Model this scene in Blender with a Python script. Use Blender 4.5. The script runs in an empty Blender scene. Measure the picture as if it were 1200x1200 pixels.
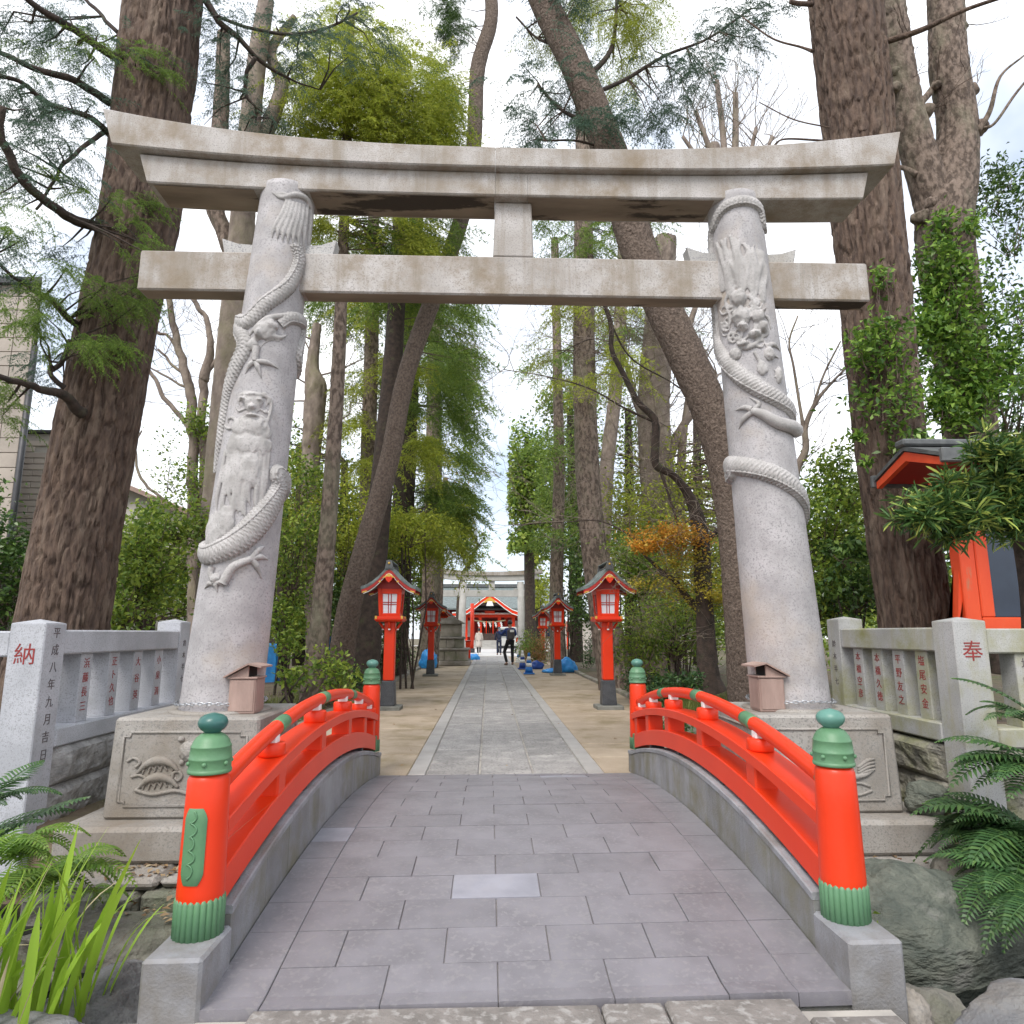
import bpy, bmesh, math, random
import numpy as np

S = bpy.context.scene
COL = S.collection
R = math.radians

# ------------------------------------------------------------------ camera, sky, sun, exposure
cam = bpy.data.cameras.new('camera'); cam.lens = 24.0; cam.sensor_width = 36.0
cam.clip_start = 0.05; cam.clip_end = 2000
camo = bpy.data.objects.new('camera', cam); COL.objects.link(camo)
CAM_H, YAW, PITCH = 1.35, R(1.9385), R(10.0595)
camo.location = (0, 0, CAM_H)
camo.rotation_euler = (math.pi / 2 + PITCH, 0, -YAW)
S.camera = camo

W = bpy.data.worlds.new('World'); S.world = W; W.use_nodes = True
nt = W.node_tree; nt.nodes.clear()
SUN_EL, SUN_AZ = R(52), R(205)          # azimuth clockwise from +Y (the path direction)
sky = nt.nodes.new('ShaderNodeTexSky'); sky.sky_type = 'NISHITA'; sky.sun_disc = False
sky.sun_elevation = SUN_EL; sky.sun_rotation = SUN_AZ; sky.altitude = 30; sky.dust_density = 2.0
b1 = nt.nodes.new('ShaderNodeBackground'); b1.inputs['Strength'].default_value = 0.12
b2 = nt.nodes.new('ShaderNodeBackground'); b2.inputs['Strength'].default_value = 1.0
tc = nt.nodes.new('ShaderNodeTexCoord')
cn = nt.nodes.new('ShaderNodeTexNoise'); cn.inputs['Scale'].default_value = 2.2
cn.inputs['Detail'].default_value = 6; cn.inputs['Roughness'].default_value = .55
cr = nt.nodes.new('ShaderNodeValToRGB')
cr.color_ramp.elements[0].position = .34; cr.color_ramp.elements[0].color = (.52, .52, .52, 1)
cr.color_ramp.elements[1].position = .6; cr.color_ramp.elements[1].color = (1, 1, 1, 1)
cc = nt.nodes.new('ShaderNodeValToRGB')
cc.color_ramp.elements[0].position = .3; cc.color_ramp.elements[0].color = (.50, .57, .68, 1)
cc.color_ramp.elements[1].position = .62; cc.color_ramp.elements[1].color = (.97, .98, 1.0, 1)
mx = nt.nodes.new('ShaderNodeMixShader'); wo = nt.nodes.new('ShaderNodeOutputWorld')
L = nt.links.new
L(tc.outputs['Generated'], cn.inputs['Vector']); L(cn.outputs['Fac'], cr.inputs['Fac']); L(cn.outputs['Fac'], cc.inputs['Fac'])
L(sky.outputs[0], b1.inputs['Color']); L(cc.outputs['Color'], b2.inputs['Color'])
L(cr.outputs['Color'], mx.inputs['Fac']); L(b1.outputs[0], mx.inputs[1]); L(b2.outputs[0], mx.inputs[2]); L(mx.outputs[0], wo.inputs['Surface'])

sl = bpy.data.lights.new('sun', 'SUN'); sl.energy = 1.5; sl.angle = R(25); sl.color = (1, .95, .88)
so = bpy.data.objects.new('sun', sl); COL.objects.link(so); so.location = (0, 0, 30)
so.rotation_euler = (math.pi / 2 - SUN_EL, 0, math.pi - SUN_AZ)

vs = S.view_settings; vs.view_transform = 'Standard'; vs.look = 'None'; vs.gamma = 1.0; vs.exposure = 0.9
vs.use_curve_mapping = False
S.cycles.max_bounces = 6; S.cycles.diffuse_bounces = 3; S.cycles.glossy_bounces = 2
S.cycles.transmission_bounces = 3; S.cycles.transparent_max_bounces = 4
S.cycles.use_adaptive_sampling = True; S.cycles.adaptive_threshold = .02

# ------------------------------------------------------------------ pixel helper (1200 px wide photograph) -> point at distance Y
F = 800.0
fw = np.array([math.sin(YAW) * math.cos(PITCH), math.cos(YAW) * math.cos(PITCH), math.sin(PITCH)])
rt = np.array([math.cos(YAW), -math.sin(YAW), 0.0]); upv = np.cross(rt, fw); CP = np.array([0, 0, CAM_H])
def ray(x, y): return fw + rt * (x - 600) / F - upv * (y - 600) / F
def at(x, y, Y):
    r = ray(x, y); return CP + r * (Y / r[1])
def atz(x, y, z):
    r = ray(x, y); return CP + r * ((z - CAM_H) / r[2])
def depth(p): return float((np.asarray(p) - CP) @ fw)

# ------------------------------------------------------------------ materials
def _n(nt, t, **k):
    n = nt.nodes.new(t)
    for a, b in k.items(): setattr(n, a, b)
    return n
def rgb(c): return (c[0], c[1], c[2], 1)
def pm(name, c1, c2=None, scale=4, rough=.75, bump=0, bscale=60, stretch=(1, 1, 1), speck=None, sscale=260, stain=None,
       stscale=1.1, stlo=.48, sthi=.7, rand=0, metallic=0, coat=0, spec=.5, detail=5, bdetail=4, bdist=.02, lo=.35, hi=.65, drip=None, obj=False):
    m = bpy.data.materials.new(name); m.use_nodes = True; t = m.node_tree; t.nodes.clear()
    out = _n(t, 'ShaderNodeOutputMaterial'); p = _n(t, 'ShaderNodeBsdfPrincipled'); l = t.links.new
    l(p.outputs[0], out.inputs[0])
    p.inputs['Roughness'].default_value = rough; p.inputs['Metallic'].default_value = metallic
    p.inputs['Specular IOR Level'].default_value = spec
    if coat: p.inputs['Coat Weight'].default_value = coat; p.inputs['Coat Roughness'].default_value = .12
    if obj: co = _n(t, 'ShaderNodeTexCoord').outputs['Object']
    else: co = _n(t, 'ShaderNodeNewGeometry').outputs['Position']
    mp = _n(t, 'ShaderNodeMapping'); mp.inputs['Scale'].default_value = stretch; l(co, mp.inputs['Vector'])
    def noise(sc, de=5, src=None, ro=.55):
        n = _n(t, 'ShaderNodeTexNoise'); n.inputs['Scale'].default_value = sc; n.inputs['Detail'].default_value = de
        n.inputs['Roughness'].default_value = ro; l(src if src is not None else mp.outputs[0], n.inputs['Vector']); return n.outputs['Fac']
    def mapr(v, a, b, c=0, d=1):
        n = _n(t, 'ShaderNodeMapRange'); n.inputs[1].default_value = a; n.inputs[2].default_value = b
        n.inputs[3].default_value = c; n.inputs[4].default_value = d; l(v, n.inputs[0]); return n.outputs[0]
    def mix(f, a, b, mode='MIX'):
        n = _n(t, 'ShaderNodeMix', data_type='RGBA', blend_type=mode)
        if isinstance(f, (int, float)): n.inputs[0].default_value = f
        else: l(f, n.inputs[0])
        for i, q in ((6, a), (7, b)):
            if isinstance(q, tuple): n.inputs[i].default_value = rgb(q)
            else: l(q, n.inputs[i])
        return n.outputs[2]
    col = c1
    if c2 is not None: col = mix(mapr(noise(scale, detail), lo, hi), c1, c2)
    if speck is not None:
        col = mix(mapr(noise(sscale, 2), .52, .66), col, speck)
    if stain is not None:
        col = mix(mapr(noise(stscale, 7, ro=.65), stlo, sthi), col, stain)
    if drip is not None:                      # vertical weather streaks
        m2 = _n(t, 'ShaderNodeMapping'); m2.inputs['Scale'].default_value = (5, 5, .35); l(co, m2.inputs['Vector'])
        col = mix(mapr(noise(1.3, 6, m2.outputs[0], .65), .5, .72, 0, .75), col, drip)
    if rand:
        oi = _n(t, 'ShaderNodeObjectInfo'); h = _n(t, 'ShaderNodeHueSaturation')
        l(mapr(oi.outputs['Random'], 0, 1, 1 - rand, 1 + rand), h.inputs['Value'])
        if isinstance(col, tuple): h.inputs['Color'].default_value = rgb(col)
        else: l(col, h.inputs['Color'])
        col = h.outputs[0]
    if isinstance(col, tuple): p.inputs['Base Color'].default_value = rgb(col)
    else: l(col, p.inputs['Base Color'])
    if bump:
        b = _n(t, 'ShaderNodeBump'); b.inputs['Strength'].default_value = min(1, bump); b.inputs['Distance'].default_value = bdist
        l(noise(bscale, bdetail), b.inputs['Height']); l(b.outputs[0], p.inputs['Normal'])
    return m
def leafm(name, cols, rough=.5, trans=.35):
    m = bpy.data.materials.new(name); m.use_nodes = True; t = m.node_tree; t.nodes.clear(); l = t.links.new
    out = _n(t, 'ShaderNodeOutputMaterial'); g = _n(t, 'ShaderNodeNewGeometry'); r = _n(t, 'ShaderNodeValToRGB')
    e = r.color_ramp.elements
    while len(e) < len(cols): e.new(.5)
    for i, c in enumerate(cols): e[i].position = i / (len(cols) - 1); e[i].color = rgb(c)
    l(g.outputs['Random Per Island'], r.inputs[0])
    n = _n(t, 'ShaderNodeTexNoise'); n.inputs['Scale'].default_value = 1.1; n.inputs['Detail'].default_value = 3
    l(g.outputs['Position'], n.inputs['Vector'])
    h = _n(t, 'ShaderNodeHueSaturation'); mr = _n(t, 'ShaderNodeMapRange'); mr.inputs[1].default_value = .3; mr.inputs[2].default_value = .7
    mr.inputs[3].default_value = .7; mr.inputs[4].default_value = 1.3
    l(n.outputs['Fac'], mr.inputs[0]); l(mr.outputs[0], h.inputs['Value']); l(r.outputs[0], h.inputs['Color'])
    p = _n(t, 'ShaderNodeBsdfPrincipled'); p.inputs['Roughness'].default_value = rough; p.inputs['Specular IOR Level'].default_value = .35
    tr = _n(t, 'ShaderNodeBsdfTranslucent'); mxs = _n(t, 'ShaderNodeMixShader'); mxs.inputs[0].default_value = trans
    l(h.outputs[0], p.inputs['Base Color']); l(h.outputs[0], tr.inputs['Color'])
    l(p.outputs[0], mxs.inputs[1]); l(tr.outputs[0], mxs.inputs[2]); l(mxs.outputs[0], out.inputs[0])
    return m

M = {}
M['granite'] = pm('granite', (.50, .49, .48), (.36, .35, .34), 3, .8, .25, 150, speck=(.24, .24, .25), sscale=75, stain=(.33, .29, .23), stlo=.5, sthi=.8)
M['lintel'] = pm('weathered_granite', (.52, .495, .485), (.36, .33, .305), 1.8, .85, .3, 120, speck=(.31, .295, .28), sscale=75, stain=(.25, .20, .145), stscale=1.9, stlo=0.43, sthi=0.66, drip=(.24, .20, .15))
M['pillar'] = pm('pillar_granite', (.47, .45, .46), (.34, .325, .33), 5, .8, .3, 140, speck=(.29, .28, .285), sscale=62, stain=(.44, .37, .30), stscale=1.0, stlo=.5, sthi=.78)
M['relief'] = pm('relief_granite', (.49, .47, .465), (.345, .33, .32), 6, .8, .25, 120, speck=(.33, .32, .31), sscale=60)
M['fence'] = pm('fence_granite', (.50, .51, .55), (.38, .39, .42), 3, .8, .2, 160, speck=(.31, .315, .335), sscale=105, stain=(.33, .33, .30), stlo=.52, sthi=.8)
M['fence_moss'] = pm('mossy_granite', (.47, .47, .47), (.36, .36, .35), 3, .85, .2, 160, speck=(.30, .30, .30), sscale=105, stain=(.27, .27, .12), stscale=2.2, stlo=.47, sthi=.72, drip=(.34, .32, .22))
M['plinth'] = pm('plinth_stone', (.37, .35, .325), (.265, .245, .22), 3, .85, .3, 120, speck=(.22, .21, .20), sscale=60, stain=(.20, .165, .125), stscale=1.6, stlo=.45, sthi=.75)
M['bridge_wall'] = pm('bridge_stone', (.29, .295, .31), (.20, .20, .205), 4, .6, .2, 90, stain=(.19, .18, .13), stscale=3.2, stlo=.44, sthi=.66, rand=.12, drip=(.15, .145, .105))
M['bridge_cap'] = pm('bridge_cap_stone', (.30, .305, .325), (.22, .22, .235), 6, .65, .25, 90, stain=(.17, .155, .135), stscale=2.6, stlo=.46, sthi=.7, rand=.08)
M['deck'] = pm('deck_paver', (.215, .205, .225), (.165, .157, .172), 5, .5, .10, 190, stain=(.25, .24, .265), stscale=3.2, stlo=.5, sthi=.85, rand=0.07, speck=(.225, .215, .225), sscale=40)
M['deck_light'] = pm('deck_paver_light', (.29, .29, .335), (.22, .22, .25), 5, .5, .10, 190, stain=(.30, .29, .31), stscale=3.2, stlo=.5, sthi=.85, rand=.1)
M['joint'] = pm('joint_mortar', (.42, .39, .35), (.28, .26, .24), 6, .9)
M['slab'] = pm('path_slab', (.36, .345, .335), (.26, .25, .245), 3.5, .75, .8, 40, speck=(.19, .185, .18), sscale=34, stain=(.44, .42, .40), stscale=4, stlo=.52, sthi=.72, rand=.12)
M['slab_edge'] = pm('path_edge', (.40, .385, .37), (.32, .305, .29), 3, .75, .2, 120, speck=(.30, .29, .28), sscale=130, rand=.06)
M['apron'] = pm('apron_stone', (.22, .20, .185), (.15, .137, .125), 9, .8, .4, 60, speck=(.30, .285, .27), sscale=26, rand=.08)
M['side'] = pm('side_paving', (.43, .345, .26), (.31, .245, .175), 1.6, .85, .3, 90, stain=(.21, .165, .085), stscale=1.3, stlo=.5, sthi=.70, rand=.05, speck=(.40, .33, .25), sscale=70)
M['kerb'] = pm('kerb_stone', (.33, .30, .26), (.22, .20, .17), 3, .85, .3, 80, rand=.15, stain=(.14, .16, .07), stlo=.5, sthi=.75)
M['plaza'] = pm('plaza_paving', (.62, .61, .60), (.55, .54, .53), 1, .8)
M['soil'] = pm('soil', (.17, .125, .085), (.09, .07, .05), 2.5, .95, .8, 30, stain=(.09, .11, .035), stscale=.8, stlo=.45, sthi=.7)
M['rock'] = pm('rock', (.23, .215, .185), (.11, .105, .09), 5, .8, 1.0, 14, bdist=.05, stain=(.17, .19, .12), stscale=1.7, stlo=.45, sthi=.75, bdetail=8)
M['rock_green'] = pm('greenstone', (.165, .175, .14), (.075, .088, .072), 4.5, .7, 1.0, 12, bdist=.06, stain=(.27, .265, .24), stscale=2.6, stlo=.55, sthi=.72, bdetail=9, stretch=(1, 1, 2.2))
M['rock_grey'] = pm('grey_boulder', (.20, .205, .21), (.125, .125, .13), 5, .75, .8, 22, bdist=.04, stain=(.19, .165, .13), stscale=2, stlo=.5, sthi=.75, bdetail=7)
M['wall_rock'] = pm('split_stone', (.44, .43, .42), (.23, .225, .22), 9, .85, 1.0, 25, rand=.12, bdetail=8, stain=(.22, .20, .16), stlo=.5, sthi=.75)
M['wall_rock_moss'] = pm('mossy_split_stone', (.31, .29, .24), (.15, .145, .125), 7, .85, 1.0, 25, rand=.15, bdetail=8, stain=(.17, .18, .07), stscale=2.5, stlo=.45, sthi=.7)
M['red'] = pm('vermilion_paint', (.74, .040, .006), (.68, .034, .005), 2, .42, .04, 40, coat=.10, spec=.35, stain=(.70, .05, .010), stlo=.5, sthi=.8)
M['red_old'] = pm('worn_vermilion', (.76, .085, .02), (.66, .06, .015), 3, .55, .12, 40, stain=(.36, .20, .11), stscale=5, stlo=.6, sthi=.7, stretch=(1, 1, .25))
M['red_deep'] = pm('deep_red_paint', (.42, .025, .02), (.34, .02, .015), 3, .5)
M['green'] = pm('patina_green', (.105, .235, .115), (.075, .175, .09), 4, .45, .08, 60, stain=(.12, .26, .15), stlo=.5, sthi=.8, spec=.5)
M['green_dark'] = pm('dark_patina', (.03, .115, .105), (.05, .15, .11), 6, .32, .05, 60)
M['green_ball'] = pm('blue_green_patina', (.11, .26, .215), (.07, .19, .145), 6, .4, .05, 60)
M['white'] = pm('white_paint', (.82, .82, .80), (.76, .76, .74), 4, .5)
M['black'] = pm('black_stone', (.035, .038, .045), (.06, .063, .07), 8, .4, .1, 80, speck=(.10, .10, .11), sscale=150)
M['lampbase'] = pm('lamp_base_stone', (.22, .22, .20), (.15, .15, .13), 6, .8, .2, 80)
M['pane'] = pm('paper_pane', (.74, .75, .80), (.68, .69, .75), 3, .25, spec=.5)
M['gold'] = pm('gold_fitting', (.75, .47, .10), (.62, .36, .07), 8, .38, metallic=.4)
M['copper'] = pm('copper_roof', (.17, .205, .20), (.10, .115, .115), 9, .5, .15, 60, stain=(.24, .29, .28), stscale=6, stlo=.5, sthi=.8)
M['roof_dark'] = pm('dark_roof', (.075, .08, .082), (.13, .135, .135), 9, .45, .15, 60)
M['wood'] = pm('weathered_wood', (.40, .285, .245), (.28, .19, .16), 5, .75, .3, 60, stretch=(1, 1, .25), stain=(.20, .14, .12), stlo=.55, sthi=.8)
M['wood_dark'] = pm('dark_wood', (.10, .07, .055), (.05, .035, .03), 5, .7)
M['void'] = pm('dark_inside', (.01, .01, .01), rough=.9)
M['steel'] = pm('galvanised_chain', (.55, .57, .60), (.40, .42, .45), 30, .35, metallic=.9)
M['ink_red'] = pm('red_lettering', (.30, .03, .03), (.22, .03, .025), 30, .7)
M['ink_dark'] = pm('carved_lettering', (.13, .11, .11), (.08, .07, .075), 30, .8)
M['bark'] = pm('cedar_bark', (.155, .105, .078), (.07, .046, .036), 16, .95, 1.0, 26, stretch=(1, 1, .28), bdetail=8, stain=(.22, .165, .125), stscale=6, stlo=.5, sthi=.75, bdist=0.05)
M['bark_grey'] = pm('grey_bark', (.235, .18, .145), (.09, .066, .052), 14, lo=.42, hi=.58, detail=8, rough=.95, bump=.9, bscale=22, stretch=(1, 1, .5), bdetail=7, stain=(.20, .19, .13), stscale=1.5, stlo=.5, sthi=.75, bdist=0.04)
M['bark_plate'] = pm('plated_bark', (.20, .152, .122), (.10, .073, .058), 26, .95, 1.0, 30, stretch=(1, 1, .8), bdetail=7, lo=.36, hi=.64, bdist=0.05)
M['bark_dark'] = pm('dark_bark', (.075, .052, .042), (.035, .027, .022), 10, .95, .8, 40, bdetail=6, stain=(.09, .10, .05), stscale=4, stlo=.55, sthi=.75)
M['bark_pale'] = pm('pale_bark', (.29, .235, .195), (.155, .12, .10), 6, .9, .7, 30, stretch=(1, 1, .6), bdetail=6, stain=(.22, .20, .12), stscale=2, stlo=.5, sthi=.75, bdist=0.03)
M['twig'] = pm('bare_twig', (.17, .12, .095), (.10, .072, .058), 8, .9)
M['tarp'] = pm('blue_tarp', (.02, .22, .62), (.03, .32, .75), 9, .4, .6, 18)
M['cone_blue'] = pm('cone_blue', (.01, .18, .55), (.01, .14, .46), 5, .45)
M['cone_navy'] = pm('cone_navy', (.012, .06, .30), (.012, .05, .24), 5, .45)
M['tile'] = pm('facade_tile', (.40, .35, .30), (.33, .285, .245), 3, .6, rand=.10)
M['brickwall'] = pm('pale_siding', (.62, .55, .49), (.55, .48, .43), 2, .7, rand=.06)
M['plaster'] = pm('plaster', (.55, .52, .48), (.48, .45, .41), 1.5, .85)
M['darkmetal'] = pm('dark_metal', (.06, .06, .065), (.04, .04, .045), 5, .5, metallic=.3)
M['glass'] = pm('dark_glass', (.012, .022, .045), (.02, .035, .065), 2, .08, spec=.6)
M['water'] = pm('pond_water', (.006, .008, .007), rough=.06, bump=.05, bscale=3, spec=.5)
M['concrete'] = pm('concrete', (.45, .44, .42), (.36, .35, .33), 2, .85, .2, 60)

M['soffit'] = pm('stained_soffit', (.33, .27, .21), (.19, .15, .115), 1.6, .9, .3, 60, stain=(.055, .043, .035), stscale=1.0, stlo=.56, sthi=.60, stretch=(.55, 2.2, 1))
g = leafm
M['lf_cedar'] = g('cedar_needles', [(0.078, 0.154, 0.041), (0.173, 0.276, 0.048), (0.277, 0.389, 0.055), (0.104, 0.194, 0.055)], .55, .3)
M['lf_cedar_blue'] = g('bluish_needles', [(0.050, 0.095, 0.075), (0.085, 0.149, 0.100), (0.128, 0.189, 0.112)], .55, .25)
M['lf_yellow'] = g('yellow_green_needles', [(0.226, 0.292, 0.034), (0.381, 0.438, 0.048), (0.486, 0.503, 0.068), (0.173, 0.244, 0.041)], .55, .35)
M['lf_conifer'] = g('conifer_green', [(0.087, 0.154, 0.034), (0.173, 0.268, 0.048), (0.260, 0.341, 0.055)], .55, .3)
M['lf_shrub'] = g('evergreen_leaves', [(0.078, 0.145, 0.028), (0.156, 0.251, 0.041), (0.260, 0.356, 0.055), (0.346, 0.421, 0.068)], .4, .3)
M['lf_dark'] = g('dark_evergreen_leaves', [(0.034, 0.082, 0.024), (0.078, 0.145, 0.034), (0.139, 0.227, 0.048)], .35, .2)
M['lf_ivy'] = g('ivy_leaves', [(0.052, 0.121, 0.021), (0.104, 0.211, 0.034), (0.190, 0.324, 0.048), (0.277, 0.421, 0.068)], .35, .25)
M['lf_podo'] = g('strap_leaves', [(0.043, 0.097, 0.030), (0.070, 0.145, 0.041), (0.104, 0.194, 0.048), (0.486, 0.551, 0.123)], .35, .2)
M['lf_maple'] = g('orange_maple_leaves', [(0.511, 0.216, 0.031), (0.682, 0.324, 0.050), (0.596, 0.378, 0.062), (0.398, 0.297, 0.050)], .5, .4)
M['lf_maple_y'] = g('yellow_maple_leaves', [(0.426, 0.351, 0.050), (0.540, 0.432, 0.062), (0.284, 0.311, 0.050)], .5, .4)
M['lf_brown'] = g('brown_dry_foliage', [(0.312, 0.162, 0.075), (0.426, 0.243, 0.112), (0.227, 0.189, 0.062)], .6, .3)
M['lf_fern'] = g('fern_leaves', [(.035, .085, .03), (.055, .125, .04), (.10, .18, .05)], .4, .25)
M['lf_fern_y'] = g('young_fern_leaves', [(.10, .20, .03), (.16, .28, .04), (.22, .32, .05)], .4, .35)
M['lf_iris'] = g('iris_blades', [(.17, .30, .025), (.26, .42, .04), (.34, .47, .07)], .4, .4)
M['lf_grass'] = g('grass_blades', [(.10, .15, .03), (.17, .21, .045), (.22, .23, .07)], .6, .3)
M['lf_litter'] = g('fallen_leaves', [(.20, .11, .05), (.30, .20, .10), (.42, .34, .22), (.14, .07, .04)], .7, .1)
M['lf_moss'] = g('moss', [(.16, .24, .02), (.24, .33, .03), (.12, .18, .02)], .8, .2)
M['dry'] = pm('dry_blade', (.52, .45, .28), (.42, .35, .20), 9, .8)

# ------------------------------------------------------------------ objects
BASE = {}
def _link(o, parent):
    COL.objects.link(o)
    if parent is not None: o.parent = parent
def tag(o, label=None, cat=None, group=None, kind=None):
    if label: o['label'] = label
    if cat: o['category'] = cat
    if group: o['group'] = group
    if kind: o['kind'] = kind
    return o
def thing(name, label, cat, loc=(0, 0, 0), group=None, kind=None):
    o = bpy.data.objects.new(name, None); _link(o, None); o.location = loc; o.empty_display_size = .1
    BASE[o.name] = np.array(loc, float)
    return tag(o, label, cat, group, kind)
def mkmesh(name, v, f, mat, smooth=False):
    me = bpy.data.meshes.new(name)
    if isinstance(f, np.ndarray):
        n, k = f.shape
        me.vertices.add(len(v)); me.vertices.foreach_set('co', np.asarray(v, np.float32).ravel())
        me.loops.add(n * k); me.loops.foreach_set('vertex_index', f.astype(np.int32).ravel())
        me.polygons.add(n); me.polygons.foreach_set('loop_start', np.arange(0, n * k, k, dtype=np.int32))
        me.update(calc_edges=True)
    else:
        me.from_pydata([tuple(map(float, q)) for q in v], [], [tuple(map(int, q)) for q in f]); me.update()
    if smooth: me.polygons.foreach_set('use_smooth', np.ones(len(me.polygons), bool))
    me.materials.append(mat if not isinstance(mat, str) else M[mat])
    return me
def obj(name, v, f, mat, parent=None, smooth=False, local=False):
    """one mesh object; v in world space unless local"""
    v = np.asarray(v, float)
    if parent is not None:
        b = BASE[parent.name]
        if not local: v = v - b
        o = bpy.data.objects.new(name, mkmesh(name, v, f, mat, smooth)); _link(o, parent); BASE[o.name] = b
    else:
        b = np.array([0.5 * (v[:, 0].min() + v[:, 0].max()), .5 * (v[:, 1].min() + v[:, 1].max()), v[:, 2].min()])
        o = bpy.data.objects.new(name, mkmesh(name, v - b, f, mat, smooth)); _link(o, None); o.location = b; BASE[o.name] = b
    return o
def share(name, src, parent, loc, rot=None, scale=None, mat=None):
    """another piece with the mesh data of src; loc in world space"""
    o = bpy.data.objects.new(name, src); _link(o, parent)
    o.location = np.asarray(loc, float) - (BASE[parent.name] if parent is not None else 0)
    if rot is not None: o.rotation_euler = rot
    if scale is not None: o.scale = scale
    BASE[o.name] = np.asarray(loc, float)
    return o
def copy_tree(o, parent=None):
    c = o.copy(); COL.objects.link(c)
    if parent is not None: c.parent = parent
    for ch in list(o.children): copy_tree(ch, c)
    return c

# ------------------------------------------------------------------ shapes
def _boxtopo():
    key = {}; vs = []
    for sx in (-1, 1):
        for sy in (-1, 1):
            for sz in (-1, 1):
                for a in range(3): key[(sx, sy, sz, a)] = len(vs); vs.append((sx, sy, sz, a))
    fs = []
    for a in range(3):
        for s in (-1, 1):
            b, c = (a + 1) % 3, (a + 2) % 3; q = []
            for tb, tcc in ((-1, -1), (1, -1), (1, 1), (-1, 1)):
                k = [0, 0, 0]; k[a] = s; k[b] = tb; k[c] = tcc; q.append(key[(*k, a)])
            fs.append(q if s > 0 else q[::-1])
    for a in range(3):
        b, c = (a + 1) % 3, (a + 2) % 3
        for tb in (-1, 1):
            for tcc in (-1, 1):
                k0 = [0, 0, 0]; k0[a] = -1; k0[b] = tb; k0[c] = tcc; k1 = list(k0); k1[a] = 1
                q = [key[(*k0, b)], key[(*k1, b)], key[(*k1, c)], key[(*k0, c)]]
                fs.append(q if tb * tcc < 0 else q[::-1])
    for sx in (-1, 1):
        for sy in (-1, 1):
            for sz in (-1, 1):
                q = [key[(sx, sy, sz, a)] for a in range(3)]
                fs.append(q if sx * sy * sz > 0 else q[::-1])
    return vs, fs
_BV, _BF = _boxtopo()
def cbox(lo, hi, b=.01):
    lo = np.array(lo, float); hi = np.array(hi, float); c = (lo + hi) / 2; h = (hi - lo) / 2; b = min(b, h.min() * .9); v = []
    for sx, sy, sz, a in _BV:
        s = np.array([sx, sy, sz]); e = h - b; e[a] = h[a]; v.append(c + s * e)
    return np.array(v), [list(q) for q in _BF]
class MB:
    def __init__(s): s.v = []; s.f = []; s.n = 0
    def add(s, v, f):
        v = np.asarray(v, float); s.v.append(v); o = s.n
        s.f.extend([[int(i) + o for i in q] for q in f]); s.n += len(v); return s
    def box(s, lo, hi, b=.008, fn=None):
        v, f = cbox(lo, hi, b)
        if fn is not None: v = np.array([fn(p) for p in v])
        return s.add(v, f)
    def tube(s, pts, rad, n=8, flat=1.0, cap=True): return s.add(*tube(pts, rad, n, cap=cap))
    def lathe(s, prof, c=(0, 0, 0), n=24): return s.add(*lathe(prof, c, n))
    def prism(s, poly, a0, a1, axis=1):
        """poly in the two other axes (in x,y,z order), extruded along axis"""
        poly = [tuple(p) for p in poly]; k = len(poly); v = []
        for a in (a0, a1):
            for p in poly:
                q = list(p); q.insert(axis, a); v.append(q)
        area = sum(poly[i][0] * poly[(i + 1) % k][1] - poly[(i + 1) % k][0] * poly[i][1] for i in range(k))
        flip = (area > 0) == (axis != 1)
        f = [list(range(k)), list(range(2 * k - 1, k - 1, -1))] + [[i, i + k, (i + 1) % k + k, (i + 1) % k] for i in range(k)]
        if flip: f = [q[::-1] for q in f]
        return s.add(v, f)
    def arr(s): return np.concatenate(s.v), s.f
    def build(s, name, mat, parent=None, smooth=False, local=False):
        v, f = s.arr(); return obj(name, v, f, mat, parent, smooth, local)
    def mesh(s, name, mat, smooth=False):
        v, f = s.arr(); return mkmesh(name, v, f, M[mat] if isinstance(mat, str) else mat, smooth)
def frames(p):
    p = np.asarray(p, float); t = np.gradient(p, axis=0); t /= np.linalg.norm(t, axis=1)[:, None] + 1e-12
    u = np.cross(t[0], [0, 0, 1.0]);
    if np.linalg.norm(u) < 1e-3: u = np.array([1.0, 0, 0])
    u /= np.linalg.norm(u); U = []
    for i in range(len(p)):
        u = u - t[i] * (u @ t[i]); u /= np.linalg.norm(u) + 1e-12; U.append(u)
    U = np.array(U); return t, U, np.cross(t, U)
def grid_faces(nv, nu, off=0, closed=True):
    i = np.arange(nv - 1)[:, None]; j = np.arange(nu if closed else nu - 1)[None, :]; jn = (j + 1) % nu
    return np.stack([i * nu + j, i * nu + jn, (i + 1) * nu + jn, (i + 1) * nu + j], -1).reshape(-1, 4) + off
def tube(pts, rad, n=8, cap=True):
    pts = np.asarray(pts, float); k = len(pts); rad = np.broadcast_to(np.asarray(rad, float), (k,))
    t, u, w = frames(pts); a = np.linspace(0, 2 * np.pi, n, endpoint=False)
    v = (pts[:, None] + rad[:, None, None] * (np.cos(a)[None, :, None] * u[:, None] + np.sin(a)[None, :, None] * w[:, None])).reshape(-1, 3)
    f = grid_faces(k, n).tolist()
    if cap: f.append(list(range(n))[::-1]); f.append(list(range((k - 1) * n, k * n)))
    return v, f
def lathe(prof, c=(0, 0, 0), n=24):
    pr = np.asarray(prof, float); a = np.linspace(0, 2 * np.pi, n, endpoint=False)
    v = np.stack([np.cos(a)[None] * pr[:, :1], np.sin(a)[None] * pr[:, :1], np.repeat(pr[:, 1:2], n, 1)], -1).reshape(-1, 3) + np.asarray(c)
    f = grid_faces(len(pr), n).tolist(); k = len(pr)
    f.append(list(range(n))[::-1]); f.append(list(range((k - 1) * n, k * n)))
    return v, f
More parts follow.
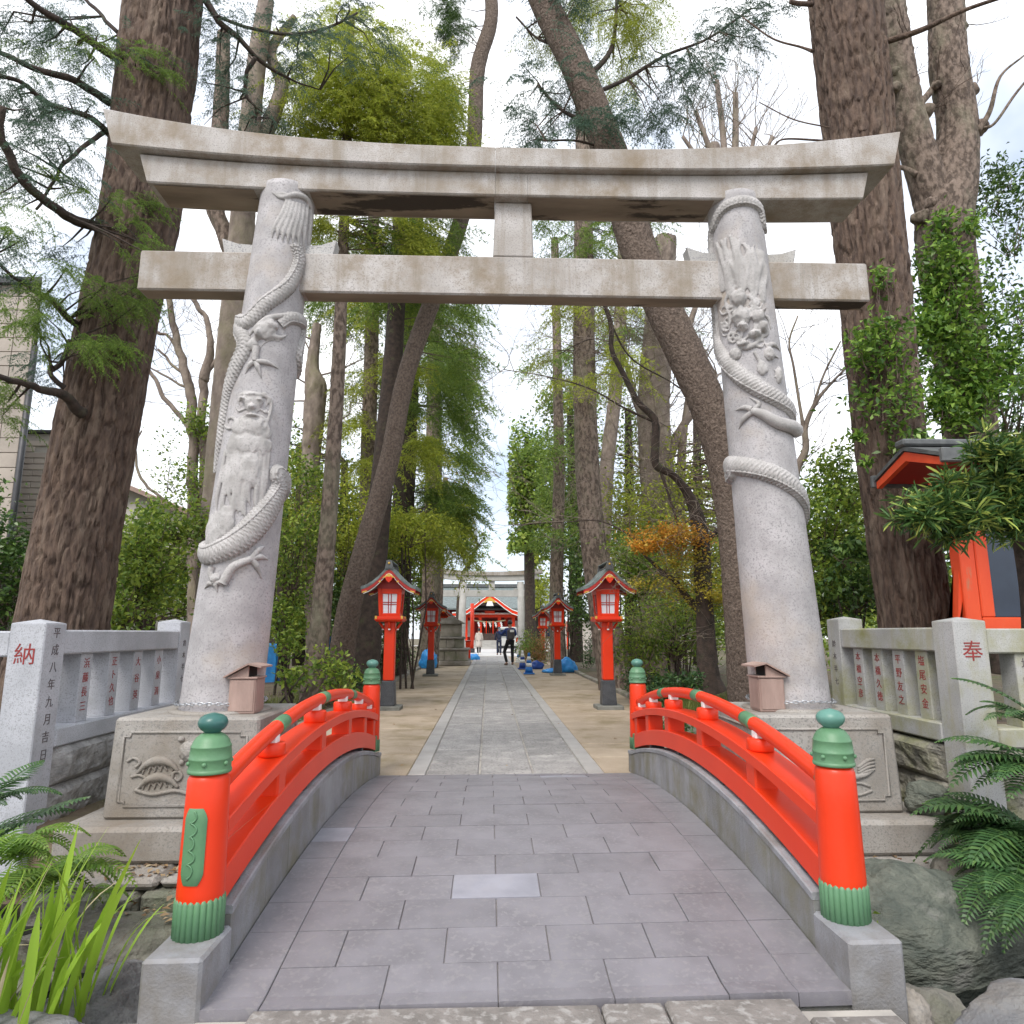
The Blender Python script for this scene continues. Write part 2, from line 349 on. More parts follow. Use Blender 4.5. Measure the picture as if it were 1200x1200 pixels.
def spline(p, n=12):
    p = np.asarray(p, float)
    if len(p) == 2: return p[0] + (p[1] - p[0]) * np.linspace(0, 1, n)[:, None]
    q = np.vstack([2 * p[0] - p[1], p, 2 * p[-1] - p[-2]]); out = []
    for i in range(1, len(q) - 2):
        t = np.linspace(0, 1, n, endpoint=False)[:, None]; a, b, c, d = q[i - 1], q[i], q[i + 1], q[i + 2]
        out.append(.5 * (2 * b + (c - a) * t + (2 * a - 5 * b + 4 * c - d) * t ** 2 + (3 * b - a - 3 * c + d) * t ** 3))
    out.append(p[-1:]); return np.vstack(out)
_tab = np.random.RandomState(7).rand(65536)
def vnoise(p, seed=0):
    p = np.asarray(p, float); i = np.floor(p).astype(np.int64); f = p - i; f = f * f * (3 - 2 * f); r = 0
    for dx in (0, 1):
        for dy in (0, 1):
            for dz in (0, 1):
                h = ((i[..., 0] + dx) * 73856093) ^ ((i[..., 1] + dy) * 19349663) ^ ((i[..., 2] + dz) * 83492791) ^ (seed * 2654435)
                w = (f[..., 0] if dx else 1 - f[..., 0]) * (f[..., 1] if dy else 1 - f[..., 1]) * (f[..., 2] if dz else 1 - f[..., 2])
                r = r + w * _tab[(h ^ (h >> 13)) & 65535]
    return r
def fbm(p, o=4, seed=0):
    p = np.asarray(p, float); s = 0; a = .5; t = 0
    for k in range(o): s = s + a * vnoise(p * 2 ** k, seed + k); t += a; a *= .5
    return s / t
def ico(sub=4):
    b = bmesh.new(); bmesh.ops.create_icosphere(b, subdivisions=sub, radius=1); v = np.array([x.co[:] for x in b.verts]); f = np.array([[x.index for x in q.verts] for q in b.faces]); b.free(); return v, f
ICO4, ICO3, ICO5 = ico(4), ico(3), ico(5)
def rock_verts(c, size, seed, sub=4, rough=.35, flat=0, cut=None):
    v, f = (ICO5 if sub == 5 else ICO4 if sub == 4 else ICO3); v = v.copy()
    n = fbm(v * 1.3 + seed * 3.1, 3, seed) - .5; d = 1 + rough * 2.0 * n + .12 * (fbm(v * 5 + seed, 3, seed + 9) - .5)
    rs = np.random.RandomState(seed)
    v = v * d[:, None]
    for _ in range(9):                       # planar facets
        k = rs.randn(3); k /= np.linalg.norm(k); h = .62 + .3 * rs.rand(); o = v @ k - h; v = v - np.maximum(o, 0)[:, None] * k * .85
    v = v * (1 + .16 * (fbm(v * 3.5 + seed, 4, seed + 4) - .5) - .10 * np.abs(fbm(v * [2, 2, 5] + seed, 3, seed + 6) - .5) + .06 * (fbm(v * 12, 3, seed + 8) - .5))[:, None]
    return v * np.asarray(size) + np.asarray(c), f
rs = np.random.RandomState(11)
X0 = .18                                    # axis of path, bridge and gate
def sstep(a, b, x): t = np.clip((x - a) / (b - a), 0, 1); return t * t * (3 - 2 * t)

# ------------------------------------------------------------------ ground, pond, path
def ground_z(x, y):
    d = np.abs(x - .15)
    z = np.full(np.shape(x), -.045)
    # raised planting ground behind the stone fences, sinking to the forest floor
    up = sstep(3.45, 3.6, d) * sstep(5.45, 5.6, y) * (.42 - .37 * sstep(7.5, 11, y))
    fl = sstep(2.75, 3.1, d) * sstep(7.8, 9, y) * .09
    z = z + np.maximum(up, fl)
    und = (fbm(np.stack([x * .5, y * .5, 0 * x], -1), 3, 5) - .5) * .22 * sstep(3.1, 4.5, d) * sstep(8, 10, y)
    z = z + und
    pond = sstep(2.35, 2.75, y + .18 * np.sin(x * 2.1)) * (1 - sstep(5.2, 5.42, y)) * (1 - sstep(9.5, 11, d))
    return z * (1 - pond) - .95 * pond
gx = np.concatenate([np.linspace(-90, -9, 14, endpoint=False), np.linspace(-9, 9, 121), np.linspace(9, 90, 15)[1:]])
gy = np.concatenate([np.linspace(-30, -1, 6, endpoint=False), np.linspace(-1, 16, 125), np.linspace(16, 40, 49)[1:], np.linspace(40, 160, 18)[1:]])
GX, GY = np.meshgrid(gx, gy); GZ = ground_z(GX, GY)
o = obj('ground', np.stack([GX, GY, GZ], -1).reshape(-1, 3), grid_faces(len(gy), len(gx), closed=False), 'soil', smooth=True); tag(o, kind='structure')
v = np.array([[-10, 2.0, -.52], [10, 2.0, -.52], [10, 5.6, -.52], [-10, 5.6, -.52]])
o = obj('pond_water', v, [[0, 1, 2, 3]], 'water'); tag(o, kind='structure')

XL, XR = -.772, 1.14
path = obj('stone_path', *cbox((XL, 6.98, -.12), (XR, 62, -.012), .004), 'joint'); tag(path, kind='structure')
for sx in (0, 1):
    a, b = (XL, XL + .165) if sx == 0 else (XR - .165, XR); y = 6.96; k = 0
    while y < 44:
        ln = 1.15 + .25 * rs.rand(); MB().box((a, y, -.10), (b, y + ln - .008, .006 + .003 * rs.rand()), .006).build('border_stone', 'slab_edge', path); y += ln; k += 1
cw = (XR - XL - .33) / 3
for c in range(3):
    y = 6.97 - .3 * c; a = XL + .165 + c * cw
    y = 6.97; first = True
    while y < 40:
        ln = (.55 + .25 * c if first else .72 + .55 * rs.rand()); first = False; h = .008 * rs.rand()
        MB().box((a + .010, y + .009, -.10), (a + cw - .010, y + ln - .009, h), .012).build('path_slab', 'slab', path); y += ln
# tan paving on both sides of the path
for sgn, a, b in ((-1, -2.62, XL - .008), (1, XR + .008, 2.98)):
    sd = obj('side_pavement', *cbox((a, 6.9, -.14), (b, 46, -.03), .004), 'joint'); tag(sd, kind='structure')
    y = 6.95
    while y < 40:
        ln = .9 + .5 * rs.rand(); MB().box((a + .004, y + .002, -.12), (b - .004, y + ln - .010, -.014 + .009 * rs.rand()), .010).build('paving_slab', 'side', sd); y += ln
    ke = obj('kerb', *cbox((b if sgn > 0 else a - .16, 8.3, -.14), ((b + .16) if sgn > 0 else a, 46, -.02), .004), 'joint'); tag(ke, kind='structure')
    y = 8.3
    while y < 34:
        ln = .7 + .4 * rs.rand(); x = b + .003 if sgn > 0 else a - .157; h = .05 + .03 * rs.rand()
        MB().box((x, y, -.10), (x + .154, y + ln - .012, h), .015).build('kerb_stone', 'kerb', ke); y += ln
o = obj('plaza_pavement', *cbox((-14, 42, -.2), (14, 110, .004), .004), 'plaza'); tag(o, kind='structure')

# approach in front of the bridge
ap = obj('approach_pavement', *cbox((-1.32, -4, -.2), (1.52, 2.80, -.04), .004), 'joint'); tag(ap, kind='structure')
y = 2.60
MB().box((-.86, 2.42, -.16), (.42, 2.815, -.010), .012).build('kerb_slab', 'apron', ap)
MB().box((.428, 2.42, -.16), (.66, 2.822, -.010), .012).build('kerb_slab', 'apron', ap)
MB().box((.668, 2.42, -.16), (1.16, 2.835, -.010), .012).build('kerb_slab', 'apron', ap)
MB().box((1.168, 2.40, -.16), (1.5, 2.72, -.016), .012).build('kerb_slab', 'apron', ap)
MB().box((-1.3, 2.40, -.16), (-.868, 2.70, -.016), .012).build('kerb_slab', 'apron', ap)
y = -3.5
while y < 2.3:
    for x in (-1.3, -.46, .38):
        MB().box((x, y, -.16), (x + .832, min(y + .842, 2.415), -.012 + .004 * rs.rand()), .01).build('paving_slab', 'slab', ap)
    y += .85

# ------------------------------------------------------------------ stone bridge
BYC, BH = 4.97, 2.0
HW = 1.235
def skew(p): return np.array([p[0], p[1] + .025 * (p[0] - X0), p[2]])
def tt(y): return np.clip(1 - ((y - BYC) / BH) ** 2, -.05, 1)
def deck(y): return .002 + .138 * tt(y)
def wtop(y): return .205 + .24 * tt(y)
br = thing('stone_bridge', 'low arched stone bridge paved in grey slabs, between red railings', 'bridge', (X0, BYC, -.5))
def arcbox(xa, xb, ya, yb, zlo, zhi, n=10, b=.006):
    """bar that follows the arch: zlo, zhi functions of y; small chamfer on the long top edges"""
    ys = np.linspace(ya, yb, n); v = []; k = 6
    for y in ys:
        a, t = zlo(y), zhi(y)
        v += [(xa, y, a), (xb, y, a), (xb, y, t - b), (xb - b, y, t), (xa + b, y, t), (xa, y, t - b)]
    f = grid_faces(n, k).tolist() + [list(range(k)), list(range(n * k - 1, (n - 1) * k - 1, -1))]
    return np.array([skew(p) for p in v]), f
obj('arch_slab', *arcbox(X0 - HW - .19, X0 + HW + .19, BYC - BH - .125, BYC + BH + .1, lambda y: -.25 + .12 * tt(y), lambda y: deck(y) - .03, 24), 'bridge_wall', br)
obj('mortar_bed', *arcbox(X0 - HW - .003, X0 + HW + .003, BYC - BH - .118, BYC + BH - .004, lambda y: deck(y) - .028, lambda y: deck(y) - .011, 40), 'joint', br)
row = 0; y = BYC - BH - .14
while y < BYC + BH - .02:
    dy = .262; off = .27 if row % 2 else 0.0
    xs = [X0 - HW + .004]
    x = X0 - HW + .22 + .44
    if row % 2 == 0: xs.append(X0 - HW + .22)
    else: xs.append(X0 - HW + .22); x = X0 - HW + .22 + .22
    while x < X0 + HW - .32:
        if x - xs[-1] > .1: xs.append(x)
        x += .44
    xs += [X0 + HW - .22, X0 + HW - .004]
    for a, b in zip(xs[:-1], xs[1:]):
        h = .0022 * rs.randn()
        yb = min(y + dy, BYC + BH)
        v, f = arcbox(a + .0016, b - .0016, y + .0016, yb - .0016, lambda q: deck(q) - .05, lambda q: deck(q) + h * .6, 4, .003)
        obj('paver', v, f, 'deck_light' if rs.rand() < .035 else 'deck', br)
    y += dy; row += 1
for sg in (-1, 1):
    xi = X0 + sg * HW; xo = X0 + sg * (HW + .195); xa, xb = min(xi, xo), max(xi, xo)
    ys = [BYC - BH + .16, BYC - BH + .62, 3.95, 4.6, 5.25, 5.85, 6.4, BYC + BH + .15]
    for a, b in zip(ys[:-1], ys[1:]):
        e = .022 if sg < 0 else -.022
        obj('wall_block', *arcbox(xa, xb, a + .0015, b - .0015, lambda q: -.3, lambda q: wtop(q) - .034, 6, .003), 'bridge_wall', br)
    ys = [BYC - BH + .16, 4.0, 5.0, 6.0, BYC + BH + .15]
    for a, b in zip(ys[:-1], ys[1:]):
        obj('capstone', *arcbox(xa - .006, xb + .006, a + .0015, b - .0015, lambda q: wtop(q) - .032, lambda q: wtop(q), 8, .006), 'bridge_cap', br)
    # end block carrying the near post
    e0 = BYC - BH - .15
    zt = wtop(BYC - BH + .16) - .07
    MB().box((xa - .012, e0, -.4), (xb + .012, BYC - BH + .157, zt), .012, fn=skew).build('end_block', 'bridge_cap', br)

# ------------------------------------------------------------------ red railings
def fin_profile():
    bell = [(.001, .783), (.084, .783), (.0865, .787), (.0865, .797), (.084, .7985), (.0835, .800), (.083, .835), (.0845, .837), (.0845, .843), (.0825, .845), (.0815, .865), (.079, .884), (.0802, .886), (.0796, .890), (.077, .892), (.071, .908), (.060, .924), (.046, .935), (.034, .941), (.001, .942)]
    ball = [(.001, .936), (.030, .938), (.033, .944), (.048, .955), (.057, .968), (.060, .980), (.058, .990), (.051, 1.002), (.037, 1.012), (.017, 1.018), (.006, 1.021), (.001, 1.0215)]
    return bell, ball
def railing(sg, label):
    xc = X0 + sg * (HW + .098)
    rl = thing('bridge_railing', label, 'railing', (xc, BYC, .2), 'red railings of the bridge')
    def sk(p): return skew(p)
    y0, y1 = BYC - BH + .08, BYC + BH + .06
    for iy, y in enumerate((y0, y1)):
        z0 = .150 if iy == 0 else .222
        c = skew((xc, y, 0)); dz = z0 - .15
        r0, r1 = .091, .080
        pr = [(.001, .15), (r0, .15), (r0, .34), (r1 + .006, .60), (r1 + .002, .755), (r1 - .004, .772), (r1 - .018, .785), (.001, .786)]
        po = MB().lathe([(a, b + dz) for a, b in pr], (c[0], c[1], 0), 40).build('post', 'red', rl, True)
        be, ba = fin_profile()
        fi = MB().lathe([(a, b + dz) for a, b in be], (c[0], c[1], 0), 40).build('finial_cap', 'green', po, True)
        MB().lathe([(a, b + dz) for a, b in ba], (c[0], c[1], 0), 32).build('finial_ball', 'green_dark' if (sg < 0 and iy == 0) else 'green_ball', po, True)
        mb = MB()
        for k in range(6):
            a = k * math.pi / 3 + .62
            v, f = ICO3; obj('rivet', v * .0095 + np.array([c[0] + .084 * math.cos(a), c[1] + .084 * math.sin(a), .824 + dz]), f, 'green', po, True)
        # green sleeve of upright staves with scalloped tops
        n = 24; mb = MB(); h = .165 if iy == 0 else .11
        for k in range(n):
            a = 2 * math.pi * k / n; q = np.array([math.cos(a), math.sin(a), 0]) ; rr = .0150
            p0 = np.array([c[0], c[1], 0]) + q * .0835
            mb.tube([p0 + [0, 0, z0 - .001], p0 + [0, 0, z0 + h - .012], p0 + [0, 0, z0 + h - .004] - q * .003, p0 + [0, 0, z0 + h] - q * .008], [rr, rr, rr * .8, rr * .35], 8)
        mb.build('sleeve', 'green', po, True)
        # inscribed plaque on the outer face of the left near post
        if sg < 0 and iy == 0:
            mb = MB(); a0 = R(264); hw_ = .046
            pts = []
            za, zb = .375, .66; nn = 15; mm = 9
            V = []
            for i in range(nn):
                z = za + (zb - za) * i / (nn - 1); e = min(i, nn - 1 - i); w = hw_ * (.62 if e == 0 else .86 if e == 1 else 1)
                rad = np.interp(z, [p[1] for p in pr[2:5]], [p[0] for p in pr[2:5]])
                for j in range(mm):
                    u = (j / (mm - 1) * 2 - 1) * w; a = a0 + u / rad; q = rad + (.011 if 0 < j < mm - 1 and 0 < i < nn - 1 else .004)
                    V.append((c[0] + q * math.cos(a), c[1] + q * math.sin(a), z))
            pl = obj('plaque', np.array(V), grid_faces(nn, mm, closed=False), 'green', po, True)
            mb = MB(); rr = np.random.RandomState(5)       # flowing cursive line cast on the plaque
            zs = np.linspace(.645, .395, 60); u = .012 * np.sin(np.linspace(0, 31, 60)) * (.6 + .6 * np.abs(np.sin(np.linspace(0, 7, 60)))); z2 = zs + .007 * np.cos(np.linspace(0, 31, 60))
            P = []
            for z, uu in zip(z2, u):
                rad = np.interp(z, [p[1] for p in pr[2:5]], [p[0] for p in pr[2:5]]) + .0125; a = a0 + uu / rad
                P.append((c[0] + rad * math.cos(a), c[1] + rad * math.sin(a), z))
            mb.tube(P, .0038, 6).build('cursive_inscription', 'green', pl, True)
    def bar(name, half, lo, hi, mat='red', b=.006, ya=y0 + .03, yb=y1 - .03):
        v, f = arcbox(xc - half, xc + half, ya, yb, lo, hi, 26, b); return obj(name, v, f, mat, rl)
    bar('bottom_beam', .072, lambda y: .232 + .240 * tt(y), lambda y: .360 + .240 * tt(y))
    bar('middle_beam', .082, lambda y: .510 + .200 * tt(y), lambda y: .572 + .198 * tt(y))
    ys = np.linspace(y0 + .07, y1 - .06, 40); zc = .705 + .235 * tt(ys)
    P = np.array([skew((xc, a, b)) for a, b in zip(ys, zc - .036)])
    MB().tube(P, .040, 14).build('handrail', 'red', rl, True)
    for y in (4.02, 5.0, 6.0):                                  # green metal joints on the handrail
        q = np.linspace(y - .07, y + .07, 6); zc = .705 + .235 * tt(q) - .036
        MB().tube(np.array([skew((xc, a, b)) for a, b in zip(q, zc)]), .0425, 14).build('rail_band', 'green', rl, True)
    q = np.linspace(y0 + .06, y0 + .11, 3)
    MB().tube(np.array([skew((xc, a, .705 + .235 * tt(a) - .036)) for a in q]), .044, 14).build('rail_band', 'green', rl, True)
    MB().box((xc - .078, y1 - .10, .222), (xc + .078, y1 - .035, .372), .006, fn=skew).build('end_shoe', 'green', rl)
    for k, y in enumerate((3.88, 4.80, 5.68, 6.38, y1 - .16)):      # struts, rounded bearing heads, white corbels
        a, b_, h = .36 + .24 * tt(y) - .02, .51 + .20 * tt(y) + .01, .665 + .235 * tt(y)
        w = .066
        MB().box((xc - w, y - w, a), (xc + w, y + w, b_), .01, fn=skew).build('strut', 'red', rl)
        mt = .572 + .198 * tt(y) - .004
        top = .705 + .235 * tt(y) - .072
        c = skew((xc, y, 0))
        MB().lathe([(.001, mt), (.068, mt), (.073, mt + .012), (.073, mt + (top - mt) * .66), (.066, mt + (top - mt) * .75), (.042, top - .022), (.001, top - .02)], (c[0], c[1], 0), 24).build('bearing_block', 'red', rl, True)
        MB().box((xc - .034, y - .034, top - .026), (xc + .034, y + .03, top + .022), .006, fn=skew).build('corbel', 'white', rl)
    for y in (3.3, 4.4, 5.4, 6.3):                         # small feet under the bottom beam
        MB().box((xc - .06, y - .03, wtop(y) - .004), (xc + .06, y + .03, .236 + .24 * tt(y)), .003, fn=skew).build('foot', 'darkmetal', rl)
railing(-1, 'vermilion bridge railing whose near post bears a green inscribed plaque')
railing(1, 'vermilion bridge railing without a plaque, on the traffic cone side')
# ------------------------------------------------------------------ great stone torii
YT = 6.0
to = thing('stone_torii', 'tall grey granite torii gate with dragons carved round both pillars', 'torii gate', (X0, YT, 0))
TZ = .735
PILL = {-1: (np.array([-2.235, YT, TZ]), np.array([-1.945, YT, 5.50])), 1: (np.array([2.605, YT, TZ]), np.array([2.375, YT, 5.50]))}
RB, RT_ = .325, .247
def pill_axis(s, t): a, b = PILL[s]; return a + (b - a) * np.asarray(t)[..., None]
def pill_r(t): return RB + (RT_ - RB) * np.asarray(t)
def pill_pt(s, ang, t, lift=0):
    """ang 0 faces the bridge (-Y), positive towards +X"""
    ang = np.asarray(ang, float); t = np.asarray(t, float)
    n = np.stack([np.sin(ang), -np.cos(ang), 0 * ang], -1)
    return pill_axis(s, t) + n * (pill_r(t) + lift)[..., None], n
def pill_hit(s, px, py):
    r = ray(px, py); a, b = PILL[s]; best = None
    tt_ = np.linspace(3, 11, 1600); P = CP + r[None] * tt_[:, None]
    h = (P[:, 2] - a[2]) / (b[2] - a[2]); ax = a + (b - a) * h[:, None]; d = np.hypot(P[:, 0] - ax[:, 0], P[:, 1] - ax[:, 1]) - (RB + (RT_ - RB) * h)
    i = np.where(d < 0)[0]; i = i[0] if len(i) else int(np.argmin(d))
    q = P[i] - ax[i]; return math.atan2(q[0], -q[1]), h[i]

# pillars
nu, nv = 72, 90
for s in (-1, 1):
    T = np.linspace(0, 1, nv); A = np.linspace(0, 2 * np.pi, nu, endpoint=False); TT, AA = np.meshgrid(T, A, indexing='ij')
    P, n = pill_pt(s, AA, TT)
    P = P + n * ((fbm(P * 3, 3, 3) - .5) * .008)[..., None]
    fc = grid_faces(nv, nu).tolist() + [list(range((nv - 1) * nu, nv * nu))]
    pil = obj('pillar', P.reshape(-1, 3), fc, 'pillar', to, True)
    PILL[(s, 'o')] = pil

# lintels
def curve(x, a): return a * np.abs((x - X0) / 3.7) ** 2.6
def lintel(name, x0t, x0b, x1t, x1b, zb, zt, ya, yb, ca, cb, mat, n=22, taper=0):
    V = []
    for i in range(n):
        u = i / (n - 1); xb_ = x0b + (x1b - x0b) * u; xt = x0t + (x1t - x0t) * u; lo, hi = zb + curve(xb_, cb), zt + curve(xt, ca); c = .012
        V += [(xb_, ya + c, lo), (xb_, ya, lo + c), (xt, ya - taper, hi - c), (xt, ya - taper + c, hi), (xt, yb - c, hi), (xt, yb, hi - c), (xb_, yb, lo + c), (xb_, yb - c, lo)]
    f = grid_faces(n, 8).tolist() + [list(range(8)), list(range(8 * n - 1, 8 * n - 9, -1))]
    return obj(name, np.array(V), f, mat, to)
g_ = .0012
lintel('top_lintel', -3.615, -3.50, .038 - g_, .038 - g_, 5.645, 5.855, 5.72, 6.28, .29, .15, 'lintel')
lintel('top_lintel', .038 + g_, .038 + g_, 3.945, 3.855, 5.645, 5.855, 5.72, 6.28, .26, .12, 'lintel')
lintel('lower_lintel', -3.275, -3.19, .038 - g_, .038 - g_, 5.405, 5.647, 5.80, 6.20, .13, .075, 'lintel')
lintel('lower_lintel', .038 + g_, .038 + g_, .345 - g_, .345 - g_, 5.406, 5.646, 5.802, 6.198, 0, 0, 'lintel', 3)
lintel('lower_lintel', .345 + g_, .345 + g_, 3.635, 3.565, 5.405, 5.647, 5.80, 6.20, .11, .06, 'lintel')
for a, b in ((-3.14, -2.215), (-1.70, .03), (.35, 2.13), (2.645, 3.50)):
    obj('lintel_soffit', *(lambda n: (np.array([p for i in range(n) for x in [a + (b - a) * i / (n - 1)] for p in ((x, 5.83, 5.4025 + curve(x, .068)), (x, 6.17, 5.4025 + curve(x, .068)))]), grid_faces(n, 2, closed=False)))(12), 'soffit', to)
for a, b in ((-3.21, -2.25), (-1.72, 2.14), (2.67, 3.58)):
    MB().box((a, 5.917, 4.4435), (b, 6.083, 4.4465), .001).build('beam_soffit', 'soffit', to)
MB().box((-3.235, 5.90, 4.447), (3.60, 6.10, 4.838), .014).build('tie_beam', 'lintel', to)
MB().box((.02, 5.905, 4.84), (.405, 6.095, 5.404), .012, fn=lambda p: np.array([p[0] + (.2125 - p[0]) * .10 * (p[2] - 4.84) / .56, p[1], p[2]])).build('centre_strut', 'lintel', to)
for s in (-1, 1):
    for e in (-1, 1):
        c = pill_axis(s, np.array((4.9 - TZ) / 4.77)); xa = c[0] + e * .235; xb = c[0] + e * .50
        MB().prism([(xa, 4.84), (xb, 4.84), (xb + e * .03, 4.985), (xa + (xb - xa) * .55, 4.935), (xa, 4.925)], 5.93, 6.07, 1).build('wedge', 'granite', to)

# pedestals with framed relief panels
PED = {-1: (-2.83, -1.745), 1: (2.105, 3.185)}
PY0, PY1, PZ = 5.48, 6.56, .715
for s in (-1, 1):
    xa, xb = PED[s]; cx = (xa + xb) / 2
    def tap(p): k = (PZ - p[2]) * .055; return np.array([p[0] + (p[0] - cx) * k, p[1] + (p[1] - 6.02) * k, p[2]])
    pd = MB().box((xa, PY0, -.01), (xb, PY1, PZ), .02, fn=tap).build('pedestal', 'plinth', to)
    MB().lathe([(.01, PZ - .01), (.40, PZ - .01), (.405, PZ + .008), (.385, PZ + .022), (.01, PZ + .025)], (PILL[s][0][0], YT, 0), 48).build('pillar_foot', 'plinth', pd, True)
    # raised frame border and notched panel line on the front face
    def fy(z): return tap(np.array([cx, PY0, z]))[1]
    w = (xb - xa); L0, L1, B0, B1 = xa + .085, xb - .085, .085, PZ - .105; nt_ = .045
    loop = [(L0 + nt_, B1), (L1 - nt_, B1), (L1 - nt_, B1 - nt_ * .7), (L1, B1 - nt_ * .7), (L1, B0 + nt_ * .7), (L1 - nt_, B0 + nt_ * .7), (L1 - nt_, B0), (L0 + nt_, B0), (L0 + nt_, B0 + nt_ * .7), (L0, B0 + nt_ * .7), (L0, B1 - nt_ * .7), (L0 + nt_, B1 - nt_ * .7), (L0 + nt_, B1)]
    MB().tube([(a, fy(b) - .002, b) for a, b in loop], .011, 6).build('panel_moulding', 'plinth', pd, True)
    side = xb if s < 0 else xa
    sxx = lambda z: tap(np.array([side, 6, z]))[0] + (-s) * .002
    lp = [(PY0 + .10, B1), (PY1 - .10, B1), (PY1 - .10, B0), (PY0 + .10, B0), (PY0 + .10, B1)]
    MB().tube([(sxx(b), a, b) for a, b in lp], .010, 6).build('panel_moulding', 'plinth', pd, True)
    mb = MB()
    def st(pts, r, k=7, n=8):
        q = spline([at(x, y, PY0) for x, y in pts], n); z = q[:, 2]; q[:, 1] = np.array([fy(v_) for v_ in z]) - .004
        rr = np.interp(np.linspace(0, 1, len(q)), np.linspace(0, 1, len(r)), r) if hasattr(r, '__len__') else np.full(len(q), r)
        mb.tube(q, rr * 1.45, k)
    if s < 0:   # breaking waves and a tortoise
        for y0_, sc in ((898, 1), (917, 1.0)):
            st([(162, y0_ + 8), (172, y0_ - 2), (186, y0_ - 7), (200, y0_ - 4), (210, y0_ + 5)], [.006, .018, .026, .018, .008])
            for k in range(4):
                st([(168 + 7 * k, y0_ + 9 - k), (171 + 7 * k, y0_ + 1 - k), (178 + 7 * k, y0_ - 1 - k), (183 + 7 * k, y0_ + 5)], [.004, .009, .009, .004])
        st([(203, 912), (205, 905), (211, 904), (214, 909), (210, 914), (206, 911)], .008)
        st([(155, 910), (165, 908), (175, 913)], .008); st([(160, 925), (180, 930), (205, 926), (222, 929)], .010)
        st([(150, 892), (158, 888), (165, 893), (160, 899)], .008)
        v, f = ICO4; c = at(224, 880, PY0); c[1] = fy(c[2]) - .004
        vv = v * np.array([.085, .035, .075]); hx = np.cos(vv[:, 0] * 120) * np.cos(vv[:, 2] * 120); mb.add(vv * (1 + .05 * np.sign(hx))[:, None] + c, f)
        for x, y, a, b in ((213, 866, .026, .022), (214, 893, .02, .024), (236, 894, .022, .02), (238, 868, .02, .018)):
            c = at(x, y, PY0); c[1] = fy(c[2]) - .002; mb.add(v * np.array([a, .024, b]) + c, f)
    else:       # a crane flying over low water lines
        st([(905, 882), (925, 892), (950, 905), (985, 911), (1010, 908), (1022, 902)], [.004, .014, .022, .022, .014, .006])
        for k in range(4): st([(1004, 908 - 3 * k), (1015, 903 - 4 * k), (1024, 901 - 4 * k)], [.008, .011, .005])
        for k in range(4): st([(915, 887 + 5 * k), (940, 897 + 6 * k), (965, 903 + 5 * k)], [.004, .012, .006])
        st([(920, 930), (960, 926), (1000, 931), (1020, 926)], .007); st([(985, 918), (1005, 917), (1018, 921)], .007)
    mb.build('relief_carving', 'plinth', pd, True)

# ------------------------------------------------------------------ dragons carved round the pillars
def to_at(s, pts):
    """photo points (x, y) or ('a', angle_deg, t) -> angle, t arrays"""
    o = []
    for p in pts:
        if p[0] == 'a': o.append((R(p[1]), p[2]))
        else: o.append(pill_hit(s, *p))
    return np.array(o)
def stroke(s, pts, rad, n=10, k=10, scales=0, lift=.25, flat=.75, ctr=8):
    at_ = spline(to_at(s, pts), n); A, T = at_[:, 0], at_[:, 1]
    m = len(A); rr = np.interp(np.linspace(0, 1, m), np.linspace(0, 1, len(rad)), rad) if hasattr(rad, '__len__') else np.full(m, rad)
    P, nn = pill_pt(s, A, T); P = P + nn * (rr * lift)[:, None]
    t = np.gradient(P, axis=0); t /= np.linalg.norm(t, axis=1)[:, None] + 1e-9; b = np.cross(t, nn); b /= np.linalg.norm(b, axis=1)[:, None] + 1e-9
    nn2 = np.cross(b, t)
    u = np.linspace(0, 2 * np.pi, k, endpoint=False)
    arc = np.concatenate([[0], np.cumsum(np.linalg.norm(np.diff(P, axis=0), axis=1))])
    d = np.zeros((m, k))
    if scales:
        ls = scales; rows = max(6, int(2 * np.pi * rr.mean() / ls)); bb = u / (2 * np.pi) * rows
        col = np.floor(bb); fr = bb - col - .5
        a = arc[:, None] / ls + .5 * (col % 2)[None] + .9 * (fr ** 2)[None] * 2
        d = (a - np.floor(a)) * ls * .42 - ls * .2
    V = P[:, None] + (rr[:, None] + d)[..., None] * (np.cos(u)[None, :, None] * b[:, None] + flat * np.sin(u)[None, :, None] * nn2[:, None])
    f = grid_faces(m, k).tolist() + [list(range(k)), list(range((m - 1) * k, m * k))]
    return V.reshape(-1, 3), f
def blob(mb, s, px, py, ru, rn, rv, lift=0., seed=0, rough=.12):
    A, T = pill_hit(s, px, py); p, n = pill_pt(s, np.array(A), np.array(T), lift); v, f = ICO4
    v = v * (1 + rough * 2 * (fbm(v * 2.6 + seed, 3, seed) - .5))[:, None]
    u = np.array([n[1], -n[0], 0]) * -1; ax = np.array([0, 0, 1.0])
    mb.add(p + v[:, :1] * ru * u + v[:, 1:2] * rn * n + v[:, 2:] * rv * ax, f)
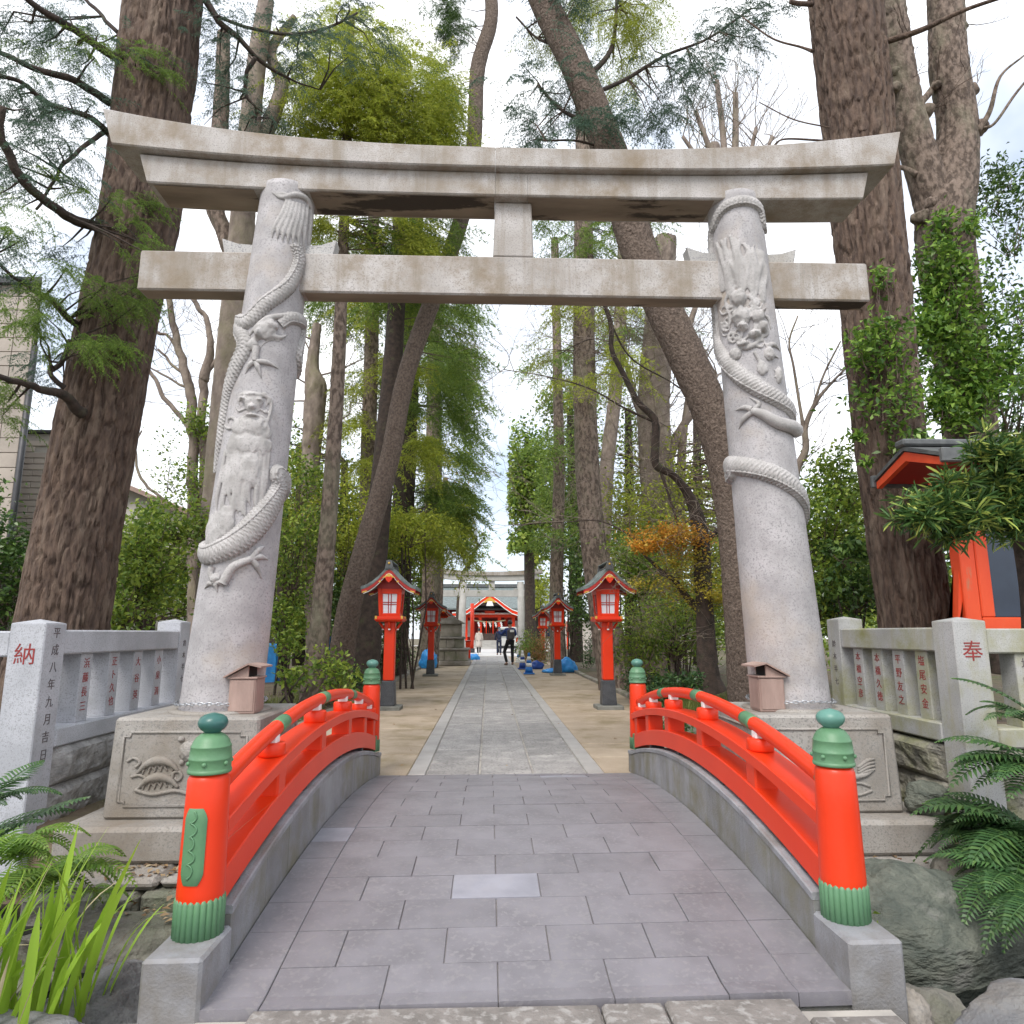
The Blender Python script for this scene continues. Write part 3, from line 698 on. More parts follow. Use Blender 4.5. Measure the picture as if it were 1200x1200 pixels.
def dragon(s, label, bodies, strands, blobs, claws):
    pil = PILL[(s, 'o')]; base = None
    for pts, rad in bodies:
        d = obj('dragon_coil', *stroke(s, pts, rad, 44, 38, .034, -.05, .72), 'relief', pil, True); d['label'] = label
    for pts, rad in bodies:                     # toothed dorsal ridge
        q = spline(to_at(s, pts), 30); rr = np.interp(np.linspace(0, 1, len(q)), np.linspace(0, 1, len(rad)), rad)
        P, nn = pill_pt(s, q[:, 0], q[:, 1]); t = np.gradient(P, axis=0); t /= np.linalg.norm(t, axis=1)[:, None]; b = np.cross(t, nn)
        C = P + b * (rr * .62)[:, None] + nn * (rr * .50)[:, None]
        z = .006 + .007 * (np.arange(len(q)) % 6) / 5
        MB().tube(C, z * 1.1, 6).build('dragon_ridge', 'relief', pil, True)
    mb = MB()
    for pts, rad in strands: mb.add(*stroke(s, pts, rad, 10, 10, 0, .2, .95))
    for i, b in enumerate(blobs): blob(mb, s, *b, seed=i, rough=.3)
    v, f = mb.arr(); me = bpy.data.meshes.new('t'); me.from_pydata([tuple(q) for q in v], [], f); ob = bpy.data.objects.new('t', me); COL.objects.link(ob)
    md = ob.modifiers.new('r', 'REMESH'); md.mode = 'VOXEL'; md.voxel_size = .0085; md = ob.modifiers.new('s', 'SMOOTH'); md.iterations = 2; md.factor = .5
    dg = bpy.context.evaluated_depsgraph_get(); dg.update(); nm = bpy.data.meshes.new_from_object(ob.evaluated_get(dg)); bpy.data.objects.remove(ob); bpy.data.meshes.remove(me)
    v = np.zeros(len(nm.vertices) * 3); nm.vertices.foreach_get('co', v); f = [list(p.vertices) for p in nm.polygons]; bpy.data.meshes.remove(nm)
    v = v.reshape(-1, 3); lab = np.arange(len(v)); fa = np.array([q if len(q) == 4 else q + q[-1:] for q in f])
    while True:                                                 # connected pieces
        m = lab[fa].min(1); new = lab.copy(); np.minimum.at(new, fa.ravel(), np.repeat(m, 4)); new = new[new]
        if (new == lab).all(): break
        lab = new
    for k in np.unique(lab):
        sel = np.where(lab == k)[0]; mp = -np.ones(len(v), int); mp[sel] = np.arange(len(sel)); ff = mp[fa[lab[fa[:, 0]] == k]]
        if len(sel) > 40: obj('dragon_head' if len(sel) > 6000 else 'carved_form', v[sel], ff, 'relief', pil, True)
    for pts, rad in claws: obj('dragon_claw', *stroke(s, pts, rad, 8, 10, 0, .4, .9), 'relief', pil, True)

rl_ = random.Random(3)
st_l = [([(318, 225), (330, 232), (347, 229), (360, 236), (366, 257)], [.006, .02, .03, .03, .012]),
        ([(322, 228), (333, 228), (341, 233)], [.012, .022, .008])]
for i in range(8):                                              # flowing hair under the lintel
    x = 336 + 4.0 * i
    st_l.append(([(x, 234 + i), (x - 5 + i * .6, 250 + i * .5), (x - 15 + 1.7 * i, 268 + 2 * i), (x - 17 + 2.1 * i, 281 + 2.2 * i)], [.012, .024, .020, .004]))
st_l += [([(290, 398), (300, 384), (314, 374), (334, 370), (350, 366)], [.006, .02, .03, .026, .008]), ([(296, 402), (303, 395), (312, 392), (327, 396), (338, 392)], [.02, .03, .024, .02, .004]),
         ([(303, 412), (309, 403), (320, 399), (335, 402), (343, 398)], [.006, .008, .006, .005, .003]),
         ([(286, 459), (300, 461), (316, 468), (317, 480), (312, 500), (308, 520), (309, 545)], [.008, .017, .018, .015, .013, .011, .004]),
         ([(276, 476), (281, 482), (289, 479), (297, 484), (305, 480), (311, 484), (312, 477)], [.008, .012, .010, .012, .010, .012, .005])]
for i in range(12):                                             # long beard
    x = 262 + 4.6 * i; l = 44 + rl_.random() * 40; sw = rl_.uniform(-7, 7)
    st_l.append(([(x + 3, 524 + 6 * rl_.random()), (x - 2 + sw * .3, 545 + l * .25), (x - 7 + sw, 545 + l * .7), (x - 5 + sw * 1.6 - (8 - i) * .5, 550 + l)], [.013, .025, .021, .004]))
bl_l = [(297, 470, .085, .035, .085, 0), (286, 468, .028, .055, .020), (304, 470, .028, .055, .020), (296, 478, .034, .070, .030), (296, 487, .060, .050, .018), (296, 463, .075, .045, .020),
        (283, 500, .085, .03, .09), (299, 500, .085, .03, .09), (289, 520, .10, .03, .10), (273, 522, .06, .03, .10), (306, 522, .06, .03, .085), (276, 550, .07, .03, .16), (292, 552, .09, .035, .17),
        (311, 387, .085, .045, .09), (304, 392, .04, .065, .05), (318, 382, .06, .055, .05), (296, 404, .05, .04, .06), (253, 678, .042, .04, .045), (250, 625, .09, .03, .17), (264, 612, .085, .035, .14)]
for i in range(26):                                             # curled fur over the shoulders and brow
    x, y = 270 + 42 * rl_.random(), 492 + 44 * rl_.random(); e = rl_.choice((-1, 1)); r0 = 5 + 3 * rl_.random()
    st_l.append(([(x + e * r0 * 1.1 * (1 - a / 9) * math.cos(a * 1.1), y + r0 * 1.2 * (1 - a / 9) * math.sin(a * 1.1)) for a in range(7)], [.006, .016, .017, .016, .014, .008]))
for e in (-1, 1):
    st_l.append(([(297 + e * 5, 466), (297 + e * 13, 462), (297 + e * 17, 470), (297 + e * 14, 478)], [.012, .018, .014, .004])); st_l.append(([(297 + e * 3, 486), (297 + e * 12, 490), (297 + e * 17, 500), (297 + e * 15, 512)], [.012, .014, .012, .004]))
def claw(c, tips, leg, r=.026):
    o = [(leg, [r * 1.3, r * 1.2, r])] if len(leg) == 3 else [(leg, [r * 1.3, r])]
    for t in tips:
        m = ((c[0] + t[0]) / 2, (c[1] + t[1]) / 2 - 3); o.append(([c, m, t], [r * .85, r * .9, .003]))
    return o
cl_l = claw((299, 424), [(288, 438), (306, 443), (326, 432)], [(301, 406), (300, 415), (299, 424)]) + claw((294, 655), [(310, 640), (314, 656), (306, 678)], [(262, 684), (273, 665), (294, 655)], .03) + \
    claw((252, 684), [(240, 690), (255, 694), (262, 688)], [(250, 664), (248, 672), (252, 684)], .022)
dragon(-1, 'carved dragon with a long flowing beard',
       [([(347, 287), (350, 308), (338, 335), (312, 356), (290, 378), ('a', -75, .715), ('a', -120, .70)], [.058, .064, .066, .07, .07, .07, .06]),
        ([('a', -125, .75), ('a', -80, .715), (287, 402), (277, 432), (268, 462), (262, 495), (257, 520), ('a', -78, .42)], [.05, .07, .075, .078, .078, .072, .06, .04]),
        ([(328, 381), (341, 373), (355, 381), (361, 398), ('a', 95, .655), ('a', 130, .63)], [.045, .058, .06, .06, .06, .05]),
        ([('a', 135, .38), ('a', 102, .402), (325, 556), (327, 570), (319, 588), (303, 611), (283, 631), (262, 644), (243, 650), ('a', -85, .285)], [.04, .075, .085, .092, .10, .106, .108, .10, .085, .05])],
       st_l, bl_l, cl_l)
st_r = []
for i in range(11):
    x0_, x1_ = 840 + 5.2 * i, 852 + 4.2 * i; e = 346 + 16 * math.sin(i * 1.9); sw = 4 * math.sin(i * 2.3)
    st_r.append(([(x0_, 276 + 3 * abs(i - 3)), ((x0_ + x1_) / 2 + sw, 300), (x1_ - sw * .6, 322), (x1_ + sw * .4, e)], [.016, .030, .031, .008]))
st_r += [([(845, 377), (848, 393), (862, 391), (868, 397)], [.008, .010, .010, .004]), ([(864, 402), (874, 408), (884, 404), (892, 396)], [.016, .028, .024, .01]), ([(858, 395), (870, 399), (880, 392), (890, 394), (897, 403)], [.006, .014, .012, .012, .006]),
         ([(884, 374), (892, 382), (898, 396)], [.014, .02, .006]), ([(890, 366), (900, 374), (903, 388)], [.01, .018, .006]), ([(876, 346), (884, 356), (880, 364)], [.018, .022, .008]), ([(858, 350), (862, 362), (859, 374)], [.01, .014, .006]),
         ([(897, 406), (906, 404), (914, 412)], [.02, .024, .004]), ([(896, 416), (905, 416), (913, 421)], [.012, .02, .004]), ([(884, 412), (890, 424), (893, 432)], [.02, .018, .004]), ([(905, 432), (910, 438), (903, 446)], [.006, .01, .004])]
bl_r = [(869, 372, .085, .075, .10), (866, 350, .07, .065, .09), (871, 384, .05, .085, .04), (888, 372, .06, .065, .06), (892, 366, .02, .085, .018), (884, 392, .055, .075, .04), (872, 404, .055, .065, .028), (893, 384, .045, .07, .06),
        (846, 320, .06, .02, .20), (862, 310, .07, .022, .17), (880, 318, .07, .025, .20), (893, 340, .04, .025, .14), (901, 415, .05, .04, .07), (862, 415, .06, .045, .06), (912, 440, .04, .035, .08), (893, 432, .05, .035, .07)]
for i in range(22):
    x, y = 846 + 50 * rl_.random(), 352 + 50 * rl_.random(); e = rl_.choice((-1, 1)); r0 = 4 + 3 * rl_.random()
    st_r.append(([(x + e * r0 * (1 - a / 9) * math.cos(a * 1.1), y + r0 * 1.2 * (1 - a / 9) * math.sin(a * 1.1)) for a in range(7)], [.006, .014, .016, .014, .012, .007]))
for i in range(14):
    x = 850 + 44 * rl_.random(); y = 285 + 40 * rl_.random(); st_r.append(([(x, y), (x + rl_.uniform(-5, 5), y + 14), (x + rl_.uniform(-3, 7), y + 30), (x + rl_.uniform(-3, 9), y + 44)], [.006, .018, .018, .004]))
cl_r = [([(930, 505), (912, 497), (893, 486), (881, 482)], [.07, .056, .045, .03]), ([(881, 480), (873, 478), (862, 481)], [.026, .024, .003]), ([(881, 484), (872, 492), (866, 503)], [.026, .024, .003]), ([(883, 481), (889, 473), (877, 465)], [.022, .02, .003])]
dragon(1, 'carved dragon whose head hangs down below the tie beam',
       [([('a', -100, .70), (834, 292), (838, 262), (850, 243), (873, 236), (890, 246), (894, 264), ('a', 75, .93)], [.03, .045, .05, .054, .056, .054, .045, .03]),
        ([('a', -115, .80), (831, 366), (836, 398), (855, 428), (884, 452), (911, 468), (926, 484), ('a', 84, .53), ('a', 105, .50)], [.05, .062, .072, .078, .08, .08, .076, .07, .05]),
        ([('a', -130, .43), ('a', -88, .432), (852, 546), (873, 547), (901, 554), (925, 567), (938, 582), ('a', 95, .34), ('a', 140, .31)], [.07, .078, .082, .084, .084, .084, .08, .07, .05])],
       st_r, bl_r, cl_r)

# ------------------------------------------------------------------ chains and coin boxes at the pillar feet
for s in (-1, 1):
    c = PILL[s][0]; mb = MB(); n = 64; r = RB + .030
    for k in range(n):
        a = 2 * math.pi * k / n; q = np.array([math.cos(a), math.sin(a), 0]); t = np.array([-math.sin(a), math.cos(a), 0]); z = np.array([0, 0, 1.0])
        w = z if k % 2 else q; p = c + q * r + z * (.055 + .010 * math.sin(3 * a))
        lp = [p + t * .024 * math.cos(b) + w * .011 * math.sin(b) for b in np.linspace(0, 2 * math.pi, 9)]
        mb.tube(lp, .0042, 5, cap=False)
    o = mb.build('chain', 'steel', None, True)
    tag(o, 'steel chain looped round the foot of the pillar with ' + ('the bearded dragon' if s < 0 else 'the coiled tail band'), 'chain', 'chains round the pillars')
def coin_box(s, label):
    x0_ = -1.965 if s < 0 else 2.325; sg = -s                      # sg points towards the bridge
    b = thing('coin_box', label, 'box', (x0_, 5.80, PZ + .002), 'wooden coin boxes'); w, d, h = .105, .11, .27
    c = BASE[b.name]
    bx = MB().box(c + [-w, -d, 0.0], c + [w, d, h], .005).build('box_body', 'wood', b)
    MB().box(c + [-w + .012, -d - .006, .02], c + [w - .012, -d - .0005, h - .012], .003).build('front_panel', 'wood', bx)
    MB().box(c + [sg * (w + .003) - .003, -d + .012, .02], c + [sg * (w + .003) + .003, d - .012, h - .012], .002).build('side_panel', 'wood', bx)
    MB().box(c + [-w - .012, -d - .012, h + .001], c + [w + .012, d + .012, h + .016], .003).build('rim', 'wood', b)
    # gabled head: tall slot side towards the bridge, long slope away from it
    p0, p1, pk = -sg * (w + .0), sg * (w * .25), sg * (w * .25)
    for e in (-1, 1):
        MB().prism([(c[0] - sg * w, c[2] + h + .016), (c[0] + sg * w * .4, c[2] + h + .016), (c[0] + sg * w * .4, c[2] + h + .105), (c[0] - sg * w, c[2] + h + .022)], c[1] + e * (d - .008) - .007, c[1] + e * (d - .008) + .007, 1).build('gable', 'wood', b)
    MB().box(c + [sg * w * .4 - .004, -d + .02, h + .017], c + [sg * w * .4 + .004, d - .02, h + .10], .001).build('slot', 'void', b)
    a0 = np.array([c[0] - sg * (w + .04), c[2] + h + .010]); a1 = np.array([c[0] + sg * w * .42, c[2] + h + .112]); a2 = np.array([c[0] + sg * (w + .045), c[2] + h + .088])
    up_ = np.array([0, .013])
    MB().prism([a0, a1, a1 + up_, a0 + up_], c[1] - d - .035, c[1] + d + .035, 1).build('roof_board', 'wood', b)
    MB().prism([a1, a2, a2 + up_, a1 + up_], c[1] - d - .035, c[1] + d + .035, 1).build('roof_board', 'wood', b)
coin_box(-1, 'small weathered wooden coin box beside the bearded dragon pillar')
coin_box(1, 'small weathered wooden coin box beside the pillar with the tail band')

# ------------------------------------------------------------------ plinth steps under the pedestals
for s in (-1, 1):
    m = lambda x: X0 + (x - X0) * (1 if s < 0 else -1)
    stp = thing('plinth_steps', ('broad stone steps under the pedestal carved with waves and a tortoise' if s < 0 else 'broad stone steps under the pedestal carved with a flying crane'), 'steps', (m(-2.2), 5.4, -.7))
    def bx(a, b, c, d, e, f_, name='step_block', mat='plinth'):
        lo, hi = min(m(a), m(b)), max(m(a), m(b)); MB().box((lo, c, e), (hi, d, f_), .03).build(name, mat, stp)
    bx(-3.08, -1.50, 5.25, 6.9, -.26, -.012)
    bx(-3.0, -2.2, 4.98, 5.45, -.34, -.262); bx(-2.195, -1.50, 5.0, 5.45, -.33, -.262)
    bx(-3.05, -2.3, 4.93, 5.4, -.60, -.345, mat='rock'); bx(-2.29, -1.50, 4.95, 5.4, -.62, -.34, mat='rock')

# ------------------------------------------------------------------ inscribed stone fences
def text_mesh(s, size):
    cu = bpy.data.curves.new('inscription', 'FONT'); cu.body = s; cu.size = size; cu.align_x = 'CENTER'; cu.align_y = 'CENTER'; cu.extrude = .0012; cu.resolution_u = 3
    o = bpy.data.objects.new('tmp', cu); COL.objects.link(o)
    dg = bpy.context.evaluated_depsgraph_get(); dg.update(); me = bpy.data.meshes.new_from_object(o.evaluated_get(dg)); bpy.data.objects.remove(o); bpy.data.curves.remove(cu); return me
def inscribe(s, centre, height, size, face, parent, mat, jit=0):
    """characters one under another; face 'front' looks to -Y, 'in+' to +X, 'in-' to -X"""
    k = len(s)
    for i, ch in enumerate(s):
        me = text_mesh(ch, size); v = np.zeros(len(me.vertices) * 3); me.vertices.foreach_get('co', v); v = v.reshape(-1, 3)
        if len(v) == 0: continue
        v[:, 1] += (height * (.5 - (i + .5) / k)) - size * 0.0
        fs = [list(p.vertices) for p in me.polygons]; bpy.data.meshes.remove(me)
        if face == 'front': w = np.stack([v[:, 0], -v[:, 2], v[:, 1]], -1)
        elif face == 'in+': w = np.stack([v[:, 2], v[:, 0], v[:, 1]], -1)
        else: w = np.stack([-v[:, 2], -v[:, 0], v[:, 1]], -1)
        obj('character', w + np.asarray(centre), fs, mat, parent)
def post(parent, x, y, w, z0, z1, mat):
    c = np.array([x, y, 0]); v, f = cbox((x - w / 2, y - w / 2, z0), (x + w / 2, y + w / 2, z1 - .03), .008)
    mb = MB().add(v, f)
    a = w / 2 - .004; vv = [(x - a, y - a, z1 - .031), (x + a, y - a, z1 - .031), (x + a, y + a, z1 - .031), (x - a, y + a, z1 - .031), (x, y, z1)]
    mb.add(vv, [[0, 1, 4], [1, 2, 4], [2, 3, 4], [3, 0, 4]]); return mb.build('post', mat, parent)
def baluster(parent, x, y, w, z0, z1, mat):
    return MB().box((x - w / 2, y - w / 2, z0), (x + w / 2, y + w / 2, z1), .006).build('baluster', mat, parent)
def fence(s, label, xin, y1, y2, ybal, names, mat, big, bigcol, date, dz=0):
    sg = -s                                    # towards the path
    f = thing('stone_fence', label, 'fence', (xin + s * .13, y1, -.2), 'stone fences beside the gate'); face = 'in+' if s < 0 else 'in-'
    p1 = post(f, xin + s * .13, y1 + .13, .26, -.45, 1.455 + dz, mat)
    inscribe(big, (xin + s * .13, y1 - .0015, 1.185 + dz), .17, .165, 'front', p1, bigcol)
    if date: inscribe(date, (xin + sg * .0015, y1 + .14, .90), 1.02, .088, face, p1, 'ink_dark')
    p2 = post(f, xin + s * .13, y2 + .13, .25, -.1, 1.50 + dz, mat)
    inscribe('鈴木半七', (xin + sg * .0015 + s * .005, y2 + .13, 1.05), .5, .075, face, p2, 'ink_dark')
    def bar(name, a, b, z0, z1, w):
        MB().box((xin + s * .13 - w / 2, a, z0), (xin + s * .13 + w / 2, b, z1), .012).build(name, mat, f)
    bar('top_rail', y1 + .262, y2 + .003, 1.185 + dz, 1.375 + dz, .235)
    bar('base_beam', y1 + .262, y2 + .003, .49 + dz, .635 + dz, .27)
    for i, (y, nm) in enumerate(zip(ybal, names)):
        b = baluster(f, xin + s * .13, y + .085, .165, .632 + dz, 1.187 + dz, mat)
        if nm: inscribe(nm, (xin + s * .13 + sg * (.0825 + .0012), y + .085, .925 + dz), .46, .088, face, b, 'ink_red')
    # wing running away from the path
    xa = xin + s * .262; xe = xin + s * 3.6; lo, hi = min(xa, xe), max(xa, xe)
    MB().box((lo, y1 + .02, 1.175 + dz), (hi, y1 + .25, 1.365 + dz), .012).build('top_rail', mat, f)
    MB().box((lo, y1 - .0, .48 + dz), (hi, y1 + .27, .625 + dz), .012).build('base_beam', mat, f)
    for k in range(8):
        x = xin + s * (.58 + .42 * k)
        b = baluster(f, x, y1 + .135, .175, .622 + dz, 1.177 + dz, mat)
        if k == 0: inscribe('塩野新' if s > 0 else '内田正', (x, y1 + .135 - .0875 - .0012, .95 + dz), .42, .095, 'front', b, 'ink_dark')
    return f
fence(-1, 'clean grey stone fence whose end post bears one red character and a date', -3.3, 5.28, 7.55, [5.86, 6.29, 6.71, 7.13], ['浜藤長三', '正ト久也', '大谷英', '小泉清'], 'fence', '納', 'ink_red', '平成八年九月吉日')
fence(1, 'moss stained stone fence in front of the red notice board', 3.56, 5.19, 6.93, [5.62, 5.95, 6.28, 6.61][::1], ['塩尾安金', '平野友之', '本橋久徳', '本橋空彦'], 'fence_moss', '奉', 'ink_red', None, .02)

# ------------------------------------------------------------------ split-stone retaining walls under the fences
def split_stone(lo, hi, face, seed, mat, parent, amp=.05):
    """block whose face (axis, sign) is rough"""
    n, m = 26, 14; ax, sg = face; oth = [i for i in (0, 1, 2) if i != ax]; lo = np.array(lo, float); hi = np.array(hi, float)
    U, Wv = np.meshgrid(np.linspace(0, 1, n), np.linspace(0, 1, m), indexing='ij'); P = np.zeros((n, m, 3))
    P[..., oth[0]] = lo[oth[0]] + (hi - lo)[oth[0]] * U; P[..., oth[1]] = lo[oth[1]] + (hi - lo)[oth[1]] * Wv
    e = np.minimum(1, np.minimum(np.minimum(U, 1 - U) * 9, np.minimum(Wv, 1 - Wv) * 6))
    d = e * (.45 + 1.2 * (fbm(P * 4.2 + seed, 4, seed) - .5) + .6 * np.abs(fbm(P * 9, 3, seed + 1) - .5))
    P[..., ax] = (hi[ax] if sg > 0 else lo[ax]) + sg * amp * d
    v = P.reshape(-1, 3); b = v.copy(); b[:, ax] = lo[ax] if sg > 0 else hi[ax]
    fr = grid_faces(n, m, closed=False).tolist(); k = n * m
    ring = [i * m for i in range(n)] + [(n - 1) * m + j for j in range(1, m)] + [i * m + m - 1 for i in range(n - 2, -1, -1)] + [j for j in range(m - 2, 0, -1)]
    sd = [[ring[i], ring[(i + 1) % len(ring)], ring[(i + 1) % len(ring)] + k, ring[i] + k] for i in range(len(ring))]
    return obj('stone', np.vstack([v, b]), fr + sd, mat, parent)
for s in (-1, 1):
    xin = -3.3 if s < 0 else 3.56; y1 = 5.28 if s < 0 else 5.19; y2 = 7.55 if s < 0 else 6.93; mt = 'wall_rock' if s < 0 else 'wall_rock_moss'; am = .085 if s < 0 else .11
    w = thing('retaining_wall', 'rough split stone retaining wall under the ' + ('clean grey fence with the dated post' if s < 0 else 'moss stained fence by the notice board'), 'wall', (xin + s * .1, 6, -.6), 'split stone retaining walls'); k = 0
    for zi, (z0, z1) in enumerate(((.205, .485), (-.09, .20), (-.37, -.095), (-.65, -.375))):
        cuts = [y1 + .263, y1 + .263 + (.95 if zi % 2 else 1.35), y2 + .25]
        for a, b in zip(cuts[:-1], cuts[1:]):
            lo = (min(xin + s * .02, xin + s * .3), a, z0); hi = (max(xin + s * .02, xin + s * .3), b - .006, z1); k += 1
            split_stone(lo, hi, (0, -s), 40 + k + (7 if s > 0 else 0), mt, w, am)
        xs = [.264, 1.1 if zi % 2 else .8, 2.0, 2.9, 3.7]
        for a, b in zip(xs[:-1], xs[1:]):
            k += 1; lo = (min(xin + s * a, xin + s * b) + .003, y1 + .03, z0); hi = (max(xin + s * a, xin + s * b) - .003, y1 + .3, z1)
            split_stone(lo, hi, (1, -1), 80 + k, mt, w, am)

# ------------------------------------------------------------------ boulders and pond edge
def boulder(label, c, size, seed, mat='rock', rough=.35, name='boulder', rot=0, group='boulders at the pond edge'):
    v, f = rock_verts((0, 0, 0), size, seed, 5, rough); ca, sa = math.cos(rot), math.sin(rot)
    v = np.stack([v[:, 0] * ca - v[:, 1] * sa, v[:, 0] * sa + v[:, 1] * ca, v[:, 2]], -1) + np.asarray(c)
    o = obj(name, v, f, mat, None, True); return tag(o, label, 'rock', group)
P_ = lambda x, y, z: atz(x, y, z)
q = P_(95, 1185, -.05); boulder('smooth grey boulder at the foot of the iris clump', (-1.72, 2.74, -.13), (.34, .24, .17), 21, 'rock_grey', .12)
q = P_(150, 1120, -.2); boulder('long grey boulder leaning on the bridge end by the iris', (-1.70, 3.12, -.32), (.50, .30, .30), 22, 'rock_grey', .15, rot=.5)
boulder('flat brown ledge rock below the wave pedestal steps', (-2.15, 4.55, -.60), (.80, .34, .27), 23, 'rock', .22)
boulder('low brown rock under the ferns beside the bridge', (-2.75, 4.2, -.62), (.55, .4, .25), 24, 'rock', .3)
boulder('large veined greenish boulder standing in the pond', (2.55, 4.28, -.47), (.74, .46, .46), 34, 'rock_green', .18)
boulder('large flat grey slab rock at the water edge', (2.20, 2.66, -.15), (.62, .40, .19), 26, 'rock_grey', .12, rot=-.12)
boulder('brown ridged rock between the bridge end and slab rock', (1.86, 3.12, -.42), (.34, .28, .26), 27, 'rock', .3)
boulder('pale pinkish stone beside the bridge end block', (1.66, 2.94, -.16), (.09, .10, .13), 28, 'plinth', .2)
boulder('small lumpy stone on the crane pedestal steps', (3.36, 5.42, .115), (.17, .14, .14), 29, 'rock_green', .3)
boulder('round brown stone under the fern beside the steps', (3.22, 4.9, -.30), (.26, .22, .20), 30, 'rock', .2)
boulder('dark brown rock in the fern bed', (3.9, 4.6, -.5), (.5, .4, .32), 31, 'rock', .3)
boulder('rock at the edge of the fern bed by the water', (4.3, 3.9, -.55), (.6, .4, .28), 32, 'rock_green', .3)
boulder('mossy flat stone beside the lantern kerb', (2.95, 9.6, .03), (.42, .5, .14), 33, 'rock', .3, group='stones by the path')
boulder('pale stone under the shrubs by the path kerb', (3.5, 10.3, .05), (.5, .4, .2), 35, 'rock', .3, group='stones by the path')
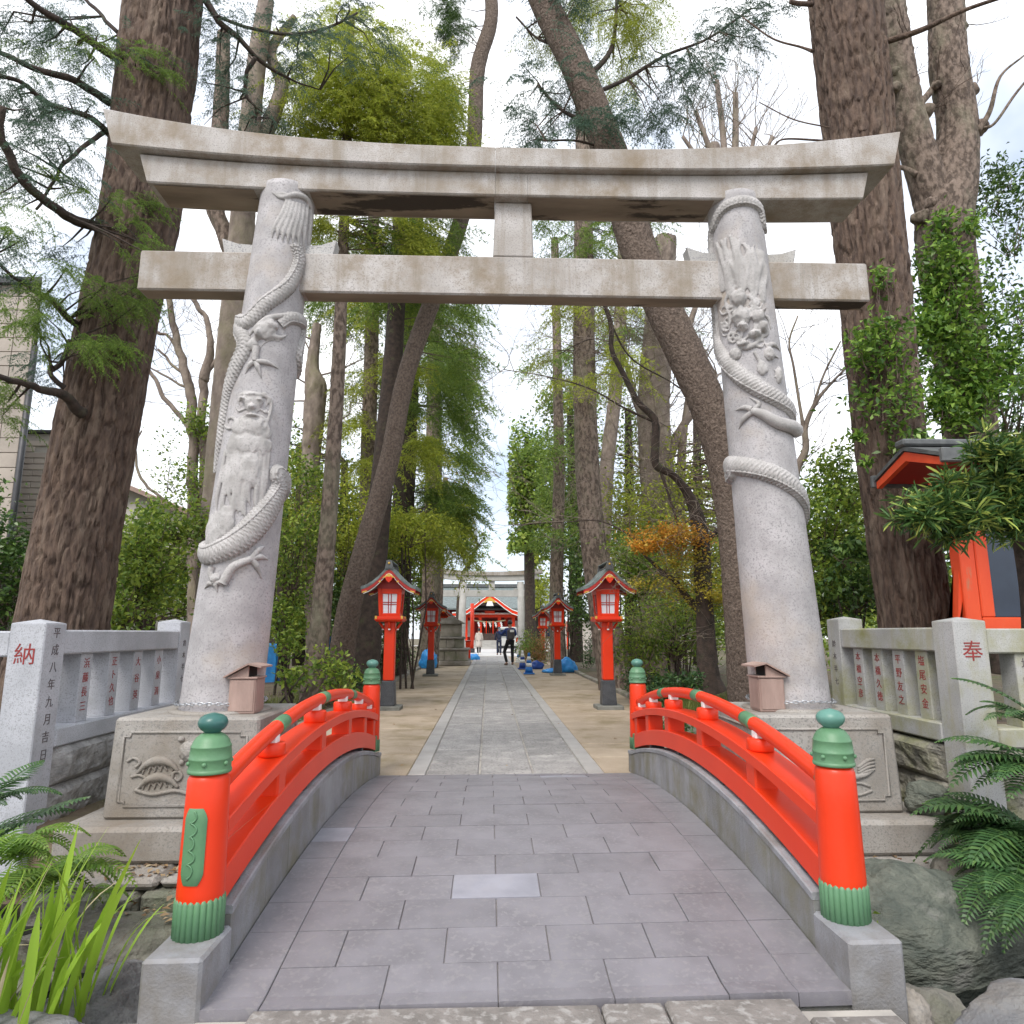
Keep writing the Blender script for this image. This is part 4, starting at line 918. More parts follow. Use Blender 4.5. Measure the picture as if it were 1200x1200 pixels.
# ------------------------------------------------------------------ red lantern posts
def lantern(loc, label, group):
    r_ = thing('lantern_post', label, 'lantern', (0, 0, 0), group)
    def B(name, lo, hi, mat, parent=r_, b=.006, fn=None): return MB().box(lo, hi, b, fn).build(name, mat, parent)
    B('base_slab', (-.24, -.24, -.02), (.24, .24, .06), 'lampbase', b=.012)
    B('plinth', (-.135, -.135, .061), (.135, .135, .50), 'black', b=.01, fn=lambda p: np.array([p[0] * (1 - .16 * (p[2] - .06) / .44), p[1] * (1 - .16 * (p[2] - .06) / .44), p[2]]))
    B('shaft', (-.098, -.098, .501), (.098, .098, 1.56), 'red', b=.016)
    for sx, sy in ((1, 0), (-1, 0), (0, 1), (0, -1)):       # curled brackets
        q = [(.10, 1.40), (.125, 1.43), (.15, 1.47), (.17, 1.50), (.21, 1.545)]
        MB().tube([(sx * a, sy * a, z) for a, z in q], [.012, .022, .024, .022, .018], 8).build('bracket', 'red', r_, True)
        B('bracket_tip', (sx * .135 - .02, sy * .135 - .02, 1.405), (sx * .135 + .02, sy * .135 + .02, 1.43), 'white', b=.004)
    B('platform', (-.27, -.27, 1.555), (.27, .27, 1.60), 'red', b=.008, fn=lambda p: np.array([p[0] * (.84 + .16 * (p[2] - 1.555) / .045), p[1] * (.84 + .16 * (p[2] - 1.555) / .045), p[2]]))
    B('sill', (-.235, -.235, 1.601), (.235, .235, 1.655), 'red', b=.006)
    for sx in (-1, 1):
        for sy in (-1, 1):
            B('corner_fitting', (sx * .235 - .02, sy * .235 - .02, 1.602), (sx * .235 + .02, sy * .235 + .02, 1.66), 'gold', b=.006)
    k = lambda z: 1 + .17 * (z - 1.655) / .5
    fl = lambda p: np.array([p[0] * k(p[2]), p[1] * k(p[2]), p[2]])
    for sx in (-1, 1):
        for sy in (-1, 1): B('corner_post', (sx * .165 - .025, sy * .165 - .025, 1.656), (sx * .165 + .025, sy * .165 + .025, 2.155), 'red', b=.004, fn=fl)
    for d in range(4):
        c_, s_ = [(1, 0), (0, 1), (-1, 0), (0, -1)][d]
        rotf = lambda p, c_=c_, s_=s_: np.array([p[0] * c_ - p[1] * s_, p[0] * s_ + p[1] * c_, p[2]])
        F_ = lambda p: rotf(fl(p))
        wn = B('window', (-.138, -.166, 1.70), (.138, -.154, 2.10), 'pane', b=.002, fn=F_)
        B('rail', (-.139, -.186, 1.657), (.139, -.15, 1.708), 'red', b=.003, fn=F_); B('rail', (-.139, -.186, 2.06), (.139, -.15, 2.15), 'red', b=.003, fn=F_)
        for x in (-.022, .022): B('muntin', (x - .007, -.177, 1.709), (x + .007, -.1665, 2.059), 'red_deep', wn, .002, F_)
        for z in (1.868, 1.905): B('muntin', (-.137, -.1755, z - .007), (.137, -.1668, z + .007), 'red_deep', wn, .002, F_)
        for x in (-.128, .128): B('stile', (x - .012, -.181, 1.709), (x + .012, -.1665, 2.059), 'red', wn, .002, F_)
    # curved gable roof, ridge along Y
    pr = np.array([(0, 2.50), (.055, 2.472), (.12, 2.40), (.20, 2.315), (.29, 2.24), (.39, 2.175), (.50, 2.135)])
    full = np.vstack([pr[::-1] * [-1, 1], pr[1:]])
    def sheet(y0_, y1_, t0, t1, w=1.0):
        q = full * [w, 1]; top = q + [0, t1]; bot = q + [0, t0]; n = len(q); V = []
        for y in (y0_, y1_):
            V += [(a, y, b) for a, b in top] + [(a, y, b) for a, b in bot]
        f = []
        for i in range(n - 1):
            f += [[i, i + 1, 2 * n + i + 1, 2 * n + i], [n + i, 3 * n + i, 3 * n + i + 1, n + i + 1], [i, n + i, n + i + 1, i + 1], [2 * n + i, 2 * n + i + 1, 3 * n + i + 1, 3 * n + i]]
        f += [[0, 2 * n, 3 * n, n], [n - 1, 2 * n - 1, 4 * n - 1, 3 * n - 1]]
        return V, f
    roof = obj('roof', *sheet(-.40, .40, -.012, .040), 'copper', r_)
    for i in range(2, len(full) - 2):
        pass
    for y in np.linspace(-.36, .36, 9):                    # standing seams
        MB().tube([(a, y, b + .042) for a, b in full], .009, 5).build('seam', 'copper', roof, True)
    for e in (-1, 1):
        y = e * .385
        obj('bargeboard', *sheet(y - .012, y + .012, -.075, -.013, .97), 'red_deep', roof)
        obj('bargeboard_edge', *sheet(y - .016, y + .016, -.086, -.076, .90), 'white', roof)
        for sx in (-1, 1):
            B('gold_tip', (sx * .43 - .04, y - .02, 2.075), (sx * .43 + .04, y + .02, 2.10), 'gold', roof, .003, lambda p: np.array([p[0], p[1], p[2] - .25 * (abs(p[0]) - .43)]))
            B('gold_tip', (sx * .16 - .02, y - .02, 2.255), (sx * .16 + .02, y + .02, 2.285), 'gold', roof, .003)
        MB().prism([(-.12, 2.335), (0, 2.42), (.12, 2.335), (.05, 2.345), (0, 2.30), (-.05, 2.345)], y - .02 * 1.2, y + .02 * 1.2, 1).build('gold_crest', 'gold', roof)
        MB().lathe([(.001, -.02), (.05, -.018), (.056, 0), (.05, .018), (.001, .02)], (0, 0, 0), 16)
        MB().prism([(-.05, 2.30), (-.065, 2.335), (-.04, 2.365), (0, 2.352), (.04, 2.365), (.065, 2.335), (.05, 2.30), (0, 2.25)], y - .03, y + .03, 1).build('pendant', 'red', roof)
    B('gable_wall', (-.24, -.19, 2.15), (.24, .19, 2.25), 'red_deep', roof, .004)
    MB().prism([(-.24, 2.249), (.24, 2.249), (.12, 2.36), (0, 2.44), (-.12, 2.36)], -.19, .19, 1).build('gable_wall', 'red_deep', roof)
    rd = B('ridge', (-.045, -.41, 2.525), (.045, .41, 2.565), 'roof_dark', roof, .01)
    B('ridge_cap', (-.06, -.42, 2.566), (.06, .42, 2.59), 'copper', roof, .008, lambda p: np.array([p[0], p[1], p[2] + .06 * (abs(p[1]) / .42) ** 2]))
    for y in (-.41, .41):
        MB().prism([(-.075, 2.50), (.075, 2.50), (.06, 2.60), (.03, 2.66), (-.03, 2.66), (-.06, 2.60)], y - .015, y + .015, 1).build('ridge_ornament', 'roof_dark', roof)
        v, f = ICO3; obj('boss', v * [.022, .02, .022] + np.array([0, y - .016 * np.sign(-y), 2.60]), f, 'gold', roof, True)
    r_.location = loc
    return r_
lp = lantern((-1.81, 12.85, 0), 'red lantern post next to the bridge, on the coin box and blue sheet side', 'red lantern posts along the path')
for x, y, lab in ((-1.86, 22.6, 'red lantern post second from the bridge, beside a blue bundle and stone platform'), (-2.16, 33.5, 'red lantern post standing right behind the stepped stone platform'), (2.20, 12.85, 'red lantern post next to the bridge, in front of the orange maple'), (2.26, 22.8, 'red lantern post beside the traffic cones and brushwood heap'), (2.62, 33.5, 'red lantern post behind the brushwood heap')):
    c = copy_tree(lp); c.location = (x, y, 0); c['label'] = lab; c.rotation_euler.z = R(2 * math.sin(x * 9))

# ------------------------------------------------------------------ far torii
t2 = thing('far_torii', 'pale stone torii gate with slightly curved lintel before the shrine hall', 'torii gate', (.2, 46, 0))
for x, xt in ((-1.82, -1.70), (2.24, 2.12)):
    MB().tube([(x, 46, 0), (xt, 46, 4.75)], [.26, .22], 28).build('pillar', 'concrete', t2, True)
    MB().lathe([(.01, 0), (.40, 0), (.42, .12), (.33, .3), (.01, .3)], (x, 46, 0), 28).build('pillar_foot', 'plinth', t2, True)
def farlint(name, x0_, x1_, zb, zt, hy, ca, cb, mat='concrete'):
    V = []; n = 21
    for i in range(n):
        u = i / (n - 1); x = x0_ + (x1_ - x0_) * u; e = abs(2 * u - 1) ** 2.4
        V += [(x, 46 - hy, zb + cb * e), (x, 46 - hy, zt + ca * e), (x, 46 + hy, zt + ca * e), (x, 46 + hy, zb + cb * e)]
    obj(name, V, grid_faces(n, 4).tolist() + [[0, 1, 2, 3], [4 * n - 1, 4 * n - 2, 4 * n - 3, 4 * n - 4]], mat, t2)
farlint('top_lintel', -3.35, 3.6, 5.15, 5.40, .36, .26, .16, 'lintel'); farlint('lower_lintel', -3.1, 3.4, 4.80, 5.148, .26, .16, .14)
MB().box((-3.15, 45.85, 3.75), (3.42, 46.15, 4.17), .01).build('tie_beam', 'concrete', t2)
MB().box((.0, 45.86, 4.172), (.40, 46.14, 4.80), .01).build('centre_strut', 'concrete', t2)
for x in (-1.72, 2.14):
    for e in (-1, 1): MB().box((x + e * .36 - .11, 45.9, 4.172), (x + e * .36 + .11, 46.1, 4.29), .01).build('wedge', 'concrete', t2)

# ------------------------------------------------------------------ shrine hall at the end of the path
sh = thing('shrine_hall', 'vermilion shrine hall with curved gable porch and white paper streamers', 'shrine', (.1, 62, 0)); SY = 62.0
def SB(name, lo, hi, mat, b=.01): return MB().box(lo, hi, b).build(name, mat, sh)
for i in range(4): SB('step', (-2.3, SY - 1.6 + .32 * i, .18 * i), (2.5, SY + 4, .18 * (i + 1) - .004), 'concrete')
for x in (-2.0, -.75, .95, 2.2):
    SB('column', (x - .14, SY - .6, .55), (x + .14, SY - .32, 3.1), 'red'); SB('column_base', (x - .17, SY - .63, .40), (x + .17, SY - .29, .72), 'white')
for x in (-2.9, -1.4, 1.6, 3.1): SB('column', (x - .13, SY + 2.4, .7), (x + .13, SY + 2.66, 3.2), 'red')
SB('tie_beam', (-2.3, SY - .58, 2.72), (2.5, SY - .34, 3.0), 'red'); SB('tie_beam', (-2.9, SY - .5, 3.02), (3.1, SY - .3, 3.16), 'concrete')
SB('back_wall', (-3.6, SY + 3.0, .7), (3.8, SY + 3.2, 3.3), 'red_deep'); SB('doorway', (-.9, SY + 2.97, .75), (1.1, SY + 3.0, 2.6), 'wood_dark')
for x in (-2.2, 2.4): SB('lattice', (x - .55, SY + 2.95, 1.0), (x + .55, SY + 2.99, 2.5), 'white')
for x in np.arange(-.8, 1.05, .2): SB('lattice_bar', (x - .03, SY + 2.93, .8), (x + .03, SY + 2.965, 2.55), 'red')
prof = np.array([(-3.3, 3.05), (-2.7, 3.10), (-2.0, 3.32), (-1.3, 3.78), (-.7, 4.25), (-.3, 4.50), (0, 4.62), (.3, 4.50), (.7, 4.25), (1.3, 3.78), (2.0, 3.32), (2.7, 3.10), (3.3, 3.05)])
def ridge_sheet(name, y0_, y1_, t0, t1, mat, w=1.0, dz=0):
    n = len(prof); V = []
    for y in (y0_, y1_):
        for t in (t1, t0): V += [(.1 + a * w, y, b + t + dz) for a, b in prof]
    f = []
    for i in range(n - 1):
        f += [[i, i + 1, 2 * n + i + 1, 2 * n + i], [n + i, 3 * n + i, 3 * n + i + 1, n + i + 1], [i, n + i, n + i + 1, i + 1], [2 * n + i, 2 * n + i + 1, 3 * n + i + 1, 3 * n + i]]
    f += [[0, 2 * n, 3 * n, n], [n - 1, 2 * n - 1, 4 * n - 1, 3 * n - 1]]; return obj(name, V, f, mat, sh)
ridge_sheet('porch_roof', SY - 1.5, SY + 3, .0, .14, 'copper'); ridge_sheet('bargeboard', SY - 1.56, SY - 1.42, -.24, -.002, 'red', .99); ridge_sheet('bargeboard_edge', SY - 1.60, SY - 1.46, .0, .07, 'white', 1.0)
ridge_sheet('bargeboard_edge', SY - 1.59, SY - 1.47, -.31, -.245, 'white', .97)
MB().prism([(-.9, 3.75), (1.1, 3.75), (.1, 4.40)], SY - 1.40, SY - 1.34, 1).build('gable_panel', 'wood_dark', sh)
MB().prism([(-.45, 3.95), (-.3, 4.2), (.1, 4.5), (.5, 4.2), (.65, 3.95), (.1, 4.1)], SY - 1.66, SY - 1.57, 1).build('gable_crest', 'gold', sh)
MB().prism([(-.22, 3.7), (.42, 3.7), (.30, 4.1), (-.10, 4.1)], SY - 1.68, SY - 1.58, 1).build('pendant', 'white', sh)
MB().tube([(.1, SY - 1.6, 4.72), (.1, SY + 3, 4.72)], .13, 12).build('porch_ridge', 'roof_dark', sh, True)
SB('plaque', (-.35, SY - .66, 2.9), (.55, SY - .6, 3.3), 'red'); SB('eave_board', (-3.1, SY - 1.3, 2.98), (3.3, SY - .7, 3.04), 'wood')
rope = [(x, SY - .64, 2.42 - .10 * math.cos((x - .1) * 1.5)) for x in np.linspace(-1.3, 1.5, 20)]
MB().tube(rope, .06, 8).build('straw_rope', 'dry', sh, True)
for x in (-.9, -.4, .1, .6, 1.1):
    MB().prism([(x - .08, 2.34), (x + .08, 2.34), (x + .05, 2.2), (x + .14, 2.2), (x + .08, 2.05), (x + .16, 2.05), (x + .06, 1.82), (x, 1.98), (x - .04, 2.0), (x - .02, 2.15), (x - .1, 2.18)], SY - .68, SY - .665, 1).build('paper_streamer', 'white', sh)
for x in (-.2, .4): MB().tube([(x, SY - .9, 2.4), (x, SY - .9, 1.3)], .05, 8).build('bell_rope', 'red', sh, True)
SB('offertory_box', (-.6, SY - .2, .72), (.8, SY + .5, 1.35), 'wood_dark')
# main roof behind the porch
V = [(-7.5, SY + 2, 3.5), (7.7, SY + 2, 3.5), (7.7, SY + 2, 3.65), (-7.5, SY + 2, 3.65), (-5.5, SY + 5.5, 5.6), (5.7, SY + 5.5, 5.6), (5.7, SY + 5.5, 5.8), (-5.5, SY + 5.5, 5.8), (-7.5, SY + 9, 3.5), (7.7, SY + 9, 3.5), (7.7, SY + 9, 3.65), (-7.5, SY + 9, 3.65)]
obj('main_roof', V, [[0, 1, 2, 3], [3, 2, 6, 7], [0, 4, 5, 1], [7, 6, 10, 11], [4, 8, 9, 5], [8, 11, 10, 9], [0, 3, 7, 4], [4, 7, 11, 8], [1, 5, 6, 2], [5, 9, 10, 6]], 'copper', sh)
SB('main_wall', (-5.6, SY + 3.4, .3), (5.8, SY + 8, 3.5), 'red_deep')
for x in (-5.2, -3.8, 4.0, 5.4): SB('column', (x - .14, SY + 3.1, .3), (x + .14, SY + 3.38, 3.5), 'red')
SB('main_ridge', (-5.6, SY + 5.3, 5.78), (5.8, SY + 5.7, 6.1), 'roof_dark')
# office roofs right of the hall, white tent roof
o = thing('office_house', 'small vermilion shrine office with grey roof beside the hall', 'building', (6.2, 57, 0))
MB().box((4.2, 56, 0), (8.5, 60, 2.3), .02).build('wall', 'plaster', o)
for x in (4.2, 5.3, 6.4, 7.5, 8.5): MB().box((x - .08, 55.9, 0), (x + .08, 55.99, 2.3), .01).build('column', 'red', o)
MB().prism([(3.4, 2.2), (6.3, 3.6), (9.2, 2.2), (9.2, 2.32), (6.3, 3.78), (3.4, 2.32)], 55.2, 60.6, 1).build('roof', 'copper', o)
MB().box((4.6, 55.95, .9), (5.1, 55.98, 1.9), .005).build('window', 'glass', o)

# ------------------------------------------------------------------ platform, wooden rack, white van, brushwood, cones, bundles
o = thing('stone_platform', 'stepped stone platform with a small roofed stone block beside the path', 'platform', (-1.5, 30.5, 0))
for i, (w, z0, z1) in enumerate(((.86, 0, .18), (.74, .182, .62), (.80, .622, .72), (.55, .722, 1.10), (.62, 1.102, 1.2), (.45, 1.202, 1.75))):
    n = 3 if i in (1, 3) else 1
    for k in range(n):
        a = -1.62 - w + 2 * w * k / n; MB().box((a + .004, 30.4 - w * .9, z0), (a + 2 * w / n - .004, 30.4 + w * .9, z1), .02).build('stone_block', 'kerb' if i % 2 else 'plinth', o)
MB().prism([(-2.25, 1.752), (-.99, 1.752), (-1.62, 2.1)], 29.9, 30.9, 1).build('cap_stone', 'plinth', o)
o = thing('red_fence_post', 'short red wooden barrier post with grey foot beside the stone platform', 'post', (-.98, 33.5, 0))
MB().box((-1.12, 33.4, .02), (-.84, 33.6, .16), .01).build('foot', 'lampbase', o); MB().box((-1.10, 33.42, .162), (-.86, 33.58, .95), .01).build('board', 'red', o); MB().box((-1.13, 33.4, .952), (-.83, 33.6, 1.0), .01).build('cap', 'red_deep', o)
o = thing('red_pillar', 'tall thin red wooden pillar beside the far torii', 'post', (-1.15, 48.5, 0)); MB().tube([(-1.15, 48.5, .3), (-1.15, 48.5, 3.4)], .13, 16).build('shaft', 'red', o, True); MB().lathe([(.01, 0), (.2, 0), (.2, .3), (.01, .3)], (-1.15, 48.5, 0), 16).build('foot', 'black', o)
def van(loc):
    o = thing('parked_van', 'small white van parked in the shrine plaza', 'van', loc); x, y, z = loc
    def b(n, lo, hi, m, bb=.03, fn=None, par=None): return MB().box(np.add(loc, lo), np.add(loc, hi), bb, fn).build(n, m, par or o)
    b('body', (-.72, -1.6, .28), (.72, 1.6, 1.0), 'white', .08)
    cab = b('cabin', (-.70, -1.45, 1.0), (.70, 1.2, 1.78), 'white', .08, lambda p: np.array([x + (p[0] - x) * (1 - .13 * (p[2] - 1.0)), p[1] - .2 * (p[2] - 1) * (p[1] - y > .5), p[2]]))
    b('rear_window', (-.56, -1.475, 1.12), (.56, -1.448, 1.6), 'glass', .01, par=cab)
    for s in (-1, 1):
        b('side_window', (s * .70 - .012, -1.2, 1.12), (s * .70 + .012, .8, 1.55), 'glass', .004, par=cab)
        b('tail_light', (s * .62 - .06, -1.63, .75), (s * .62 + .06, -1.602, 1.0), 'red', .006)
        for yy in (-1.0, 1.0):
            w = MB().add(*tube([(x + s * .58, y + yy, .28), (x + s * .74, y + yy, .28)], .28, 20)).build('wheel', 'black', o, True)
            MB().add(*tube([(x + s * .742, y + yy, .28), (x + s * .752, y + yy, .28)], .16, 16)).build('rim', 'steel', w, True)
    b('bumper', (-.74, -1.68, .30), (.74, -1.605, .48), 'darkmetal', .02); b('number_plate', (-.17, -1.70, .52), (.17, -1.685, .68), 'white', .004)
van((1.35, 50, 0))
def cone(loc, label, m1, bands):
    o = thing('traffic_cone', label, 'traffic cone', loc, 'traffic cones beside the path'); x, y, z = loc
    MB().box((x - .19, y - .19, 0.0), (x + .19, y + .19, .045), .02).build('base', m1, o)
    zs = [.046, .24, .36, .46, .58, .70]; r = lambda h: .145 - .155 * h
    for i, (a, b) in enumerate(zip(zs[:-1], zs[1:])):
        MB().lathe([(.005, a), (r(a), a), (r(b), b - .001), (.005, b - .001)], (x, y, 0), 24).build('white_band' if bands[i] == 'white' else 'cone_body', bands[i], o, True)
cone((1.36, 23.4, 0), 'light blue traffic cone with two white bands and blue tip', 'cone_blue', ['cone_blue', 'white', 'cone_blue', 'white', 'cone_blue'])
cone((1.30, 26.6, 0), 'navy traffic cone with white band and white tip', 'cone_navy', ['cone_navy', 'white', 'cone_navy', 'white', 'white'])
cone((1.42, 32.4, 0), 'plain white traffic cone behind the blue ones', 'white', ['white', 'cone_blue', 'white', 'white', 'white'])
def bundle(label, c, size, seed, mat='tarp'):
    v, f = ICO4; d = 1 + .5 * (fbm(v * 2.2 + seed, 3, seed) - .5) + .22 * np.abs(fbm(v * 6 + seed, 3, seed + 5) - .5); v = v * d[:, None] * np.array(size); v[:, 2] = np.maximum(v[:, 2], -size[2] * .35)
    v[:, 2] += size[2] * .35; o = obj('tarp_bundle', v + np.array(c), f, mat, None, False); tag(o, label, 'tarp', 'blue tarpaulin bundles')
bundle('crumpled blue tarpaulin bundle between the two lanterns by the platform', (-2.35, 27.5, .0), (.34, .3, .55), 3)
bundle('blue tarpaulin heap beside the lantern with the traffic cones', (2.75, 24.5, .0), (.34, .3, .36), 4)
bundle('small dark blue bag on the paving beside the cones', (1.85, 26.8, 0), (.26, .2, .22), 5, 'cone_navy')
bundle('flat light blue sheet lying by the lantern with the cones', (2.2, 24.4, 0), (.3, .3, .10), 6)
bundle('pale blue bag on the ground beside the red barrier post', (-.75, 36, 0), (.3, .25, .22), 7)
# blue sheeted shed behind the left trees
o = thing('sheet_covered_stack', 'bright blue sheeting over a low stack behind the thin tree trunks', 'tarp', (-6.2, 19, 0))
for k, (a, b) in enumerate(((-6.75, -5.55), (-4.75, -4.2))):
    MB().box((a, 18.6, .0), (b, 19.6, 1.12 + .1 * k), .05, fn=lambda p: p + np.array([0, .06 * math.sin(p[0] * 9), .04 * math.sin(p[0] * 7)])).build('blue_sheet', 'tarp', o)
MB().box((-6.8, 18.7, 1.08), (-5.4, 19.7, 1.2), .01).build('cover_board', 'wood_dark', o)

# ------------------------------------------------------------------ people
def skin(name, joints, edges, rad, mat, parent, sub=2):
    me = bpy.data.meshes.new(name); me.from_pydata([tuple(j) for j in joints], edges, []); o = bpy.data.objects.new(name, me); COL.objects.link(o)
    sk = o.modifiers.new('skin', 'SKIN'); me.skin_vertices.new() if not me.skin_vertices else None
    for i, r in enumerate(rad): me.skin_vertices[0].data[i].radius = (r, r) if not isinstance(r, tuple) else r
    me.skin_vertices[0].data[0].use_root = True; sk.use_smooth_shade = True
    ss = o.modifiers.new('sub', 'SUBSURF'); ss.levels = sub; ss.render_levels = sub
    dg = bpy.context.evaluated_depsgraph_get(); dg.update(); nm = bpy.data.meshes.new_from_object(o.evaluated_get(dg)); bpy.data.objects.remove(o)
    v = np.zeros(len(nm.vertices) * 3); nm.vertices.foreach_get('co', v); f = [list(p.vertices) for p in nm.polygons]; bpy.data.meshes.remove(nm)
    return obj(name, v.reshape(-1, 3), f, mat, parent, True, local=True)
M['skin'] = pm('skin', (.48, .27, .19)); M['hair'] = pm('hair', (.015, .012, .011), rough=.4); M['beige'] = pm('beige_coat', (.56, .50, .46), (.47, .42, .38), 5, .9, .1, 60)
M['navy'] = pm('navy_cloth', (.018, .024, .055), (.012, .016, .035), 6, .85); M['blackcloth'] = pm('black_cloth', (.012, .012, .015), rough=.85); M['vest'] = pm('grey_pack', (.09, .08, .085), (.06, .055, .06), 6, .8); M['bluejk'] = pm('blue_jacket', (.025, .06, .24), (.02, .04, .15), 4, .8); M['shoe'] = pm('shoe', (.20, .13, .10), rough=.7)
def person(loc, label, h, pose, rotz=0):
    k = h / 1.72; p = thing('person', label, 'person', (0, 0, 0))
    J = dict(pel=(0, 0, .93), wai=(0, 0, 1.08), che=(0, .01, 1.30), nek=(0, .0, 1.45), hd0=(0, .02, 1.54), hd1=(0, .03, 1.66), lsh=(-.17, 0, 1.40), rsh=(.17, 0, 1.40), lel=(-.23, .0, 1.14), rel=(.23, 0, 1.14), lha=(-.24, .08, .92), rha=(.24, .08, .92), lhp=(-.09, 0, .90), rhp=(.09, 0, .90), lkn=(-.10, .02, .50), rkn=(.10, .02, .50), lan=(-.10, 0, .09), ran=(.10, 0, .09), lto=(-.11, .14, .04), rto=(.11, .14, .04))
    J.update(pose.get('J', {})); A = {n: np.array(v) * k for n, v in J.items()}
    def chain(name, names, links, rad, mat, sub=2): return skin(name, [A[n] for n in names], [(names.index(a), names.index(b)) for a, b in links], [r * k if not isinstance(r, tuple) else (r[0] * k, r[1] * k) for r in rad], mat, p, sub)
    nm = ['pel', 'wai', 'che', 'nek', 'hd0', 'hd1', 'lsh', 'lel', 'lha', 'rsh', 'rel', 'rha', 'lhp', 'lkn', 'lan', 'lto', 'rhp', 'rkn', 'ran', 'rto']
    chain('body', nm, [('pel', 'wai'), ('wai', 'che'), ('che', 'nek'), ('nek', 'hd0'), ('hd0', 'hd1'), ('che', 'lsh'), ('lsh', 'lel'), ('lel', 'lha'), ('che', 'rsh'), ('rsh', 'rel'), ('rel', 'rha'), ('pel', 'lhp'), ('lhp', 'lkn'), ('lkn', 'lan'), ('lan', 'lto'), ('pel', 'rhp'), ('rhp', 'rkn'), ('rkn', 'ran'), ('ran', 'rto')],
          [.11, .11, .12, .052, .082, .085, .055, .042, .032, .055, .042, .032, .08, .055, .038, .035, .08, .055, .038, .035], 'skin')
    chain('trousers', ['pel', 'lhp', 'lkn', 'lan', 'rhp', 'rkn', 'ran'], [('pel', 'lhp'), ('lhp', 'lkn'), ('lkn', 'lan'), ('pel', 'rhp'), ('rhp', 'rkn'), ('rkn', 'ran')], [(.145, .11), .095, .072, .06, .095, .072, .06], pose.get('trousers', 'blackcloth'))
    chain('jacket', ['pel', 'wai', 'che', 'nek', 'lsh', 'lel', 'lha', 'rsh', 'rel', 'rha'], [('pel', 'wai'), ('wai', 'che'), ('che', 'nek'), ('che', 'lsh'), ('lsh', 'lel'), ('lel', 'lha'), ('che', 'rsh'), ('rsh', 'rel'), ('rel', 'rha')], [(.17, .135), (.165, .13), (.18, .14), .075, .08, .064, .05, .08, .064, .05], pose['top'])
    v, f = ICO4; c = A['hd1'] + np.array([0, -.02, .01]) * k
    hv = v * np.array([.096, .108, .118]) * k; hv = hv[:, :] + c; hv[:, 2] = np.maximum(hv[:, 2], c[2] - (.085 if pose.get('bob') else .05) * k + .03 * k * (hv[:, 1] > c[1] + .06 * k)); obj('hair', hv, f, 'hair', p, True, local=True)
    for s_ in ('l', 'r'):
        a, t = A[s_ + 'an'], A[s_ + 'to']; MB().add(*tube([a * [1, 1, .35] - (t - a) * [.35, .35, 0] + [0, 0, .02], (a + t) / 2 * [1, 1, .7], t * [1, 1, .8] + (t - a) * [.3, .3, 0]], [.045, .052, .035], 12)).build('shoe', pose.get('shoe', 'shoe'), p, True, local=True)
    if 'coat' in pose:
        pr = [(.001, .50), (.235, .50), (.225, .62), (.20, .85), (.185, 1.02), (.195, 1.22), (.19, 1.36), (.12, 1.44), (.075, 1.46), (.001, 1.46)]
        vv, ff = lathe([(a * k, b * k) for a, b in pr], n=28); vv[:, 1] *= .86; obj('coat_skirt', vv, ff, pose['coat'], p, True, local=True)
        vv, ff = ICO3; obj('hood', vv * np.array([.11, .07, .09]) * k + np.array([0, -.11, 1.40]) * k, ff, pose['coat'], p, True, local=True)
    if 'pack' in pose:
        MB().box(np.array([-.15, -.27, 1.0]) * k, np.array([.15, -.11, 1.42]) * k, .06).build('backpack', pose['pack'], p, local=True)
        MB().box(np.array([-.05, -.282, 1.30]) * k, np.array([.11, -.272, 1.39]) * k, .004).build('backpack_patch', 'white', p, local=True)
    p.location = loc; p.rotation_euler.z = rotz
    return p
person((-.60, 44.0, .01), 'person in a pale beige hooded coat walking towards the shrine', 1.60, dict(top='beige', coat='beige', bob=1, shoe='white', J=dict(lkn=(-.09, .05, .5), rkn=(.08, -.02, .5), lan=(-.07, .10, .1), ran=(.07, -.14, .13), lto=(-.07, .24, .04), rto=(.07, -.02, .04))))
person((.66, 43.5, .01), 'person in dark navy clothes standing with one arm held out', 1.68, dict(top='navy', trousers='navy', J=dict(rel=(.36, .10, 1.24), rha=(.60, .18, 1.27))))
pp = person((.93, 29.9, .0), 'person with a grey backpack and blue sleeves raising a phone', 1.84, dict(top='bluejk', pack='vest', J=dict(lel=(-.34, .06, 1.20), lha=(-.46, .22, 1.34), rel=(.26, .10, 1.18), rha=(.05, .30, 1.34), lkn=(-.22, .10, .52), lan=(-.14, -.04, .10), lto=(-.18, .10, .04), rkn=(.10, .03, .5), lhp=(-.10, 0, .9))), R(8))
o = thing('phone', 'small phone held up by the person with the backpack', 'phone', (.47, 30.2, 1.44)); MB().box((.43, 30.19, 1.42), (.51, 30.205, 1.57), .006).build('phone_case', 'blackcloth', o); MB().box((.435, 30.184, 1.427), (.505, 30.1895, 1.563), .002).build('phone_screen', 'pane', o)

# ------------------------------------------------------------------ roofed notice board on the right
nb = thing('notice_board', 'roofed vermilion notice board with dark glass behind the mossy fence', 'notice board', (6.1, 7.3, .3))
def NB(n, lo, hi, m, b=.012, par=None, fn=None): return MB().box(lo, hi, b, fn).build(n, m, par or nb)
NBY = 7.25
for x in (5.16, 7.6): NB('post', (x - .085, NBY - .085, .3), (x + .085, NBY + .085, 3.05), 'red_old')
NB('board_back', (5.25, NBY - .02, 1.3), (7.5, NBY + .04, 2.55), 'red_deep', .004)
gl = NB('glass_pane', (5.40, NBY - .065, 1.52), (7.4, NBY - .05, 2.5), 'glass', .003)
NB('frame_rail', (5.25, NBY - .09, 1.34), (7.5, NBY - .03, 1.515), 'red_old'); NB('frame_rail', (5.25, NBY - .09, 2.505), (7.5, NBY - .03, 2.62), 'red_old'); NB('frame_stile', (5.25, NBY - .088, 1.516), (5.395, NBY - .032, 2.504), 'red_old')
